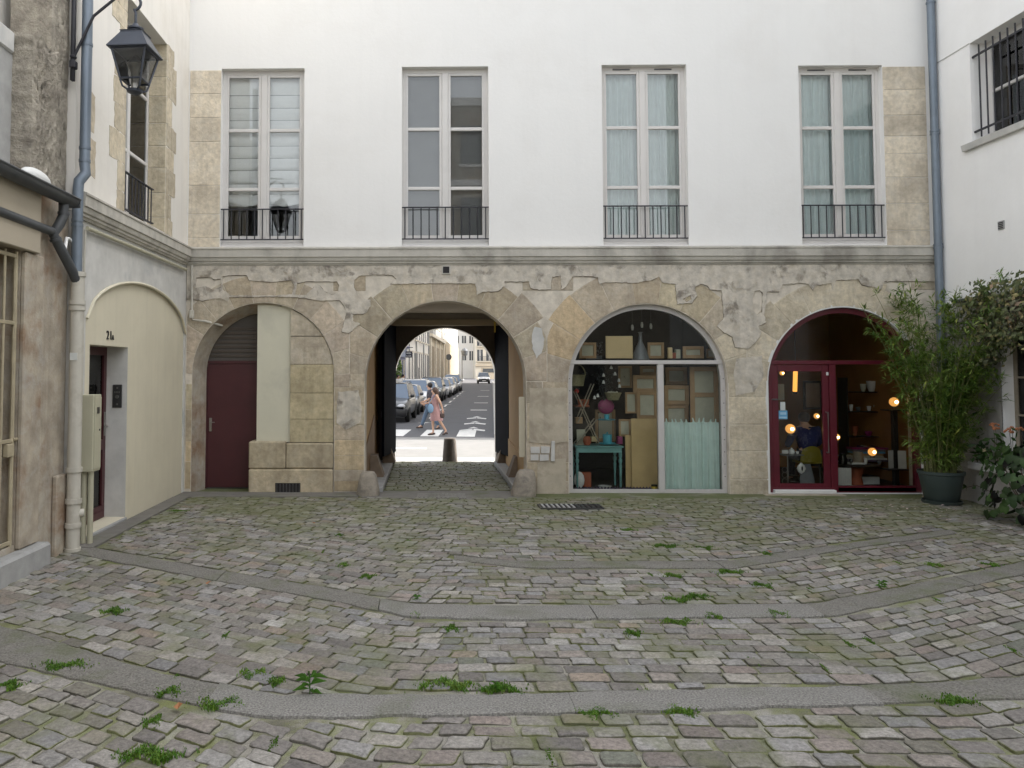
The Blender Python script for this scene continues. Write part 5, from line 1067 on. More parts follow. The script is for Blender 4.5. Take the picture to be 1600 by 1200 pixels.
mb = MB(); mb.box(LW-2.5, dY0-0.5, -0.05, LW-0.42, dY0-0.4, 3); mb.box(LW-2.5, dY1+0.4, -0.05, LW-0.42, dY1+0.5, 3); mb.box(LW-2.6, dY0-0.5, -0.05, LW-2.5, dY1+0.5, 3); mb.box(LW-2.5, dY0-0.4, 3.0, LW-0.42, dY1+0.4, 3.1); mb.build('hallway', 'room_dark', left)
# intercom on the reveal (faces the camera)
ip = thing('intercom', 'small steel intercom panel on the grey reveal of the maroon house door', 'intercom', (LW-0.2, dY1-0.01, 1.75))
mb = MB(); mb.box(LW-0.24, dY1-0.022, 1.66, LW-0.10, dY1-0.002, 2.0, 0.006); mb.build('plate', 'dark_steel', ip)
for z in (1.71, 1.95): mb = MB(); mb.cyl((LW-0.17, dY1-0.022, z), (LW-0.17, dY1-0.03, z), 0.014, n=8); mb.build('screw', 'steel', ip)
mb = MB(); mb.cyl((LW-0.17, dY1-0.022, 1.82), (LW-0.17, dY1-0.04, 1.82), 0.026, n=12); mb.build('button', 'steel', ip)
for i in range(4):
    mb = MB(); mb.box(LW-0.21+i*0.022, dY1-0.026, 1.875, LW-0.2+i*0.022, dY1-0.021, 1.9); mb.build('key', 'steel', ip)
# house number
def text_mesh(name, body, size, ex, mt, mtx, parent=None):
    cu_ = bpy.data.curves.new(name, 'FONT'); cu_.body = body; cu_.size = size; cu_.extrude = ex; o = bpy.data.objects.new(name, cu_); COL.objects.link(o)
    dg = bpy.context.evaluated_depsgraph_get(); me = bpy.data.meshes.new_from_object(o.evaluated_get(dg)); bpy.data.objects.remove(o)
    me.transform(mtx); me.materials.clear(); me.materials.append(MT[mt]); o = bpy.data.objects.new(name, me); COL.objects.link(o)
    if parent: o.parent = parent; o.matrix_parent_inverse = Matrix.Translation(-Vector(parent.location))
    return o
num = thing('house_number', 'black numerals 21A on the cream arch above the house door', 'sign', (LW-0.02, -3.45, 2.65))
base = Matrix(((0, 0, 1, LW-0.022), (1, 0, 0, 0), (0, 1, 0, 0), (0, 0, 0, 1)))
y0_, z0_ = PX(169, 530, LW)
for ch_, yo, zo, sz in (('2', 0.0, 0.0, 0.175), ('1', 0.105, 0.0, 0.175), ('A', 0.19, 0.0, 0.10)):
    text_mesh('numeral', ch_, sz, 0.006, 'text_black', Matrix.Translation((0, y0_+yo, z0_+zo)) @ base, num)
# cornice of the side house
mb = MB(); mb.prof([(-a_, b_) for a_, b_ in CP], (LW, -4.66, 0), (LW, -0.152, 0), (1, 0, 0), (0, 0, 1)); mb.build('cornice', 'cornice_stone', left, 25)
mb = MB(); mb.tube([(LW+0.05, -4.4, 4.03), (LW+0.05, -2.4, 4.035), (LW+0.05, -0.2, 4.03)], 0.028, 8); tag(mb.build('wall_conduit', 'box_cream', None, 50), 'long beige conduit running under the cornice of the side house', 'conduit')
# window with iron guard, stone surround
mb = MB(); XW = LW-0.30; y0, y1, z0, z1 = wY0, wY1, 4.58, 7.74
mb.box(XW, y0, z0, XW-0.06, y0+0.07, z1); mb.box(XW, y1-0.07, z0, XW-0.06, y1, z1); mb.box(XW-0.001, y0+0.07, z1-0.08, XW-0.06, y1-0.07, z1); mb.box(XW+0.012, (y0+y1)/2-0.05, z0, XW-0.05, (y0+y1)/2+0.05, z1-0.08, 0.01)
for z in (z0+0.02, z0+1.05, z0+2.15): mb.box(XW+0.004, y0+0.07, z, XW-0.045, y1-0.07, z+0.06, 0.01)
wn = mb.build('window', 'white_frame', left)
for a_, b_ in ((y0+0.07, (y0+y1)/2-0.05), ((y0+y1)/2+0.05, y1-0.07)):
    for c_, d_ in ((z0+0.08, z0+1.05), (z0+1.11, z0+2.15), (z0+2.21, z1-0.08)): mb = MB(); mb.box(XW-0.02, a_, c_, XW-0.026, b_, d_); mb.build('pane', 'window_glass', wn)
railing(wn, (LW-0.02, -3.04, 0), (LW-0.02, -1.80, 0), 4.57, 5.12, 9)
mb = MB(); mb.box(LW-2, wY0-0.6, 4.3, LW-0.43, wY0-0.5, 8.2); mb.box(LW-2, wY1+0.5, 4.3, LW-0.43, wY1+0.6, 8.2); mb.box(LW-2.1, wY0-0.6, 4.3, LW-2, wY1+0.6, 8.2); mb.box(LW-2, wY0-0.5, 8.1, LW-0.43, wY1+0.5, 8.2); mb.build('room', 'room_dark', left)
random.seed(31)
z = 4.5
while z < 7.7:
    h = random.uniform(0.28, 0.48); zt = min(z+h, 7.76)
    for a_, b_ in ((wY0-random.uniform(0.25, 0.6), wY0-0.004), (wY1+0.004, wY1+random.uniform(0.22, 0.62))):
        q = ragged([(a_, z+0.004), (b_, z+0.004), (b_, zt-0.004), (a_, zt-0.004), (a_, z+0.004)], 0.08, 0.016)[:-1]; f = random.uniform(0.95, 1.2)
        q = [(u if abs(u-wY0) > 0.05 and abs(u-wY1) > 0.05 else (wY0-0.004 if abs(u-wY0) < 0.06 else wY1+0.004), v_) for u, v_ in q]
        mb = MB(); mb.col = (f, f, f*0.98); mb.plate([q], LW+0.006, LW-0.02, YZ); mb.build('stone', 'tan_stone', left)
    mb = MB(); f = random.uniform(0.9, 1.15); mb.col = (f, f, f*0.95); mb.box(LW-0.002, wY1-0.012, z+0.004, LW-0.3, wY1+0.01, zt-0.004, 0.006); mb.build('reveal_stone', 'tan_stone', left)
    z = zt
for y_, z_, h_ in ((-4.25, 5.35, 0.5), (-4.2, 4.75, 0.5)):
    mb = MB(); mb.col = (1.05, 1.03, 1); mb.plate([ragged([(y_-0.1, z_), (y_+0.12, z_), (y_+0.12, z_+h_), (y_-0.1, z_+h_), (y_-0.1, z_)], 0.08, 0.02)[:-1]], LW+0.004, LW-0.02, YZ); mb.build('stone', 'tan_stone', left)
# ------------------------------------------------------------------ old stone house in front with grille and gutter
old = thing('old_stone_house', 'weathered old house with rubble pier, stained wall and barred opening', 'building', (LW-0.1, -7, 0))
XO = LW-0.06
gY1 = -5.84
mb = MB(); mb.plate([[(-13, -0.1), (-4.69, -0.1), (-4.69, 4.3), (-13, 4.3)], [(-8.6, 0.32), (gY1, 0.32), (gY1, 3.55), (-8.6, 3.55)]], XO, XO-0.4, YZ); mb.build('wall', 'stained_stone', old)
def rough_plate(yz, x, amp, name, mt, parent, nx=26, nz_=44, thick=0.5):
    """bulging rubble face over a y, z range with an uneven top"""
    y0, y1, z0, ztop = yz; vs = []; random.seed(int(abs(y0)*1000))
    for k in range(nz_+1):
        for i in range(nx+1):
            y = y0+(y1-y0)*i/nx; zt = ztop(y); z = z0+(zt-z0)*k/nz_
            e = max(0.0, math.sin(math.pi*i/nx))**0.4
            vs.append((x+amp*(0.6*math.sin(y*9+z*3)+0.5*math.sin(z*7.3+y*4)+rj(0.7))*e, y+rj(0.01), z+rj(0.012)))
    n = nx+1; f = [(k*n+i, k*n+i+1, (k+1)*n+i+1, (k+1)*n+i) for k in range(nz_) for i in range(nx)]
    bd = [i for i in range(n)]+[k*n+nx for k in range(1, nz_+1)]+[nz_*n+i for i in range(nx-1, -1, -1)]+[k*n for k in range(nz_-1, 0, -1)]
    o = len(vs); vs += [(x-thick, vs[i][1], vs[i][2]) for i in bd]; m_ = len(bd); f += [(bd[i], bd[(i+1) % m_], o+(i+1) % m_, o+i) for i in range(m_)]
    mb = MB(); mb.add(vs, f); return mb.build(name, mt, parent, 50)
rough_plate((-5.16, -4.70, 4.28, lambda y: 7.6), LW-0.10, 0.022, 'rubble_pier', 'rubble', old)
rough_plate((-5.75, -5.16, 4.28, lambda y: 6.15+0.2*math.sin(y*5)-0.25*(y < -5.6)), LW-0.02, 0.03, 'rubble_pier', 'rubble', old)
mb = MB(); mb.box(LW-0.25, -9.5, 4.3, LW-0.7, -5.75, 5.75); mb.build('back_wall', 'step_stone', old)
mb = MB(); mb.box(LW-0.75, -9.5, 4.3, LW-0.9, -4.69, 9); mb.build('upper_wall', 'left_plaster', old)
mb = MB(); mb.box(LW-0.22, -9.5, 5.75, LW-0.72, -5.76, 6.0, 0.02); mb.build('coping', 'grey_plaster', old)
mb = MB(); mb.ball((LW-0.02, -5.62, 4.38), 0.17, 14, 8, 0.5, 1.9, 0.6); mb.build('mortar_cap', 'white_paint', old, 60)
mb = MB(); mb.box(XO-0.01, gY1-3.2, -0.03, XO+0.18, gY1+0.5, 0.26, 0.03); mb.build('sill_block', 'step_stone', old)
mb = MB(); mb.box(XO+0.002, -5.0, -0.03, XO+0.07, -4.72, 0.95, 0.015); mb.build('plinth', 'stained_stone', old)
mb = MB(); mb.box(XO+0.002, gY1+0.005, 0.27, XO+0.06, gY1+0.42, 3.51, 0.012); mb.build('jamb', 'stained_stone', old)
mb = MB(); mb.box(XO+0.001, -8.6, 3.52, XO+0.10, gY1+0.25, 4.22, 0.01); mb.build('fascia', 'passage_ceiling', old)
mb = MB(); mb.box(XO-0.35, -8.6, 0.3, XO-0.3, gY1, 3.55); sh = mb.build('shutter', 'shutter_wood', old)
for k in range(10): mb = MB(); y_ = gY1-0.03-k*0.16; mb.box(XO-0.3, y_-0.15, 0.32, XO-0.27, y_, 3.54, 0.004); mb.build('plank', 'shutter_wood', sh)
gr = thing('window_grille', 'dull ochre painted iron bar grille over the boarded opening of the old house', 'grille', (XO, -6.2, 0.32))
for k in range(9):
    y_ = gY1-0.06-k*0.225; mb = MB(); mb.cyl((XO-0.02, y_, 0.3), (XO-0.02, y_, 3.5), 0.016 if k else 0.024, n=8); mb.build('bar', 'grille_paint', gr)
for z_ in (0.36, 1.45, 2.72, 3.45): mb = MB(); mb.box(XO-0.03, -7.2, z_-0.02, XO-0.004, gY1-0.03, z_+0.02, 0.004); mb.build('rail', 'grille_paint', gr)
mb = MB(); mb.box(XO-0.045, gY1-0.2, 1.28, XO+0.02, gY1-0.07, 1.42, 0.008); mb.cyl((XO, gY1-0.07, 1.46), (XO, gY1+0.01, 1.46), 0.018); mb.build('lock', 'grille_paint', gr)
# gutter
gt = thing('gutter', 'dark zinc half-round gutter with an elbow outlet on the old house', 'gutter', (LW+0.15, -6, 4.2))
GX, GZ = LW+0.13, 4.26; pr_ = [(0.10*math.cos(a), 0.10*math.sin(a)) for a in [math.pi+math.pi*i/10 for i in range(11)]]+[(0.088*math.cos(a), 0.088*math.sin(a)) for a in [2*math.pi-math.pi*i/10 for i in range(11)]]
mb = MB(); mb.prof(pr_, (GX, -9.5, GZ), (GX, -5.02, GZ), (1, 0, 0), (0, 0, 1)); mb.tube([(GX+0.1, -9.5, GZ), (GX+0.1, -5.02, GZ)], 0.014, 6); mb.box(GX-0.1, -5.03, GZ-0.1, GX+0.1, -5.015, GZ-0.0); mb.build('trough', 'dark_zinc', gt, 40)
def seg_pipe(pts, r, name, mt, parent, collars=(), cr=1.15, ch=0.05):
    mb = MB(); mb.tube(pts, r, 14); o = mb.build(name, mt, parent, 50)
    for p, d in collars: p, d = Vector(p), Vector(d).normalized(); mb = MB(); mb.cyl(p-d*ch/2, p+d*ch/2, r*cr, n=14); mb.build('collar', mt, o, 50)
    return o
PXp, PYp = LW+0.10, -4.76
elb = [(GX-0.02, -5.2, GZ-0.08), (GX-0.02, -5.2, GZ-0.22), (GX-0.05, -5.24, GZ-0.34), (GX-0.09, -5.3, GZ-0.46), (GX-0.07, -5.22, GZ-0.56), (PXp-0.02, PYp-0.12, 3.42), (PXp, PYp-0.02, 3.30)]
seg_pipe(elb, 0.06, 'outlet_elbow', 'dark_zinc', gt, [((GX-0.02, -5.2, GZ-0.2), (0, 0, 1)), ((GX-0.08, -5.26, GZ-0.52), (0.2, 0.4, -1))], 1.15, 0.03)
mb = MB(); mb.tube([(GX-0.09, -8.5, GZ-0.42), (GX-0.09, -5.32, GZ-0.44)], 0.05, 10); mb.build('feeder_pipe', 'dark_zinc', gt, 50)
mb = MB(); mb.tube([(GX-0.04, -5.1, 3.66), (LW+0.05, -4.98, 3.8), (LW+0.02, -4.85, 3.82), (LW+0.04, -4.66, 3.72)], 0.022, 8); tag(mb.build('bent_tube', 'white_paint', None, 50), 'short bent white tube between the gutter elbow and the grey pipe', 'tube')
# left rain pipe: zinc above, cream cast iron below
dp = thing('rain_pipe', 'blue grey zinc rain pipe entering a cream cast iron foot at the old house corner', 'drainpipe', (PXp, PYp, 0))
up = [(PXp+0.03, PYp+0.06, 9.2), (PXp+0.03, PYp+0.06, 4.78), (PXp+0.05, PYp+0.05, 4.66), (PXp-0.01, PYp, 4.55), (PXp-0.02, PYp, 4.42), (PXp-0.02, PYp, 3.42)]
seg_pipe(up, 0.066, 'zinc_pipe', 'zinc', dp, [((PXp+0.03, PYp+0.06, z_), (0, 0, 1)) for z_ in (6.3, 4.98, 4.82)]+[((PXp-0.02, PYp, z_), (0, 0, 1)) for z_ in (4.06, 4.0)], 1.1, 0.035)
seg_pipe([(PXp, PYp, 3.42), (PXp, PYp, 0.0)], 0.082, 'iron_foot', 'cast_iron_cream', dp, [((PXp, PYp, z_), (0, 0, 1)) for z_ in (3.39, 3.04, 2.97, 1.0, 0.62, 0.33, 0.03)], 1.2, 0.055)
mb = MB(); mb.cyl((PXp+0.05, PYp+0.02, 0.47), (PXp+0.11, PYp+0.05, 0.47), 0.05, n=12); mb.build('cleanout_cap', 'cast_iron_cream', dp, 50)
q = S(115, 557, PYp-0.084); mb = MB(); mb.box(q.x-0.045, PYp-0.088, q.z-0.045, q.x+0.045, PYp-0.081, q.z+0.045); tag(mb.build('paper_sticker', 'sticker_white'), 'small pale lilac paper sticker on the cream pipe', 'sticker')
# electric cabinet with its riser
eb = thing('meter_box', 'cream metal electric meter box on the wall beside the house door', 'meter box', (LW+0.1, -4.3, 0.95))
mb = MB(); mb.box(LW+0.01, -4.46, 0.93, LW+0.2, -4.22, 1.9, 0.008); mb.build('cabinet', 'box_cream', eb)
mb = MB(); mb.box(LW+0.2, -4.44, 0.96, LW+0.212, -4.24, 1.87, 0.004); cdr = mb.build('cabinet_door', 'box_cream', eb)
mb = MB(); mb.box(LW+0.212, -4.38, 1.66, LW+0.218, -4.31, 1.74); mb.build('label_plate', 'dark_steel', cdr)
mb = MB(); mb.cyl((LW+0.21, -4.30, 1.45), (LW+0.222, -4.30, 1.45), 0.012, n=8); mb.build('lock', 'dark_steel', cdr)
for x_ in (LW+0.055, LW+0.14): mb = MB(); mb.cyl((x_, -4.36, 0.0), (x_, -4.36, 0.93), 0.036, n=10); mb.build('riser', 'box_cream', eb, 50)
mb = MB(); mb.tube([(LW+0.03, -4.42, 1.9), (LW+0.03, -4.42, 3.7), (LW+0.04, -4.42, 4.0)], 0.012, 6); mb.build('cable', 'cast_iron_cream', eb)
# conduit in the corner
mb = MB(); a_ = S(300, 415, -0.06); b_ = S(300, 495, -0.06); mb.tube([(a_.x, -0.07, a_.z), (b_.x, -0.07, b_.z), (b_.x+0.02, -0.07, b_.z-0.06), (b_.x+0.25, -0.07, b_.z-0.08), (b_.x+0.5, 0.15, b_.z-0.15)], 0.022, 8); o = tag(mb.build('corner_conduit', 'cast_iron_cream', None, 50), 'white conduit turning from the inner corner into the closet arch', 'conduit')
mb = MB(); mb.box(b_.x-0.04, -0.11, b_.z-0.03, b_.x+0.04, -0.05, b_.z+0.12, 0.01); mb.build('junction_box', 'cast_iron_cream', o)
# lantern
LX, LY = -3.62, -4.8
lt = thing('wall_lantern', 'black four-sided street lantern hanging from an iron bracket', 'lantern', (LX, LY, 5.65))
rot = Matrix.Translation((LX, LY, 0)) @ Matrix.Rotation(R(-3), 4, 'Z') @ Matrix.Diagonal((0.9, 0.9, 1, 1))
def sqf(prof, mt, name, parent=lt):
    mb = MB(); vs = []
    for h_, z_ in prof: vs += [rot @ Vector((sx*h_, sy*h_, z_)) for sx, sy in ((-1, -1), (1, -1), (1, 1), (-1, 1))]
    fs = [(i*4+k, i*4+(k+1) % 4, (i+1)*4+(k+1) % 4, (i+1)*4+k) for i in range(len(prof)-1) for k in range(4)]+[(0, 1, 2, 3), tuple(len(vs)-4+k for k in range(4))]
    mb.add(vs, fs); return mb.build(name, mt, parent)
sqf([(0.27, 6.14), (0.285, 6.15), (0.28, 6.165), (0.155, 6.36), (0.15, 6.38), (0.16, 6.39), (0.14, 6.40)], 'lantern_metal', 'hood')
mb = MB(); mb.lathe([(0.07, 6.39), (0.075, 6.43), (0.10, 6.44), (0.10, 6.46), (0.05, 6.48), (0.03, 6.52), (0.012, 6.53)], (LX, LY, 0), 14); mb.build('chimney', 'lantern_metal', lt, 40)
for sx, sy in ((-1, -1), (1, -1), (1, 1), (-1, 1)):
    mb = MB(); mb.cyl(rot @ Vector((sx*0.235, sy*0.235, 6.15)), rot @ Vector((sx*0.145, sy*0.145, 5.79)), 0.013, n=6); mb.build('corner_bar', 'lantern_metal', lt)
    mb = MB(); mb.tube([rot @ Vector((sx*0.145, sy*0.145, 5.78)), rot @ Vector((sx*0.12, sy*0.12, 5.70)), rot @ Vector((sx*0.05, sy*0.05, 5.66))], 0.012, 6); mb.build('foot_scroll', 'lantern_metal', lt)
for k in range(4):
    a0 = [(-1, -1), (1, -1), (1, 1), (-1, 1)][k]; a1 = [(-1, -1), (1, -1), (1, 1), (-1, 1)][(k+1) % 4]
    mb = MB(); mb.add([rot @ Vector((a0[0]*0.228, a0[1]*0.228, 6.14)), rot @ Vector((a1[0]*0.228, a1[1]*0.228, 6.14)), rot @ Vector((a1[0]*0.14, a1[1]*0.14, 5.80)), rot @ Vector((a0[0]*0.14, a0[1]*0.14, 5.80))], [(0, 1, 2, 3)]); mb.build('glass_pane', 'lantern_glass', lt)
    mb = MB()
    for h_, z_ in ((0.145, 5.79), (0.233, 6.14)): mb.cyl(rot @ Vector((a0[0]*h_, a0[1]*h_, z_)), rot @ Vector((a1[0]*h_, a1[1]*h_, z_)), 0.012, n=6)
    mb.build('rail', 'lantern_metal', lt)
mb = MB(); mb.lathe([(0.03, 5.62), (0.09, 5.65), (0.10, 5.68), (0.03, 5.69)], (LX, LY, 0), 12); mb.build('base', 'lantern_metal', lt, 40)
mb = MB(); mb.lathe([(0.04, 5.69), (0.05, 5.9), (0.10, 6.0), (0.03, 6.1)], (LX, LY, 0), 12); mb.build('burner', 'steel', lt, 40)
mb = MB(); mb.tube([(LX, LY, 6.53), (LX, LY, 6.66), (LX-0.02, LY, 6.70)]+[(LX-0.06+0.12*math.cos(a), LY, 6.78+0.1*math.sin(a)) for a in [-math.pi/3+i*0.28 for i in range(10)]], 0.018, 8); mb.build('hook', 'lantern_metal', lt, 50)
mb = MB(); mb.tube([(LW+0.02, LY, 6.12), (LW+0.25, LY, 6.62), (LX-0.1, LY, 6.98)], 0.018, 8); mb.box(LW-0.02, LY-0.03, 5.8, LW+0.025, LY+0.03, 7.2, 0.006); mb.tube([(LW+0.02, LY, 7.02), (LX+0.05, LY, 6.98)], 0.02, 8); mb.build('bracket', 'black_iron', lt, 50)
mb = MB(); mb.box(LW-0.02, LY-0.06, 5.95, LW+0.05, LY+0.04, 6.05, 0.01); mb.box(LW-0.02, LY-0.05, 6.08, LW+0.04, LY+0.03, 6.12, 0.01); mb.build('clamp', 'black_iron', lt)
# ------------------------------------------------------------------ right wing
mat('slate_edge', (0.06, 0.065, 0.06), 0.8)
right = thing('courtyard_wing', 'tall pale plastered wing with barred upper window and vine', 'building', (RW+0.3, -5, 0))
uY0, uY1, uZ0, uZ1 = -3.4, -1.05, 6.05, 7.74
lY0, lY1, lZ0, lZ1 = -3.4, -1.52, 0.78, 3.1
mb = MB(); mb.plate([[(-15.5, -0.1), (-0.003, -0.1), (-0.003, 22), (-15.5, 22)], [(uY0, uZ0), (uY1, uZ0), (uY1, uZ1), (uY0, uZ1)], [(lY0, lZ0), (lY1, lZ0), (lY1, lZ1), (lY0, lZ1)]], RW, RW+0.45, YZ); mb.build('wall', 'right_plaster', right)
mb = MB(); mb.box(RW+2.5, -15.5, -0.1, RW+2.6, 4.9, 22); mb.box(RW+0.46, -15.5, 21.7, RW+2.5, 4.9, 22); mb.box(RW+0.46, 4.8, 13.3, RW+2.5, 4.9, 21.7); mb.box(RW+0.0, 0.0, 13.55, RW+0.45, 4.9, 22); mb.box(RW+0.46, -15.5, 4.0, RW+2.5, 0, 4.1); mb.box(RW+0.46, -15.5, 9, RW+2.5, 0, 9.1); mb.build('inner_walls', 'room_grey', right)
mb = MB(); mb.plate([[(-4.6, 0.0), (-0.02, 0.0), (-0.02, 3.38), (-4.6, 3.38)], [(lY0, lZ0), (lY1, lZ0), (lY1, lZ1), (lY0, lZ1)]], RW-0.012, RW+0.01, YZ); mb.build('shade_tinted_wall', 'shade_tinted_render', right)  # darker colour on the lower wall stands in for shade under the vine
mb = MB(); mb.box(RW-0.09, -4.6, 3.385, RW+0.01, -0.5, 3.43, 0.008); mb.build('string_course', 'slate_edge', right)
mb = MB(); mb.box(RW-0.012, -1.05, 7.735, RW+0.01, -0.1, 7.75); mb.build('render_line', 'grey_plaster', right)
mb = MB(); mb.prof([(0.0, 0), (-0.07, 0.0), (-0.09, 0.1), (0.0, 0.12)], (RW, uY0-0.15, 5.93), (RW, uY1+0.17, 5.93), (1, 0, 0), (0, 0, 1)); mb.box(RW-0.004, uY0, 6.0, RW+0.3, uY1, 6.052); mb.build('window_sill', 'grey_plaster', right)
XR = RW+0.27
mb = MB(); mb.box(XR, uY0, uZ0, XR+0.06, uY0+0.08, uZ1); mb.box(XR, uY1-0.12, uZ0, XR+0.06, uY1, uZ1); mb.box(XR+0.001, uY0+0.08, uZ1-0.1, XR+0.06, uY1-0.12, uZ1); mb.box(XR+0.001, uY0+0.08, uZ0, XR+0.06, uY1-0.12, uZ0+0.1); mb.box(XR-0.004, uY0+0.08, 6.85, XR+0.055, uY1-0.12, 6.9, 0.008); mb.box(XR-0.01, -2.3, uZ0+0.1, XR+0.05, -2.18, uZ1-0.1, 0.008)
wn = mb.build('window', 'white_frame', right)
for a_, b_ in ((uY0+0.08, -2.3), (-2.18, uY1-0.12)):
    for c_, d_ in ((uZ0+0.1, 6.85), (6.9, uZ1-0.1)): mb = MB(); mb.box(XR+0.028, a_, c_, XR+0.034, b_, d_); mb.build('pane', 'window_glass', wn)
bg_ = thing('window_bars', 'black iron burglar bars across the upper window above the vine', 'grille', (RW, -2, 6.1))
for z_ in (6.22, 7.5): mb = MB(); mb.box(RW+0.03, uY0, z_-0.016, RW+0.055, uY1, z_+0.016); mb.build('cross_bar', 'black_iron', bg_)
y_ = uY1-0.16
while y_ > uY0: mb = MB(); mb.cyl((RW+0.042, y_, 6.1), (RW+0.042, y_, 7.66), 0.013, n=8); mb.build('bar', 'black_iron', bg_); y_ -= 0.165
q = PX(1565, 352, RW); vt = MB(); vt.box(RW-0.015, q[0]-0.07, q[1]-0.07, RW+0.005, q[0]+0.07, q[1]+0.07, 0.004); vo = vt.build('wall_vent', 'step_stone', right)
for k in range(4): mb = MB(); mb.box(RW-0.02, q[0]-0.055, q[1]-0.05+k*0.028, RW-0.013, q[0]+0.055, q[1]-0.036+k*0.028); mb.build('slot', 'dark_vent', vo)
mb = MB(); XR = RW+0.2
mb.box(XR, lY0, lZ0, XR+0.05, lY0+0.07, lZ1); mb.box(XR, lY1-0.07, lZ0, XR+0.05, lY1, lZ1); mb.box(XR+0.001, lY0+0.07, lZ1-0.08, XR+0.05, lY1-0.07, lZ1); mb.box(XR+0.001, lY0+0.07, lZ0, XR+0.05, lY1-0.07, lZ0+0.08)
for y_ in (-2.9, -2.45, -2.0): mb.box(XR-0.002, y_-0.02, lZ0+0.08, XR+0.045, y_+0.02, lZ1-0.08)
for z_ in (1.5, 2.1, 2.6): mb.box(XR-0.004, lY0+0.07, z_-0.015, XR+0.04, lY1-0.07, z_+0.015)
wn = mb.build('window', 'wood_grey', right); mb = MB(); mb.box(XR+0.02, lY0+0.07, lZ0+0.08, XR+0.026, lY1-0.07, lZ1-0.08); mb.build('pane', 'door_glass', wn)
mb = MB(); mb.box(RW-0.22, -3.6, 0.58, RW-0.013, -0.98, 0.70, 0.01); mb.build('ledge', 'grey_plaster', right)
mb = MB(); mb.box(RW-0.10, -3.6, -0.05, RW-0.013, -1.0, 0.575, 0.01); mb.build('plinth', 'shade_tinted_render', right)
# right rain pipe
rp = thing('rain_pipe', 'straight blue grey zinc rain pipe in the corner behind the bamboo', 'drainpipe', (9.13, -0.11, 0))
seg_pipe([(9.12, -0.09, 9.4), (9.12, -0.09, 4.5), (9.12, -0.2, 4.42), (9.12, -0.23, 4.1), (9.12, -0.12, 3.95), (9.12, -0.09, 0.0)] if False else [(9.115, -0.2, 9.4), (9.115, -0.2, 0.0)], 0.066, 'pipe', 'zinc', rp, [((9.115, -0.2, z_), (0, 0, 1)) for z_ in (8.85, 6.5, 6.45, 4.45, 4.4, 2.0)], 1.15, 0.03)
# ------------------------------------------------------------------ small street furniture of the court
def guard(cx, cy, w_, d_, h, label, mt='guard_stone', z0=0.0, lean=0.0, name='guard_stone'):
    random.seed(int(abs(cx*91+cy*17))); mb = MB(); vs = []; n = 16; prof = [(1.0, -0.02), (1.02, 0.12), (0.95, 0.35), (0.85, 0.62), (0.72, 0.86), (0.55, 0.97), (0.25, 1.0)]
    for k, (r_, z_) in enumerate(prof):
        for i in range(n):
            a = 2*math.pi*i/n; e = 0.62; cxx = abs(math.cos(a))**e*math.copysign(1, math.cos(a)); cyy = abs(math.sin(a))**e*math.copysign(1, math.sin(a))
            vs.append((cx+cxx*w_/2*r_*(1+rj(0.035))+lean*z_, cy+cyy*d_/2*r_*(1+rj(0.035)), z0+h*z_+rj(0.006)))
    mb.add(vs, [(k*n+i, k*n+(i+1) % n, (k+1)*n+(i+1) % n, (k+1)*n+i) for k in range(len(prof)-1) for i in range(n)]+[tuple(range((len(prof)-1)*n, len(prof)*n)), tuple(range(n))])
    return tag(mb.build(name, mt, None, 50), label, 'guard stone')
guard(-1.04, -0.24, 0.40, 0.42, 0.42, 'rough worn guard stone at the passage mouth beside the pier next to the cellar vent')
guard(1.70, -0.24, 0.44, 0.42, 0.46, 'rough dark guard stone at the passage mouth beside the drain grate', lean=0.06)
def wedge(x0, x1, y0, y1, z0, h, label, s):
    mb = MB(); i_ = 0.14*s; mb.add([(x0, y0, z0), (x1, y0, z0), (x1, y1, z0), (x0, y1, z0), (x0+(i_ if s < 0 else 0)*0, y0+0.05, z0+h), (x1-i_, y0+0.05, z0+h), (x1-i_, y1-0.05, z0+h), (x0, y1-0.05, z0+h)], [(0,1,2,3), (4,5,6,7), (0,1,5,4), (1,2,6,5), (2,3,7,6), (3,0,4,7)])
    return tag(mb.build('wheel_guard', 'brown_guard'), label, 'wheel guard')
wedge(aB.xl-0.01, -0.86, 1.5, 1.95, 0.09, 0.42, 'brown wedge wheel guard halfway along the orange passage wall', 1)
wedge(sxl-0.26, sxl+0.03, 3.95, 4.4, 0.09, 0.5, 'brown wedge wheel guard under the door leaf by the orange wall', 1)
wedge(aB.xr+0.01, 1.62, 1.5, 1.95, 0.09, 0.40, 'brown wedge wheel guard halfway along the tan passage wall', -1)
wedge(sxr+0.24, sxr-0.03, 3.95, 4.4, 0.09, 0.5, 'brown wedge wheel guard under the door leaf opposite the orange wall', -1)
bx, by = G(703, 721); mb = MB(); mb.lathe([(0.185, 0), (0.183, 0.03), (0.145, 0.52), (0.14, 0.55), (0.12, 0.565), (0.001, 0.57)], (bx, by, 0), 24); tag(mb.build('stone_bollard', 'bollard_stone', None, 40), 'short tapered dark stone bollard at the street end of the passage', 'bollard')
gx0, gy0 = G(852, 803); gx1, gy1 = G(938, 795); gd = thing('drain_grate', 'iron drain grate set in the paving below the pier', 'drain grate', ((gx0+gx1)/2, -1.5, 0.02))
mb = MB(); mb.box(gx0-0.03, -1.74, -0.02, gx1+0.03, -1.72, 0.042); mb.box(gx0-0.03, -1.36, -0.02, gx1+0.03, -1.34, 0.042); mb.box(gx0-0.03, -1.72, -0.02, gx0, -1.36, 0.042); mb.box(gx1, -1.72, -0.02, gx1+0.03, -1.36, 0.042); mb.build('rim', 'dark_steel', gd)
mb = MB(); mb.box(gx0, -1.72, -0.02, gx1, -1.36, 0.031); mb.build('pit', 'dark_vent', gd)
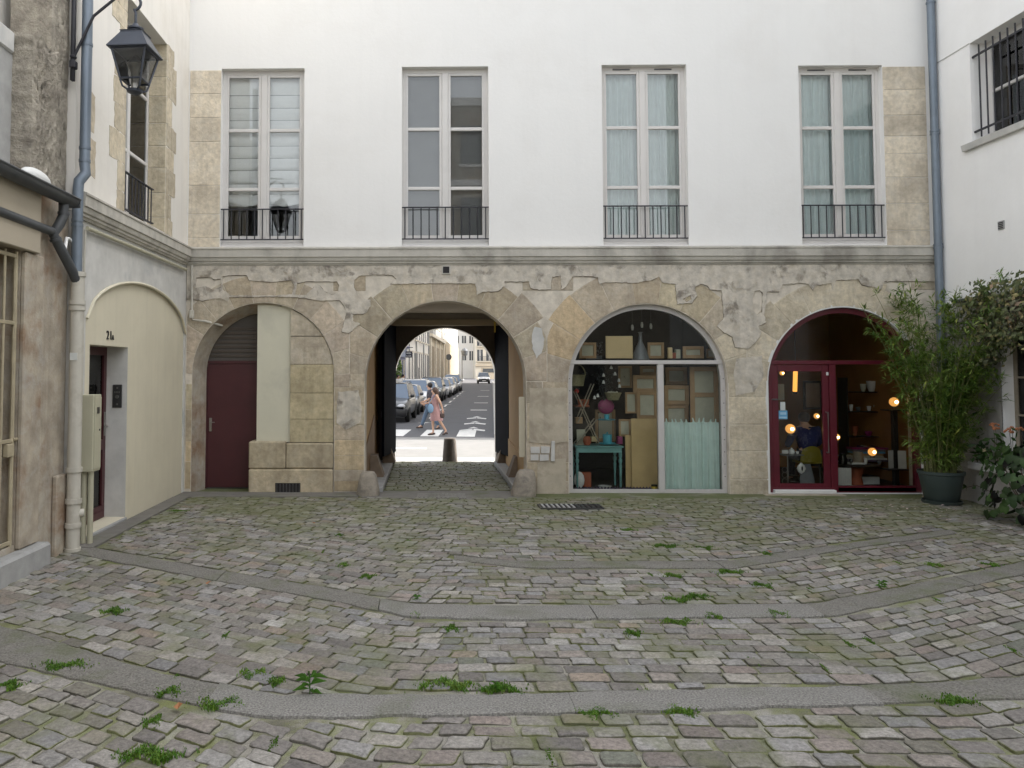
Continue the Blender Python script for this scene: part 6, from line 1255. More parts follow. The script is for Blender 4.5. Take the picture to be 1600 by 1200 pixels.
for k in range(12): x_ = gx0+(gx1-gx0)*(k+0.5)/12; mb = MB(); mb.box(x_-0.018, -1.72, 0.03, x_+0.018, -1.36, 0.044); mb.build('bar', 'step_stone' if k < 7 else 'dark_steel', gd)
sx0 = -0.16; mb = MB(); mb.box(-0.17, -0.66, -0.01, 0.68, -0.1, 0.020, 0.004); ws = mb.build('worn_slab', 'granite_strip', paving)
for k in range(11): mb = MB(); x_ = -0.14+k*0.075; mb.box(x_, -0.62, 0.018, x_+0.03, -0.14, 0.026, 0.003); mb.build('slab_ridge', 'granite_strip', ws)
# fallen leaves, litter
random.seed(77)
mat('dead_leaf', (0.30, 0.13, 0.05), 0.7, 0.2, 20); mat('confetti', (0.55, 0.42, 0.40), 0.8)
for px, py in ((325, 918), (490, 822), (1203, 868), (278, 1115)):
    x_, y_ = G(px, py); mb = MB(); a = random.uniform(0, 6); L = 0.06; c_, s_ = math.cos(a), math.sin(a)
    mb.add([(x_-L*c_, y_-L*s_, 0.05), (x_-0.3*s_*L*1.6, y_+0.3*c_*L*1.6, 0.062), (x_+L*c_, y_+L*s_, 0.05), (x_+0.3*s_*L*1.6, y_-0.3*c_*L*1.6, 0.045), (x_, y_, 0.04)], [(0, 1, 4), (1, 2, 4), (2, 3, 4), (3, 0, 4)]); tag(mb.build('fallen_leaf', 'dead_leaf'), 'curled brown fallen leaf lying on the cobbles', 'leaf', 'fallen leaves on the cobbles')
mb = MB()
for k in range(130):
    x_, y_ = random.gauss(7.9, 0.75), random.gauss(-1.6, 0.7)
    if x_ > 9.0 or y_ > -0.2: continue
    r_ = random.uniform(0.006, 0.014); a = random.uniform(0, 6); mb.add([(x_+2*r_*math.cos(a), y_+2*r_*math.sin(a), 0.042), (x_-r_*math.sin(a), y_+r_*math.cos(a), 0.046), (x_-2*r_*math.cos(a), y_-2*r_*math.sin(a), 0.042), (x_+r_*math.sin(a), y_-r_*math.cos(a), 0.040)], [(0, 1, 2, 3)])
tag(mb.build('leaf_litter', 'confetti', None, weld=False), 'scattered pale leaf litter on the cobbles around the bamboo pot', 'litter', kind='stuff')
# grass tufts in the joints
random.seed(41)
mb = MB()
tufts = [(178, 958, .22, 1), (100, 1044, .33, 1.2), (15, 1075, .2, .8), (265, 1086, .18, 1), (345, 1104, .3, 1.1), (235, 1185, .36, 1.3), (240, 1132, .12, .8), (395, 1057, .18, .9), (700, 1074, .34, 1.2), (780, 1080, .3, 1.0), (432, 1068, .12, .8), (1060, 940, .25, 1), (1052, 902, .2, .9), (1140, 896, .28, 1), (1190, 917, .2, .9), (1215, 962, .18, 1), (1115, 965, .15, .9), (1490, 1100, .24, 1.1), (1200, 868, .1, .7), (990, 992, .12, .8), (1060, 975, .25, .9), (1065, 1115, .2, .8), (535, 885, .14, .8), (575, 903, .15, .8), (650, 962, .1, .7), (705, 985, .12, .9), (1090, 935, .2, 1), (1040, 855, .3, .8), (980, 830, .2, .7), (1550, 885, .2, .8), (1460, 885, .15, .8), (280, 800, .3, .6), (150, 832, .35, .5), (930, 1118, .25, .7), (640, 1100, .1, .6), (530, 838, .1, .6), (1010, 1090, .1, .5), (1105, 858, .22, .7)]
random.seed(42)
for k in range(24):                                   # many small moss and grass cushions along the joints
    tufts.append((random.uniform(0, 1600), 790+410*random.random()**1.3, random.uniform(0.02, 0.06), random.uniform(0.2, 0.4)))
for px, py, sp, hh in tufts:
    x0, y0 = G(px, py)
    sp *= 0.8
    for k in range(int(2600*sp)):
        t1 = random.gauss(0, 0.30); x_ = x0+t1*sp; y_ = y0+random.gauss(0, 0.035)+0.04*math.sin(t1*7+px); h = random.uniform(0.008, 0.02)*hh; a = random.uniform(0, 6.28); w_ = 0.0045; lx, ly = math.cos(a)*h*0.7, math.sin(a)*h*0.7
        f_ = random.uniform(0.75, 1.5); mb.col = (f_*random.uniform(0.9, 1.5), f_, f_*0.8); px_, py_ = -math.sin(a)*w_, math.cos(a)*w_
        mb.add([(x_+px_, y_+py_, 0.012), (x_-px_, y_-py_, 0.012), (x_+lx*0.5-px_*.8, y_+ly*0.5-py_*.8, h*0.7+0.018), (x_+lx*0.5+px_*.8, y_+ly*0.5+py_*.8, h*0.7+0.018), (x_+lx, y_+ly, h+0.016)], [(0, 1, 2, 3), (3, 2, 4)])
tag(mb.build('grass_tufts', 'grass_blade', None, weld=False), 'short green grass tufts growing in the paving joints', 'grass', kind='stuff')
for px, py, s_, lb in ((484, 1085, 1.0, 'small wild weed with narrow leaves by the granite kerb'), (652, 940, 0.45, 'tiny rosette weed in the cobbles beyond the middle band'), (1378, 920, 0.6, 'little upright weed among the slanting cobbles'), (775, 1082, 0.5, 'flat pale weed at the granite slab edge')):
    x0, y0 = G(px, py); wd = thing('weed', lb, 'weed', (x0, y0, 0.01)); mb = MB()
    for k in range(16):
        a = k*2.4; L = s_*random.uniform(0.07, 0.14); z0 = s_*random.uniform(0.01, 0.12); dx, dy = math.cos(a), math.sin(a); w_ = 0.007*s_; f = random.uniform(1.0, 1.7); mb.col = (f, f, f)
        mb.add([(x0, y0, z0), (x0+dx*L*0.5-dy*w_, y0+dy*L*0.5+dx*w_, z0+0.035*s_), (x0+dx*L, y0+dy*L, z0+0.01*s_), (x0+dx*L*0.5+dy*w_, y0+dy*L*0.5-dx*w_, z0+0.035*s_)], [(0, 1, 2), (0, 2, 3)])
    tag(mb.build('leaves', 'grass_blade', wd, weld=False), kind='stuff'); mb = MB(); mb.col = (0.8, 0.9, 0.7); mb.tube([(x0, y0, 0), (x0, y0, 0.13*s_)], 0.004, 5); mb.build('stem', 'grass_blade', wd)
# ------------------------------------------------------------------ bamboo in its pot
leafmat('bamboo_leaf', (0.075, 0.15, 0.03), (0.135, 0.225, 0.045), (0.21, 0.29, 0.075)); leafmat('ivy_leaf', (0.016, 0.036, 0.012), (0.028, 0.055, 0.016), (0.045, 0.08, 0.022))
leafmat('vine_leaf', (0.07, 0.095, 0.035), (0.12, 0.145, 0.06), (0.24, 0.21, 0.16)); mat('cane', (0.16, 0.17, 0.06), 0.5, 0.25, 10); mat('pot_green', (0.045, 0.062, 0.058), 0.45, 0.08, 4); mat('soil', (0.05, 0.035, 0.025), 1.0); mat('bark', (0.12, 0.09, 0.07), 0.9, 0.2, 10)
BX, BY = 8.52, -1.02
pt = thing('plant_pot', 'dark green round plastic plant pot on a saucer holding the bamboo', 'pot', (BX, BY, 0.02))
mb = MB(); mb.lathe([(0.23, 0.04), (0.25, 0.06), (0.325, 0.47), (0.34, 0.48), (0.345, 0.53), (0.325, 0.53), (0.315, 0.46)], (BX, BY, 0.02), 36); mb.build('pot_body', 'pot_green', pt, 40)
mb = MB(); mb.lathe([(0.28, 0.0), (0.30, 0.05), (0.285, 0.05), (0.27, 0.02)], (BX, BY, 0.02), 32); mb.build('saucer', 'pot_green', pt, 40)
mb = MB(); mb.lathe([(0.32, 0.46), (0.001, 0.48)], (BX, BY, 0.02), 24); mb.build('soil', 'soil', pt)
bm_ = thing('bamboo', 'tall leafy green bamboo growing from the dark green pot', 'bamboo', (BX, BY, 0.5))
random.seed(13); lf = MB()
def bleaf(mb, p, d, L, w_):
    d = Vector(d).normalized(); s_ = d.cross(Vector((rj(.4), rj(.4), 1))); s_.normalize(); n_ = s_.cross(d)*0.25*w_; f = random.uniform(0.55, 1.35); mb.col = (f*random.uniform(.9, 1.2), f, f*random.uniform(.7, 1.1)) if random.random() > .05 else (2.2, 1.6, 1.4)
    m_ = p+d*L*0.4; e_ = p+d*L+Vector((0, 0, -0.12*L)); mb.add([p, m_+s_*w_, e_, m_-s_*w_, m_+n_], [(0, 1, 4), (1, 2, 4), (2, 3, 4), (3, 0, 4)])
for k in range(62):
    a = random.uniform(0, 6.28); r0 = random.uniform(0.02, 0.24); top = random.uniform(2.0, 3.75) if k > 7 else random.uniform(3.3, 3.9); sp = random.uniform(0.2, 0.95)*(1.35 if random.random() < .35 else 1)
    ox, oy = math.cos(a)*sp, math.sin(a)*sp
    if BX+ox > RW-0.2: ox = RW-0.2-BX
    if BY+oy > -0.18: oy = -0.18-BY
    pts = []
    for i in range(9):
        t_ = i/8; b_ = t_**1.7; pts.append(Vector((BX+math.cos(a)*r0+ox*b_+rj(0.008), BY+math.sin(a)*r0*0.9+oy*b_+rj(0.008), 0.48+(top-0.48)*t_*(1-0.05*t_*sp))))
    mb = MB(); mb.tube(pts, [0.009*(1-0.7*i/8) for i in range(9)], 6); mb.build('cane', 'cane', bm_, 60)
    for j in range(random.randint(15, 24)):
        t_ = random.uniform(0.04, 1.0)**0.8; i0 = min(7, int(t_*8)); p = pts[i0].lerp(pts[i0+1], t_*8-i0)
        bd = Vector((rj(1), rj(1), random.uniform(0.1, 0.9))).normalized(); bl = random.uniform(0.08, 0.42)*(1.15-0.5*t_)
        if t_ < 0.3: bl *= 0.65
        for s_ in range(random.randint(9, 17)):
            q = p+bd*bl*random.uniform(0.2, 1.0)+Vector((0, 0, -0.25*bl*random.random()))
            d = (bd+Vector((rj(.9), rj(.9), rj(.8)-0.25)))
            if q.x > RW-0.05 or q.y > -0.05: continue
            bleaf(lf, q, d, random.uniform(0.09, 0.18), random.uniform(0.008, 0.014))
tag(lf.build('foliage', 'bamboo_leaf', bm_, weld=False), kind='stuff')
# vine on the right wall
vn_ = thing('wall_vine', 'climbing vine with small pale leaves above the window beside the bamboo', 'vine', (RW-0.1, -2.2, 0.7)); lf = MB(); random.seed(17)
for k in range(14):
    y0 = random.uniform(-3.4, -1.3); pts = [Vector((RW-0.10, -3.0+rj(0.4), 0.7)), Vector((RW-0.12, -3.1+rj(.2), 2.0)), Vector((RW-0.15, -2.6+rj(.5), 3.1+rj(.3))), Vector((RW-0.22, y0, 3.2+rj(.5))), Vector((RW-0.35+rj(.15), y0+random.uniform(0.1, 0.6), 2.9+rj(0.5)))]
    pts[-1].y = min(pts[-1].y, -1.0); mb = MB(); mb.tube(pts, [0.014, 0.012, 0.010, 0.007, 0.004], 6); mb.build('stem', 'bark', vn_, 60)
for k in range(3000):
    y = random.uniform(-3.6, -1.05); zt = 3.75-0.2*abs(math.sin(y*4))-0.5*max(0, y+1.5); zb = 2.45+0.25*math.sin(y*5)+(0.3 if y > -1.4 else 0)
    z = random.uniform(zb, zt); x = RW-0.06-abs(random.gauss(0, 0.2)); p = Vector((x, y, z)); n_ = Vector((-1, rj(.8), rj(.8)+0.3)).normalized(); u = n_.cross(Vector((rj(.3), rj(1), rj(1)))).normalized(); w_ = n_.cross(u); L = random.uniform(0.025, 0.055); f = random.uniform(0.6, 1.4); mb = lf
    lf.col = (f, f, f) if random.random() > 0.22 else (f*2.4, f*1.8, f*1.9); lf.add([p-u*L, p-u*L*.2+w_*L*.7, p+u*L, p-u*L*.2-w_*L*.7, p+n_*L*.15], [(0, 1, 4), (1, 2, 4), (2, 3, 4), (3, 0, 4)])
tag(lf.build('foliage', 'vine_leaf', vn_, weld=False), kind='stuff')
# flowers on the ledge
mat('orange_bloom', (0.42, 0.17, 0.08), 0.8, 0.3, 30); mat('cream_bloom', (0.5, 0.42, 0.25), 0.8, 0.2, 30)
hp = thing('ledge_flowers', 'potted plant with orange and cream flower heads on the window ledge', 'flowers', (RW-0.12, -1.9, 0.7)); lf = MB()
for k in range(420):
    y = random.uniform(-3.3, -1.15); z = 0.72+abs(random.gauss(0, 0.22)); p = Vector((RW-0.15-abs(random.gauss(0, 0.08)), y, z)); d = Vector((rj(1), rj(1), rj(1))).normalized(); L = random.uniform(0.04, 0.08); s_ = d.cross(Vector((rj(1), rj(1), rj(1)))).normalized()*L*0.45; f = random.uniform(.6, 1.3); lf.col = (f*1.3, f*1.5, f)
    lf.add([p-d*L, p+s_, p+d*L, p-s_], [(0, 1, 2), (0, 2, 3)])
tag(lf.build('foliage', 'ivy_leaf', hp, weld=False), kind='stuff')
for k in range(15):
    y = -1.45-k*0.11+rj(.05); z = 1.30+rj(.06) if k % 3 else 0.93; mb = MB(); c = Vector((RW-0.2+rj(.05), y, z))
    for j in range(14): mb.ball((c.x+rj(.05), c.y+rj(.06), c.z+rj(.02)), random.uniform(0.010, 0.02), 6, 4)
    mb.build('bloom', 'orange_bloom' if k % 3 else 'cream_bloom', hp, 50); mb = MB(); mb.col = (1, 1, 1); mb.tube([c, (RW-0.15, y+rj(.05), 0.7)], 0.004, 5); mb.build('stalk', 'bark', hp)
# big-leaved bush, each leaf an object
bs = thing('leafy_bush', 'dark green bush with broad heart-shaped leaves by the plinth', 'bush', (8.65, -2.9, 0)); random.seed(23)
lmesh = []
for k in range(6):
    mb = MB(); f = (0.7, 0.85, 1.0, 1.15, 1.35, 1.8)[k]; mb.col = (f, f, f)
    o_ = [(0, 0), (0.45, -0.18), (0.62, 0.15), (0.5, 0.55), (0, 1.05), (-0.5, 0.55), (-0.62, 0.15), (-0.45, -0.18)]; vs = [(a_, b_, -0.12*a_*a_-0.18*b_*b_) for a_, b_ in o_]+[(0, 0.35, 0.06)]
    mb.add(vs, [(i, (i+1) % 8, 8) for i in range(8)]); lmesh.append(mb.mesh('leaf', 'ivy_leaf', 70))
for k in range(290):
    a = random.uniform(0, 6.28); u = random.random(); z = 0.06+0.98*random.random()**0.9; rr = (0.62 if z < 0.8 else 0.62*(1.3-z)/0.5)*math.sqrt(random.uniform(0.45, 1)); p = Vector((8.60+rr*0.75*math.cos(a), -2.85+rr*1.2*math.sin(a), z*1.08))
    if p.x > RW-0.14: continue
    n_ = Vector((math.cos(a)-0.5, math.sin(a)-0.3, 0.7+rj(.5))).normalized(); q = n_.to_track_quat('Z', 'Y').to_matrix().to_4x4() @ Matrix.Rotation(random.uniform(2.2, 4.1), 4, 'Z')
    o = bpy.data.objects.new('leaf', random.choice(lmesh)); COL.objects.link(o); o.parent = bs; s_ = random.uniform(0.08, 0.13)
    o.matrix_parent_inverse = Matrix.Translation(-Vector(bs.location)); o.matrix_basis = Matrix.Translation(p) @ q @ Matrix.Scale(s_, 4)
for k in range(9): mb = MB(); a = k*0.7; mb.tube([(8.65, -2.9, 0.0), (8.62+0.2*math.cos(a), -2.92+0.35*math.sin(a), 0.5), (8.6+0.3*math.cos(a), -2.85+0.5*math.sin(a), 0.95)], [0.012, 0.009, 0.005], 6); mb.build('stem', 'bark', bs)
sp_ = thing('ivy_sprig', 'small ivy sprig creeping along the wall foot behind the bamboo pot', 'ivy', (RW-0.15, -1.6, 0.2))
pts = [Vector((RW-0.16, -2.3, 0.22)), Vector((RW-0.2, -1.9, 0.33)), Vector((RW-0.22, -1.5, 0.28)), Vector((RW-0.2, -1.15, 0.33)), Vector((RW-0.25, -0.95, 0.26))]
mb = MB(); mb.tube(pts, 0.005, 5); mb.build('stem', 'bark', sp_)
for k in range(16):
    p = pts[k % 4].lerp(pts[k % 4+1], random.random())+Vector((-0.04, rj(.04), rj(.06))); o = bpy.data.objects.new('leaf', lmesh[3+k % 3]); COL.objects.link(o); o.parent = sp_; o.matrix_parent_inverse = Matrix.Translation(-Vector(sp_.location))
    o.matrix_basis = Matrix.Translation(p) @ Vector((-1, rj(.5), rj(.6)+.4)).to_track_quat('Z', 'Y').to_matrix().to_4x4() @ Matrix.Rotation(random.uniform(0, 6), 4, 'Z') @ Matrix.Scale(0.055, 4)
# ------------------------------------------------------------------ the street outside
SA = math.atan(0.082); SD = Vector((math.sin(SA), math.cos(SA), 0)); SN = Vector((math.cos(SA), -math.sin(SA), 0)); S0 = Vector((0.3, 12.4, 0)); SL = 0.004
def ST(u, v, h=0.0):
    """street frame: u metres along, v metres to the right"""
    p = S0+SD*u+SN*v; return Vector((p.x, p.y, SL*u+h))
mb = MB(); mb.box(-70, 4.96, -0.10, 70, 12.38, -0.02); tag(mb.build('cross_street', 'pale_road'), kind='structure')
mb = MB(); mb.box(-70, 4.97, -0.05, 70, 6.0, 0.0); tag(mb.build('near_pavement', 'kerb_granite'), kind='structure')
def sheet(name, v0, v1, u0, u1, h, mt, n=30, kind=True):
    mb = MB(); vs = []
    for i in range(n+1):
        u = u0+(u1-u0)*i/n; vs += [ST(u, v0, h), ST(u, v1, h), ST(u, v1, h-0.2), ST(u, v0, h-0.2)]
    mb.add(vs, [(i*4+k, i*4+(k+1) % 4, (i+1)*4+(k+1) % 4, (i+1)*4+k) for i in range(n) for k in range(4)]+[(0, 1, 2, 3), tuple(n*4+k for k in range(4))]); o = mb.build(name, mt)
    return tag(o, kind='structure') if kind else o
sheet('side_street', -30, 30, 0, 260, -0.018, 'asphalt')
VK, VL = 1.95, -3.6
sheet('right_pavement', VK+0.18, 14, 0.2, 100, 0.10, 'pavement_grey'); sheet('left_pavement', -30, VL-0.16, 0.2, 130, 0.10, 'pavement_grey')
sheet('kerb', VK, VK+0.17, 0.0, 100, 0.105, 'kerb_granite'); sheet('kerb', VL-0.15, VL, 0.0, 130, 0.105, 'kerb_granite')
RM_ = thing('road_markings', 'white painted road markings on the side street asphalt', 'road marking', tuple(ST(0, 0, 0.0)))
def paint(pts, name='marking', h=-0.012):
    mb = MB(); n = len(pts); mb.add([ST(u, v, h) for u, v in pts], [tuple(range(n))]); return mb.build(name, 'road_paint', RM_)
for v0 in (-1.75, -0.55, 0.68): paint([(0.25, v0), (0.25, v0+0.62), (3.1, v0+0.62), (3.1, v0)], 'zebra_bar')
for k in range(9): u = 4.2+k*5.6; paint([(u, -1.02), (u, -0.9), (u+2.2, -0.9), (u+2.2, -1.02)], 'bay_line'); paint([(u+2.5, -1.25), (u+2.5, -0.95), (u+2.75, -0.65), (u+2.85, -0.95)], 'bay_tick')
for u in (2.6, 6.0, 9.5):
    paint([(u, 0.75), (u+0.6, 1.15), (u+1.2, 1.15), (u+0.6, 0.72)], 'chevron'); paint([(u, 1.6), (u+0.6, 1.18), (u+1.2, 1.18), (u+0.6, 1.63)], 'chevron'); paint([(u+1.3, 0.95), (u+2.1, 1.165), (u+1.3, 1.38), (u+1.5, 1.165)], 'arrow_head')
for u in (17, 26, 38, 55): paint([(u, 0.7), (u, 1.6), (u+0.5, 1.6), (u+0.5, 0.7)], 'marking')
for x0, x1, y0 in ((-4.5, 0.0, 8.3), (2.0, 7, 8.2)):
    mb = MB(); mb.add([(x0, y0, -0.012), (x1, y0, -0.012), (x1, y0+0.35, -0.012), (x0, y0+0.35, -0.012)], [(0, 1, 2, 3)]); mb.build('lane_line', 'white_paint', RM_)
# ------------------------------------------------------------------ cars
def car_mesh(kind):
    """parts of a car facing -Y (towards the court), local origin on the ground under the centre"""
    L, W, H, hood, roof0, roof1, tail, belt = dict(suv=(4.4, 1.80, 1.66, 1.02, -0.55, 1.75, 1.05, 1.0), hatch=(3.95, 1.68, 1.46, 0.92, -0.35, 1.45, 0.95, 0.92), van=(4.6, 1.82, 1.82, 1.12, -0.75, 2.1, 1.15, 1.08), wagon=(4.5, 1.74, 1.48, 0.9, -0.35, 1.85, 0.95, 0.93))[kind]
    h2 = L/2; w2 = W/2; P_ = {}
    st = [(-h2, 0.62, 0.55, 0.80), (-h2+0.12, 0.74, 0.40, 0.93), (-h2+0.6, hood*0.86, 0.30, 0.985), (-h2+1.15, hood, 0.26, 1.0), (roof0, belt, 0.26, 1.0), (0.4, belt+0.01, 0.26, 1.0), (1.2, belt+0.03, 0.26, 1.0), (h2-0.5, tail, 0.30, 0.985), (h2-0.1, tail-0.06, 0.38, 0.93), (h2, tail-0.2, 0.52, 0.82)]
    mb = MB(); vs = []
    for y, zt, zb, wf in st:
        w_ = w2*wf; vs += [(-w_*0.86, y, zb), (-w_*0.98, y, zb+0.12), (-w_, y, (zb+zt)/2), (-w_*0.97, y, zt-0.10), (-w_*0.86, y, zt-0.01), (0, y, zt+0.035), (w_*0.86, y, zt-0.01), (w_*0.97, y, zt-0.10), (w_, y, (zb+zt)/2), (w_*0.98, y, zb+0.12), (w_*0.86, y, zb)]
    n = 11; mb.add(vs, [(i*n+k, i*n+(k+1) % n, (i+1)*n+(k+1) % n, (i+1)*n+k) for i in range(len(st)-1) for k in range(n)]+[tuple(range(n)), tuple((len(st)-1)*n+k for k in range(n))]); P_['body'] = mb
    fb, rb_ = -h2+1.08, h2-(0.12 if kind != 'wagon' else 0.2); gw, rw = w2*0.93, w2*0.74; zb = belt-0.02
    C8 = {'A': (gw, fb, zb), 'B': (rw, roof0, H-0.05), 'C': (rw, roof1, H-0.05), 'D': (gw, rb_, zb)}
    mb = MB(); mb.add([(-rw, roof0, H-0.06), (-rw*0.8, roof0, H-0.01), (rw*0.8, roof0, H-0.01), (rw, roof0, H-0.06), (-rw, 0.5, H-0.03), (-rw*0.8, 0.5, H+0.01), (rw*0.8, 0.5, H+0.01), (rw, 0.5, H-0.03), (-rw, roof1, H-0.07), (-rw*0.8, roof1, H-0.02), (rw*0.8, roof1, H-0.02), (rw, roof1, H-0.07)], [(0,1,5,4), (1,2,6,5), (2,3,7,6), (4,5,9,8), (5,6,10,9), (6,7,11,10), (0,4,8,11,7,3), (0,1,2,3), (8,9,10,11)]); P_['roof'] = mb
    mb = MB(); mb.add([(-gw, fb, zb), (gw, fb, zb), (rw, roof0, H-0.05), (-rw, roof0, H-0.05)], [(0, 1, 2, 3)]); P_['windshield'] = mb
    mb = MB(); mb.add([(-gw, rb_, zb), (gw, rb_, zb), (rw, roof1, H-0.05), (-rw, roof1, H-0.05)], [(0, 1, 2, 3)]); P_['rear_window'] = mb
    for s_ in (-1, 1):
        ym = [fb, (fb+roof0)/2+0.55, 1.0, rb_]; tp = [roof0, 0.35, 1.15, roof1]
        for k in range(3):
            a0, a1 = ym[k]+(0.06 if k else 0.16), ym[k+1]-(0.06 if k < 2 else 0.2); b0, b1 = tp[k]+0.05, tp[k+1]-0.05; b0 = max(b0, roof0+0.04)
            mb = MB(); mb.add([(s_*(gw+0.006), a0, zb+0.03), (s_*(gw+0.006), a1, zb+0.03), (s_*(rw+0.012), b1, H-0.09), (s_*(rw+0.012), b0, H-0.09)], [(0, 1, 2, 3)]); P_['side_window%d%d' % (s_, k)] = mb
        mb = MB(); mb.add([(s_*gw, fb, zb), (s_*gw, rb_, zb), (s_*rw, roof1, H-0.06), (s_*rw, roof0, H-0.06)], [(0, 1, 2, 3)]); P_['pillar%d' % s_] = mb
        mb = MB(); mb.ball((s_*w2*0.68, -h2+0.1, 0.70), 0.15, 12, 8, 1.15, 0.55, 0.62); P_['headlight%d' % s_] = mb
        mb = MB(); mb.box(s_*(gw+0.02), fb+0.35, belt+0.02, s_*(gw+0.2), fb+0.45, belt+0.16, 0.03); P_['mirror%d' % s_] = mb
        for y in (-h2+0.82, h2-0.85):
            mb = MB(); mb.lathe([(0.20, -0.1), (0.30, -0.1), (0.325, -0.07), (0.325, 0.07), (0.30, 0.1), (0.20, 0.1)], (0, 0, 0), 18, Matrix.Translation((s_*(w2-0.09), y, 0.325)) @ Matrix.Rotation(math.pi/2, 4, 'Y')); P_['wheel%d%.1f' % (s_, y)] = mb
            mb = MB(); mb.lathe([(0.20, -0.085), (0.14, -0.06), (0.05, -0.09), (0.05, 0.09), (0.14, 0.06), (0.20, 0.085)], (0, 0, 0), 14, Matrix.Translation((s_*(w2-0.085), y, 0.325)) @ Matrix.Rotation(math.pi/2, 4, 'Y')); P_['rim%d%.1f' % (s_, y)] = mb
    mb = MB(); mb.box(-w2*0.92, -h2-0.05, 0.26, w2*0.92, -h2+0.3, 0.58, 0.05); P_['bumper'] = mb
    mb = MB(); mb.box(-w2*0.42, -h2-0.02, 0.60, w2*0.42, -h2+0.14, 0.74, 0.02); P_['grille'] = mb
    mb = MB(); mb.box(-0.26, -h2-0.065, 0.40, 0.26, -h2-0.05, 0.51); P_['number_plate'] = mb
    if kind in ('suv', 'van'):
        for s_ in (-1, 1): mb = MB(); mb.tube([(s_*rw*0.92, roof0+0.2, H-0.02), (s_*rw*0.92, roof0+0.3, H+0.04), (s_*rw*0.92, roof1-0.3, H+0.04), (s_*rw*0.92, roof1-0.2, H-0.02)], 0.018, 6); P_['roof_rail%d' % s_] = mb
    return P_
def paintm(name, col, metal=0.5):
    m, t, b = nodes(name); b.inputs['Base Color'].default_value = (*col, 1); b.inputs['Roughness'].default_value = 0.28; b.inputs['Metallic'].default_value = metal; b.inputs['Coat Weight'].default_value = 0.6; b.inputs['Coat Roughness'].default_value = 0.05
paintm('car_black', (0.03, 0.032, 0.034)); paintm('car_white', (0.72, 0.72, 0.72), 0.0); paintm('car_silver', (0.42, 0.43, 0.45)); paintm('car_grey', (0.10, 0.105, 0.115)); paintm('car_green', (0.05, 0.06, 0.055)); paintm('car_beige', (0.50, 0.49, 0.46), 0.2)
CK = {k: car_mesh(k) for k in ('suv', 'hatch', 'van', 'wagon')}; CME = {}
def car(kind, col, u, v, label, glassm='blue_glass', rot=0.0, bumper='black_plastic', group='cars parked along the side street'):
    t_ = thing('parked_car' if group else 'car', label, 'car', tuple(ST(u, v, -0.018)), group, local=True); t_.rotation_euler = (SL, 0, -SA+rot)
    last = None
    for nm, mb in CK[kind].items():
        base = ''.join(c for c in nm if c.isalpha() or c == '_'); mt = dict(body=col, roof=col, windshield=glassm, rear_window='car_dark_glass', side_window='car_dark_glass', pillar=col, headlight='headlight', mirror=col, wheel='tyre', rim='rim', bumper=bumper or col, grille='black_plastic', number_plate='plate_white', roof_rail='dark_steel')[base]
        key = (kind, nm, mt)
        if key not in CME: CME[key] = mb.mesh(base, mt, 45)
        o = bpy.data.objects.new(base, CME[key]); COL.objects.link(o)
        if base == 'rim': o.parent = last
        else: o.parent = t_
        if base == 'wheel': last = o
CV = -2.55
car('suv', 'car_black', 8.9, CV, 'dark grey off-roader with black bumper parked first in the row')
car('hatch', 'car_grey', 14.0, CV, 'dark small hatchback parked behind the off-roader')
car('suv', 'car_white', 19.4, CV, 'white off-roader with blue windscreen parked behind the walking couple', bumper=None)
car('hatch', 'car_beige', 24.8, CV+0.1, 'pale hatchback parked behind the white off-roader', bumper=None)
car('suv', 'car_green', 30.2, CV+0.15, 'dark off-roader parked behind the pale hatchback')
car('hatch', 'car_silver', 36.2, CV+0.35, 'silver hatchback with bright windscreen further up the row', bumper=None)
car('wagon', 'car_white', 41.8, CV+0.4, 'white estate car behind the silver hatchback', bumper=None)
car('hatch', 'car_grey', 47.2, CV+0.45, 'grey hatchback parked behind the white estate car')
car('suv', 'car_silver', 52.8, CV+0.5, 'silver off-roader at the far end of the parked row')
u_, v_ = 92.0, 0.6
car('suv', 'car_white', u_, v_, 'white car driving towards the court at the far bend', 'car_dark_glass', 0.05, 'black_plastic', None)
# motor scooters beyond the last car
for k in range(2):
    b0 = ST(58+k*2.6, CV+0.7, 0); t_ = thing('motor_scooter', 'small parked motor scooter beyond the last parked car', 'scooter', tuple(b0), 'scooters beyond the parked cars', local=True); t_.rotation_euler = (0, 0, -SA+0.2)
    for y in (-0.6, 0.6): mb = MB(); mb.lathe([(0.1, -0.05), (0.24, -0.05), (0.26, 0), (0.24, 0.05), (0.1, 0.05)], (0, 0, 0), 14, Matrix.Translation((0, y, 0.26)) @ Matrix.Rotation(math.pi/2, 4, 'Y')); mb.build('wheel', 'tyre', t_, 40)
    mb = MB(); mb.box(-0.17, 0.0, 0.35, 0.17, 0.85, 0.75, 0.08); mb.box(-0.16, -0.45, 0.25, 0.16, 0.05, 0.35, 0.03); mb.build('body', ('car_grey', 'maroon')[k], t_); mb = MB(); mb.box(-0.2, -0.62, 0.4, 0.2, -0.45, 1.0, 0.06); mb.build('front_shield', ('car_grey', 'maroon')[k], t_)
    mb = MB(); mb.box(-0.14, 0.1, 0.75, 0.14, 0.8, 0.84, 0.03); mb.build('seat', 'black_plastic', t_); mb = MB(); mb.tube([(-0.33, -0.4, 1.08), (0, -0.48, 1.05), (0.33, -0.4, 1.08)], 0.02, 6); mb.build('handlebar', 'dark_steel', t_)
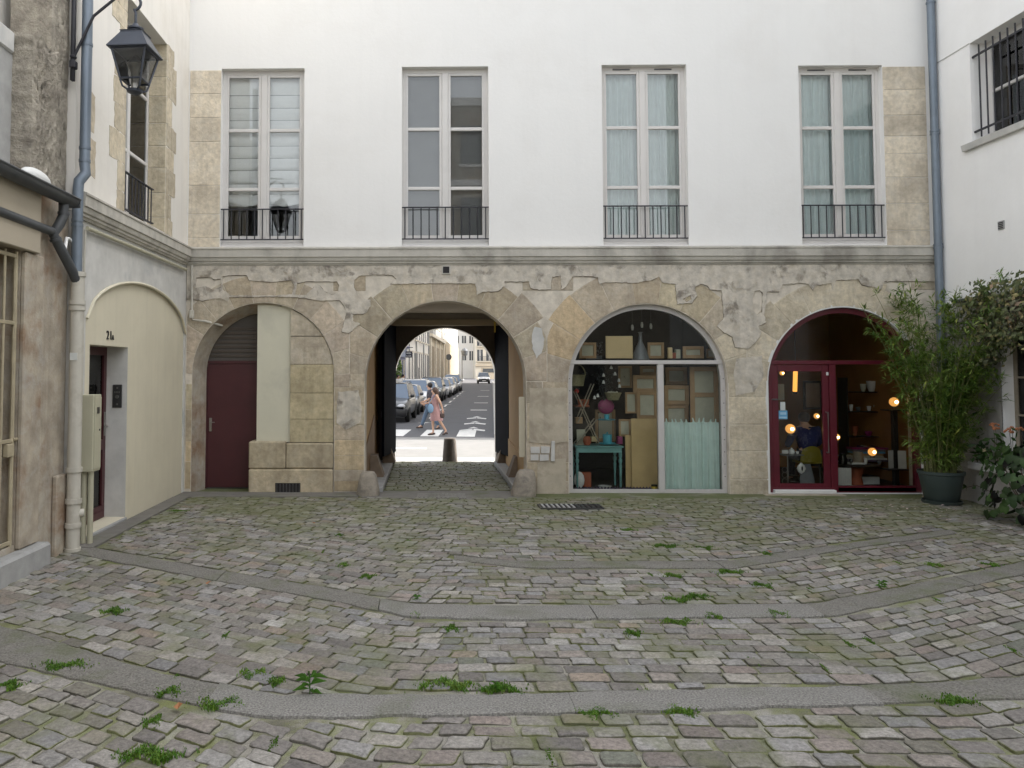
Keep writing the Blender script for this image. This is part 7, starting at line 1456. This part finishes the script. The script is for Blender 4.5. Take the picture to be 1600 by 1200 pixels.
# ------------------------------------------------------------------ people in the street
t_ = thing('person', 'person in a knee length dusty pink dress walking over the zebra crossing', 'person', (G(680, 680)[0], G(680, 680)[1], 0.0), local=True); t_.rotation_euler = (0, 0, R(18))
part_mesh(PM['w'], t_, 'body'); hair(WOM, 'brown_hair', t_, 0.16); shoes(WOM, t_)
mb = MB(); vs = []; n = 20; rings = [(1.385, .10, .155, 0.0), (1.30, .125, .17, 0), (1.18, .115, .15, 0), (1.06, .115, .145, 0), (.92, .15, .185, 0.0), (.75, .18, .19, .02), (.60, .21, .195, .04), (.50, .225, .20, .05)]
for z_, rx, ry, ox in rings:
    for i in range(n): a = 2*math.pi*i/n; f = 1+(0.05*math.sin(5*a+z_*3) if z_ < .9 else 0); vs.append((ox+rx*f*math.cos(a), ry*f*math.sin(a), z_))
mb.add(vs, [(k*n+i, k*n+(i+1) % n, (k+1)*n+(i+1) % n, (k+1)*n+i) for k in range(len(rings)-1) for i in range(n)]+[tuple(range(n))]); mb.build('dress', 'pink_dress', t_, 70)
PW = Vector(t_.location)
bgt = thing('shoulder_bag', 'light blue cloth shoulder bag carried by the person in the pink dress', 'bag', (PW.x-0.16, PW.y-0.16, 0.78), local=True)
mb = MB(); mb.ball((0, 0, 0.14), 0.13, 14, 8, 0.8, 0.35, 1.2); mb.build('bag_body', 'denim_bag', bgt, 60); mb = MB(); mb.tube([(-0.06, 0, 0.28), (0.05, 0.05, 0.5), (0.16, 0.0, 0.62)], 0.012, 6); mb.build('strap', 'denim_bag', bgt)
hb = thing('hand_bag', 'small black handbag hanging from the hand of the person in pink', 'bag', (PW.x+0.25, PW.y-0.12, 0.6), local=True); mb = MB(); mb.box(-0.09, -0.035, 0.0, 0.07, 0.035, 0.15, 0.03); mb.build('bag_body', 'leather', hb); mb = MB(); mb.tube([(-0.06, 0, 0.14), (-0.04, 0, 0.24), (0.03, 0, 0.24), (0.05, 0, 0.14)], 0.008, 6); mb.build('strap', 'leather', hb)
gx, gy = G(670, 671)
t_ = thing('person', 'dark haired person in a charcoal top and blue jeans crossing beside the pink dress', 'person', (gx+0.05, gy, 0.0), local=True); t_.rotation_euler = (0, 0, R(8))
part_mesh(PM['m'], t_, 'body'); part_mesh(PM['m_shirt'], t_, 'top'); part_mesh(PM['m_jeans'], t_, 'jeans'); hair(MAN, 'hair_dark', t_); shoes(MAN, t_)
for k, (u, v, a) in enumerate(((24.0, -4.1, 10), (25.6, -4.15, -40), (28.5, -4.3, 60))):
    t_ = thing('person', 'person in a white shirt standing on the pavement behind the parked cars', 'person', tuple(ST(u, v, 0.10)), 'people in white shirts on the pavement', local=True); t_.rotation_euler = (0, 0, R(a))
    part_mesh(PM['s'], t_, 'body'); part_mesh(PM['s_shirt'], t_, 'shirt'); part_mesh(PM['s_trousers'], t_, 'trousers'); hair(STA, 'hair_dark', t_, 0, (0, 1, 0)); shoes(STA, t_)
# ------------------------------------------------------------------ street buildings
mat('peach_stone', (0.52, 0.44, 0.33), 0.9, 0.08, 1.5, 0.2, 20, streak=0.15); mat('pale_stone', (0.62, 0.56, 0.46), 0.9, 0.06, 1, 0.1, 20); mat('bright_plaster', (0.74, 0.71, 0.66), 0.9, 0.04, 0.6); mat('slate', (0.10, 0.105, 0.115), 0.6, 0.15, 5); mat('blue_shop', (0.035, 0.075, 0.30), 0.4, 0.1); mat('pale_blue', (0.30, 0.36, 0.50), 0.5, 0.1); mat('window_dark', (0.05, 0.055, 0.06), 0.25, 0.1, spec=0.8); mat('brown_window', (0.30, 0.25, 0.18), 0.9)  # narrow windows of the stone houses get a dull brown
VF = VL-1.15
def sbx(mb, u0, u1, v0, v1, z0, z1):
    p = [ST(u, v, 0) for u, v in ((u0, v0), (u1, v0), (u1, v1), (u0, v1))]; zz_ = SL*(u0+u1)/2
    return mb.add([(q.x, q.y, zz_+z) for z in (z0, z1) for q in p], [(0,1,2,3), (4,5,6,7), (0,1,5,4), (1,2,6,5), (2,3,7,6), (3,0,4,7)])
def spart(name, mt, parent, *a): mb = MB(); sbx(mb, *a); return mb.build(name, mt, parent)
def facade(b, u0, u1, vf, rows, ncol, w_, mt='window_dark', fr='pale_stone', side=1):
    """windows of one street face: rows of (sill, head)"""
    for z0, z1 in rows:
        for k in range(ncol):
            uc = u0+(u1-u0)*(k+0.5)/ncol; o = spart('window', mt, b, uc-w_/2, uc+w_/2, vf, vf+side*0.03, z0, z1)
            spart('frame', fr, o, uc-w_/2-0.12, uc+w_/2+0.12, vf+side*0.03, vf+side*0.10, z1+0.01, z1+0.15); spart('sill', fr, o, uc-w_/2-0.15, uc+w_/2+0.15, vf+side*0.03, vf+side*0.18, z0-0.15, z0-0.01)
b1 = thing('blue_shop_house', 'pale street house with a blue shopfront behind the white shirted people', 'building', tuple(ST(36, VF-4, 0)))
spart('wall', 'bright_plaster', b1, 18, 36.5, VF-8, VF, 0, 13); spart('shop_fascia', 'pale_blue', b1, 22, 33.3, VF+0.01, VF+0.25, 3.1, 3.75); spart('shop_front', 'blue_shop', b1, 22, 33.3, VF+0.005, VF+0.12, 0.12, 3.08)
for k in range(5): o = spart('shop_window', 'window_dark', b1, 22.3+k*2.2, 24.0+k*2.2, VF+0.12, VF+0.15, 0.7, 2.9)
spart('awning_board', 'blue_shop', b1, 21.9, 33.4, VF+0.005, VF+0.4, 3.78, 3.95); facade(b1, 19, 36, VF+0.005, ((4.6, 6.6), (7.8, 9.6)), 6, 1.0)
b2 = thing('white_street_house', 'white street house with tall narrow windows and downpipes', 'building', tuple(ST(50, VF-4, 0)))
spart('wall', 'bright_plaster', b2, 36.6, 57.8, VF-8, VF-0.1, 0, 12.5); facade(b2, 37, 57.5, VF-0.095, ((1.1, 3.6), (4.8, 6.8), (8, 9.8)), 9, 0.7)
for u in (37.2, 43.5, 51, 57.3): spart('downpipe', 'step_stone', b2, u-0.06, u+0.06, VF-0.09, VF+0.04, 0.1, 12)
spart('door', 'window_dark', b2, 46.1, 47.0, VF-0.095, VF-0.05, 0.1, 2.3)
b3 = thing('quoined_house', 'peach stone house with quoined pilasters and a moulded cornice', 'building', tuple(ST(66, VF-4, 0)))
spart('wall', 'peach_stone', b3, 58, 82, VF-8, VF, 0, 5.6); spart('upper_wall', 'bright_plaster', b3, 58.01, 82, VF-8, VF-0.3, 5.95, 12); spart('cornice', 'pale_stone', b3, 57.9, 82.1, VF-8, VF+0.35, 5.61, 5.94)
for u in (58.6, 66, 74, 81.4):
    for k in range(13): o = spart('quoin', 'pale_stone', b3, u-0.5-(0.12 if k % 2 else 0), u+0.5+(0.12 if k % 2 else 0), VF+0.001, VF+0.16, 0.12+k*0.42, 0.12+k*0.42+0.39)
for u in (60.8, 62.4, 64, 68, 69.8, 71.8, 76, 77.8, 79.6): o = spart('window', 'brown_window', b3, u-0.4, u+0.4, VF+0.001, VF+0.04, 0.9, 4.7); spart('sill', 'pale_stone', o, u-0.5, u+0.5, VF+0.04, VF+0.16, 0.7, 0.88)
facade(b3, 59, 82, VF-0.295, ((7.2, 8.6), (9.6, 10.8)), 8, 0.8)
mb = MB(); p = [ST(u, v, 0) for u, v in ((62, VF-1.6), (66, VF-1.6), (66, VF+0.1), (62, VF+0.1))]; pc = ST(64, VF-0.8, 0); mb.add([(q.x, q.y, 5.96+z) for z in (0, 1.6) for q in p]+[(pc.x, pc.y, 9.6)], [(0,1,2,3), (0,1,5,4), (1,2,6,5), (2,3,7,6), (3,0,4,7), (4,5,8), (5,6,8), (6,7,8), (7,4,8)]); mb.build('turret', 'step_stone', b3)
b4 = thing('pilaster_house', 'pale far street house beyond the quoined house with pilaster strips', 'building', tuple(ST(92, VF-4, 0)))
spart('wall', 'pale_stone', b4, 82.2, 128, VF-8, VF+0.1, 0, 6.2); spart('upper_wall', 'bright_plaster', b4, 82.2, 128, VF-8, VF-0.05, 6.21, 11.5)
for k in range(14): spart('pilaster', 'peach_stone', b4, 83.5+k*3.1, 84.4+k*3.1, VF+0.101, VF+0.3, 0.1, 6.0); spart('window', 'brown_window', b4, 85.1+k*3.1, 85.9+k*3.1, VF+0.101, VF+0.14, 0.9, 4.8)
facade(b4, 83, 128, VF-0.045, ((7.2, 8.8),), 9, 0.8)
b5 = thing('unseen_shade_house', 'tall unseen street house sized to shade the side street, facing the blue shop', 'building', tuple(ST(30, VK+7, 0)))  # out of view; height and length set to shade the side street
spart('wall', 'bright_plaster', b5, 0.35, 96, VK+2.4, VK+14, 0, 15.5); facade(b5, 1, 95, VK+2.395, ((1, 3), (4.6, 6.8), (8, 10)), 15, 1.1, side=-1)
# houses closing the view at the bend
def fx(px, d): return (px-667)/FPX*d
def front_house(name, label, px0, px1, Y, H_, mt, floors, ncol, ww, balc):
    d = Y+CD; x0, x1 = fx(px0, d), fx(px1, d); b = thing(name, label, 'building', ((x0+x1)/2, Y+4, 0.3)); mb = MB(); mb.box(x0, Y, -0.2, x1, Y+9, H_); mb.build('wall', mt, b)
    for z0, z1 in floors:
        for k in range(ncol):
            xc = x0+(x1-x0)*(k+0.5)/ncol; mb = MB(); mb.box(xc-ww/2, Y-0.03, z0, xc+ww/2, Y-0.002, z1); o = mb.build('window', 'window_dark', b); mb = MB(); mb.box(xc-0.06, Y-0.07, z0, xc+0.06, Y-0.031, z1); mb.build('mullion', 'bright_plaster', o)
        if balc:
            mb = MB(); mb.box(x0+0.3, Y-0.7, z0-0.2, x1-0.3, Y-0.003, z0-0.05); o = mb.build('balcony', mt, b); mb = MB()
            for zz_ in (z0-0.05, z0+0.85): mb.box(x0+0.35, Y-0.66, zz_, x1-0.35, Y-0.6, zz_+0.06)
            q = x0+0.4
            while q < x1-0.4: mb.box(q, Y-0.65, z0, q+0.05, Y-0.61, z0+0.85); q += 0.28
            mb.build('railing', 'black_iron', o)
    return b, x0, x1
bb, x0, x1 = front_house('balcony_house', 'cream corner house with black balconies closing the side street', 743, 800, 150, 16, 'pale_stone', ((4.3, 6.6), (7.4, 9.6), (10.6, 12.6)), 4, 1.2, True)
mb = MB(); mb.box(x0+1.2, 149.9, 0.4, x1-1.5, 149.99, 2.9); mb.build('garage_door', 'peach_stone', bb); mb = MB(); mb.box(x0+1.5, 149.8, 1.9, x1-2, 149.89, 2.7); mb.build('garage_window', 'window_dark', bb); mb = MB(); mb.box(x0-0.1, 149.6, 3.2, x1+0.1, 149.998, 3.5); mb.build('string_course', 'peach_stone', bb)
front_house('tall_white_house', 'tall white house with few windows beside the balcony house', 708, 742.5, 158, 11, 'bright_plaster', ((4.5, 6.5), (8.2, 9.8)), 3, 0.9, False)
# street lamp, sign, shop sign, shrub
c = ST(84, VL-0.5, 0.1); t_ = thing('street_sign', 'round road sign on a tall thin pole beyond the parked cars', 'road sign', tuple(c)); mb = MB(); mb.cyl(c, c+Vector((0, 0, 3.4)), 0.05, n=8); mb.build('pole', 'step_stone', t_); mb = MB(); mb.cyl(c+Vector((0, -0.06, 3.7)), c+Vector((0, -0.09, 3.7)), 0.42, n=20); mb.build('disc', 'dark_steel', t_, 40)
c = ST(104, VL+0.6, 0); t_ = thing('street_lamp', 'dark wall lamp post at the far bend of the street', 'street lamp', tuple(c)); mb = MB(); mb.cyl(c, c+Vector((0, 0, 4.6)), 0.11, 0.08, n=8); mb.build('post', 'dark_steel', t_); mb = MB(); mb.lathe([(0.12, 0), (0.5, 0.25), (0.62, 0.9), (0.4, 1.2), (0.1, 1.35)], c+Vector((0.4, 0, 4.2)), 10); mb.build('lamp_head', 'dark_zinc', t_, 40); mb = MB(); mb.cyl(c+Vector((0, 0, 4.55)), c+Vector((0.4, 0, 4.6)), 0.05, n=6); mb.build('arm', 'dark_steel', t_)
c = ST(31.5, VF+0.1, 3.3); t_ = thing('hanging_sign', 'small black hanging shop sign with white lettering beside the blue shop', 'sign', tuple(c)); mat('sign_black', (0.02, 0.02, 0.04), 0.5)
mb = MB(); sc_ = c+SN*0.45; mb.box(sc_.x-0.24, sc_.y-0.04, sc_.z-0.24, sc_.x+0.24, sc_.y+0.04, sc_.z+0.22); mb.build('board', 'sign_black', t_); mb = MB(); mb.cyl(c+Vector((0, 0, 0.5)), sc_+Vector((0.3, 0, 0.5)), 0.03, n=6); mb.build('arm', 'dark_steel', t_)
for dx, dz, ww, hh in ((-0.34, 0.08, 0.1, 0.2), (-0.21, 0.08, 0.1, 0.2), (-0.06, 0.08, 0.12, 0.2), (0.1, 0.08, 0.18, 0.2), (-0.34, -0.3, 0.16, 0.2), (-0.13, -0.3, 0.1, 0.22), (0.02, -0.3, 0.1, 0.24), (0.16, -0.3, 0.16, 0.2)):
    dx, dz, ww, hh = dx*0.55, dz*0.55, ww*0.55, hh*0.55; mb = MB(); mb.box(sc_.x+dx, sc_.y-0.05, sc_.z+dz, sc_.x+dx+ww, sc_.y-0.041, sc_.z+dz+hh*0.35); mb.box(sc_.x+dx, sc_.y-0.05, sc_.z+dz+hh*0.36, sc_.x+dx+ww*0.4, sc_.y-0.041, sc_.z+dz+hh); mb.build('letter_mark', 'porcelain', t_)
c = ST(25, VF+0.42, 0.1); t_ = thing('street_shrub', 'tall green clipped shrub in front of the blue shop', 'shrub', tuple(c)); lf = MB(); random.seed(6)
for k in range(900):
    z = random.uniform(0.5, 3.2); a = random.uniform(0, 6.28); r_ = 0.36*math.sqrt(random.random())*(1.0 if z < 2.4 else (3.4-z)); p = Vector((c.x+r_*math.cos(a), c.y+r_*math.sin(a), c.z+z)); d = Vector((rj(1), rj(1), rj(1))).normalized(); s_ = d.cross(Vector((rj(1), rj(1), rj(1)))).normalized()*0.05; f = random.uniform(.6, 1.4); lf.col = (f, f, f); lf.add([p-d*.09, p+s_, p+d*.09, p-s_], [(0, 1, 2), (0, 2, 3)])
tag(lf.build('crown', 'bamboo_leaf', t_, weld=False), kind='stuff'); mb = MB(); mb.cyl(c, c+Vector((0, 0, 1.5)), 0.05, n=6); mb.build('trunk', 'bark', t_)
# ------------------------------------------------------------------ house behind the viewer, seen only in the window glass
bk = thing('facing_house', 'plain pale house closing the court behind the viewer, reflected in the panes', 'building', (2, -24, 0))
mb = MB(); mb.box(-26, -30, -0.1, 30, -24, 8.0); mb.build('wall', 'rubble', bk)
for z0 in (1, 4.6):
    for k in range(5): x_ = LW+1+k*2.7; mb = MB(); mb.box(x_, -24.0, z0, x_+1.2, -23.95, z0+1.9); mb.build('window', 'window_dark', bk)
mb = MB(); mb.box(1.0, -29, 8.0, 6.0, -24.1, 15.5); mb.build('reflection_tower', 'stained_stone', bk); mb = MB(); mb.box(0.9, -29, 11.3, 6.1, -24.0, 11.6); mb.box(0.9, -29, 15.3, 6.1, -24.0, 15.7); mb.build('string_course', 'white_plaster', bk)  # unseen tower added so the window over the passage has something to reflect
for z0 in (8.8, 12.4):
    for x_ in (1.7, 4.0): mb = MB(); mb.box(x_, -24.1, z0, x_+1.0, -24.05, z0+1.9); o = mb.build('window', 'window_dark', bk); mb = MB(); mb.box(x_-0.1, -24.1, z0-0.15, x_+1.1, -24.02, z0-0.02); mb.build('sill', 'white_plaster', o)
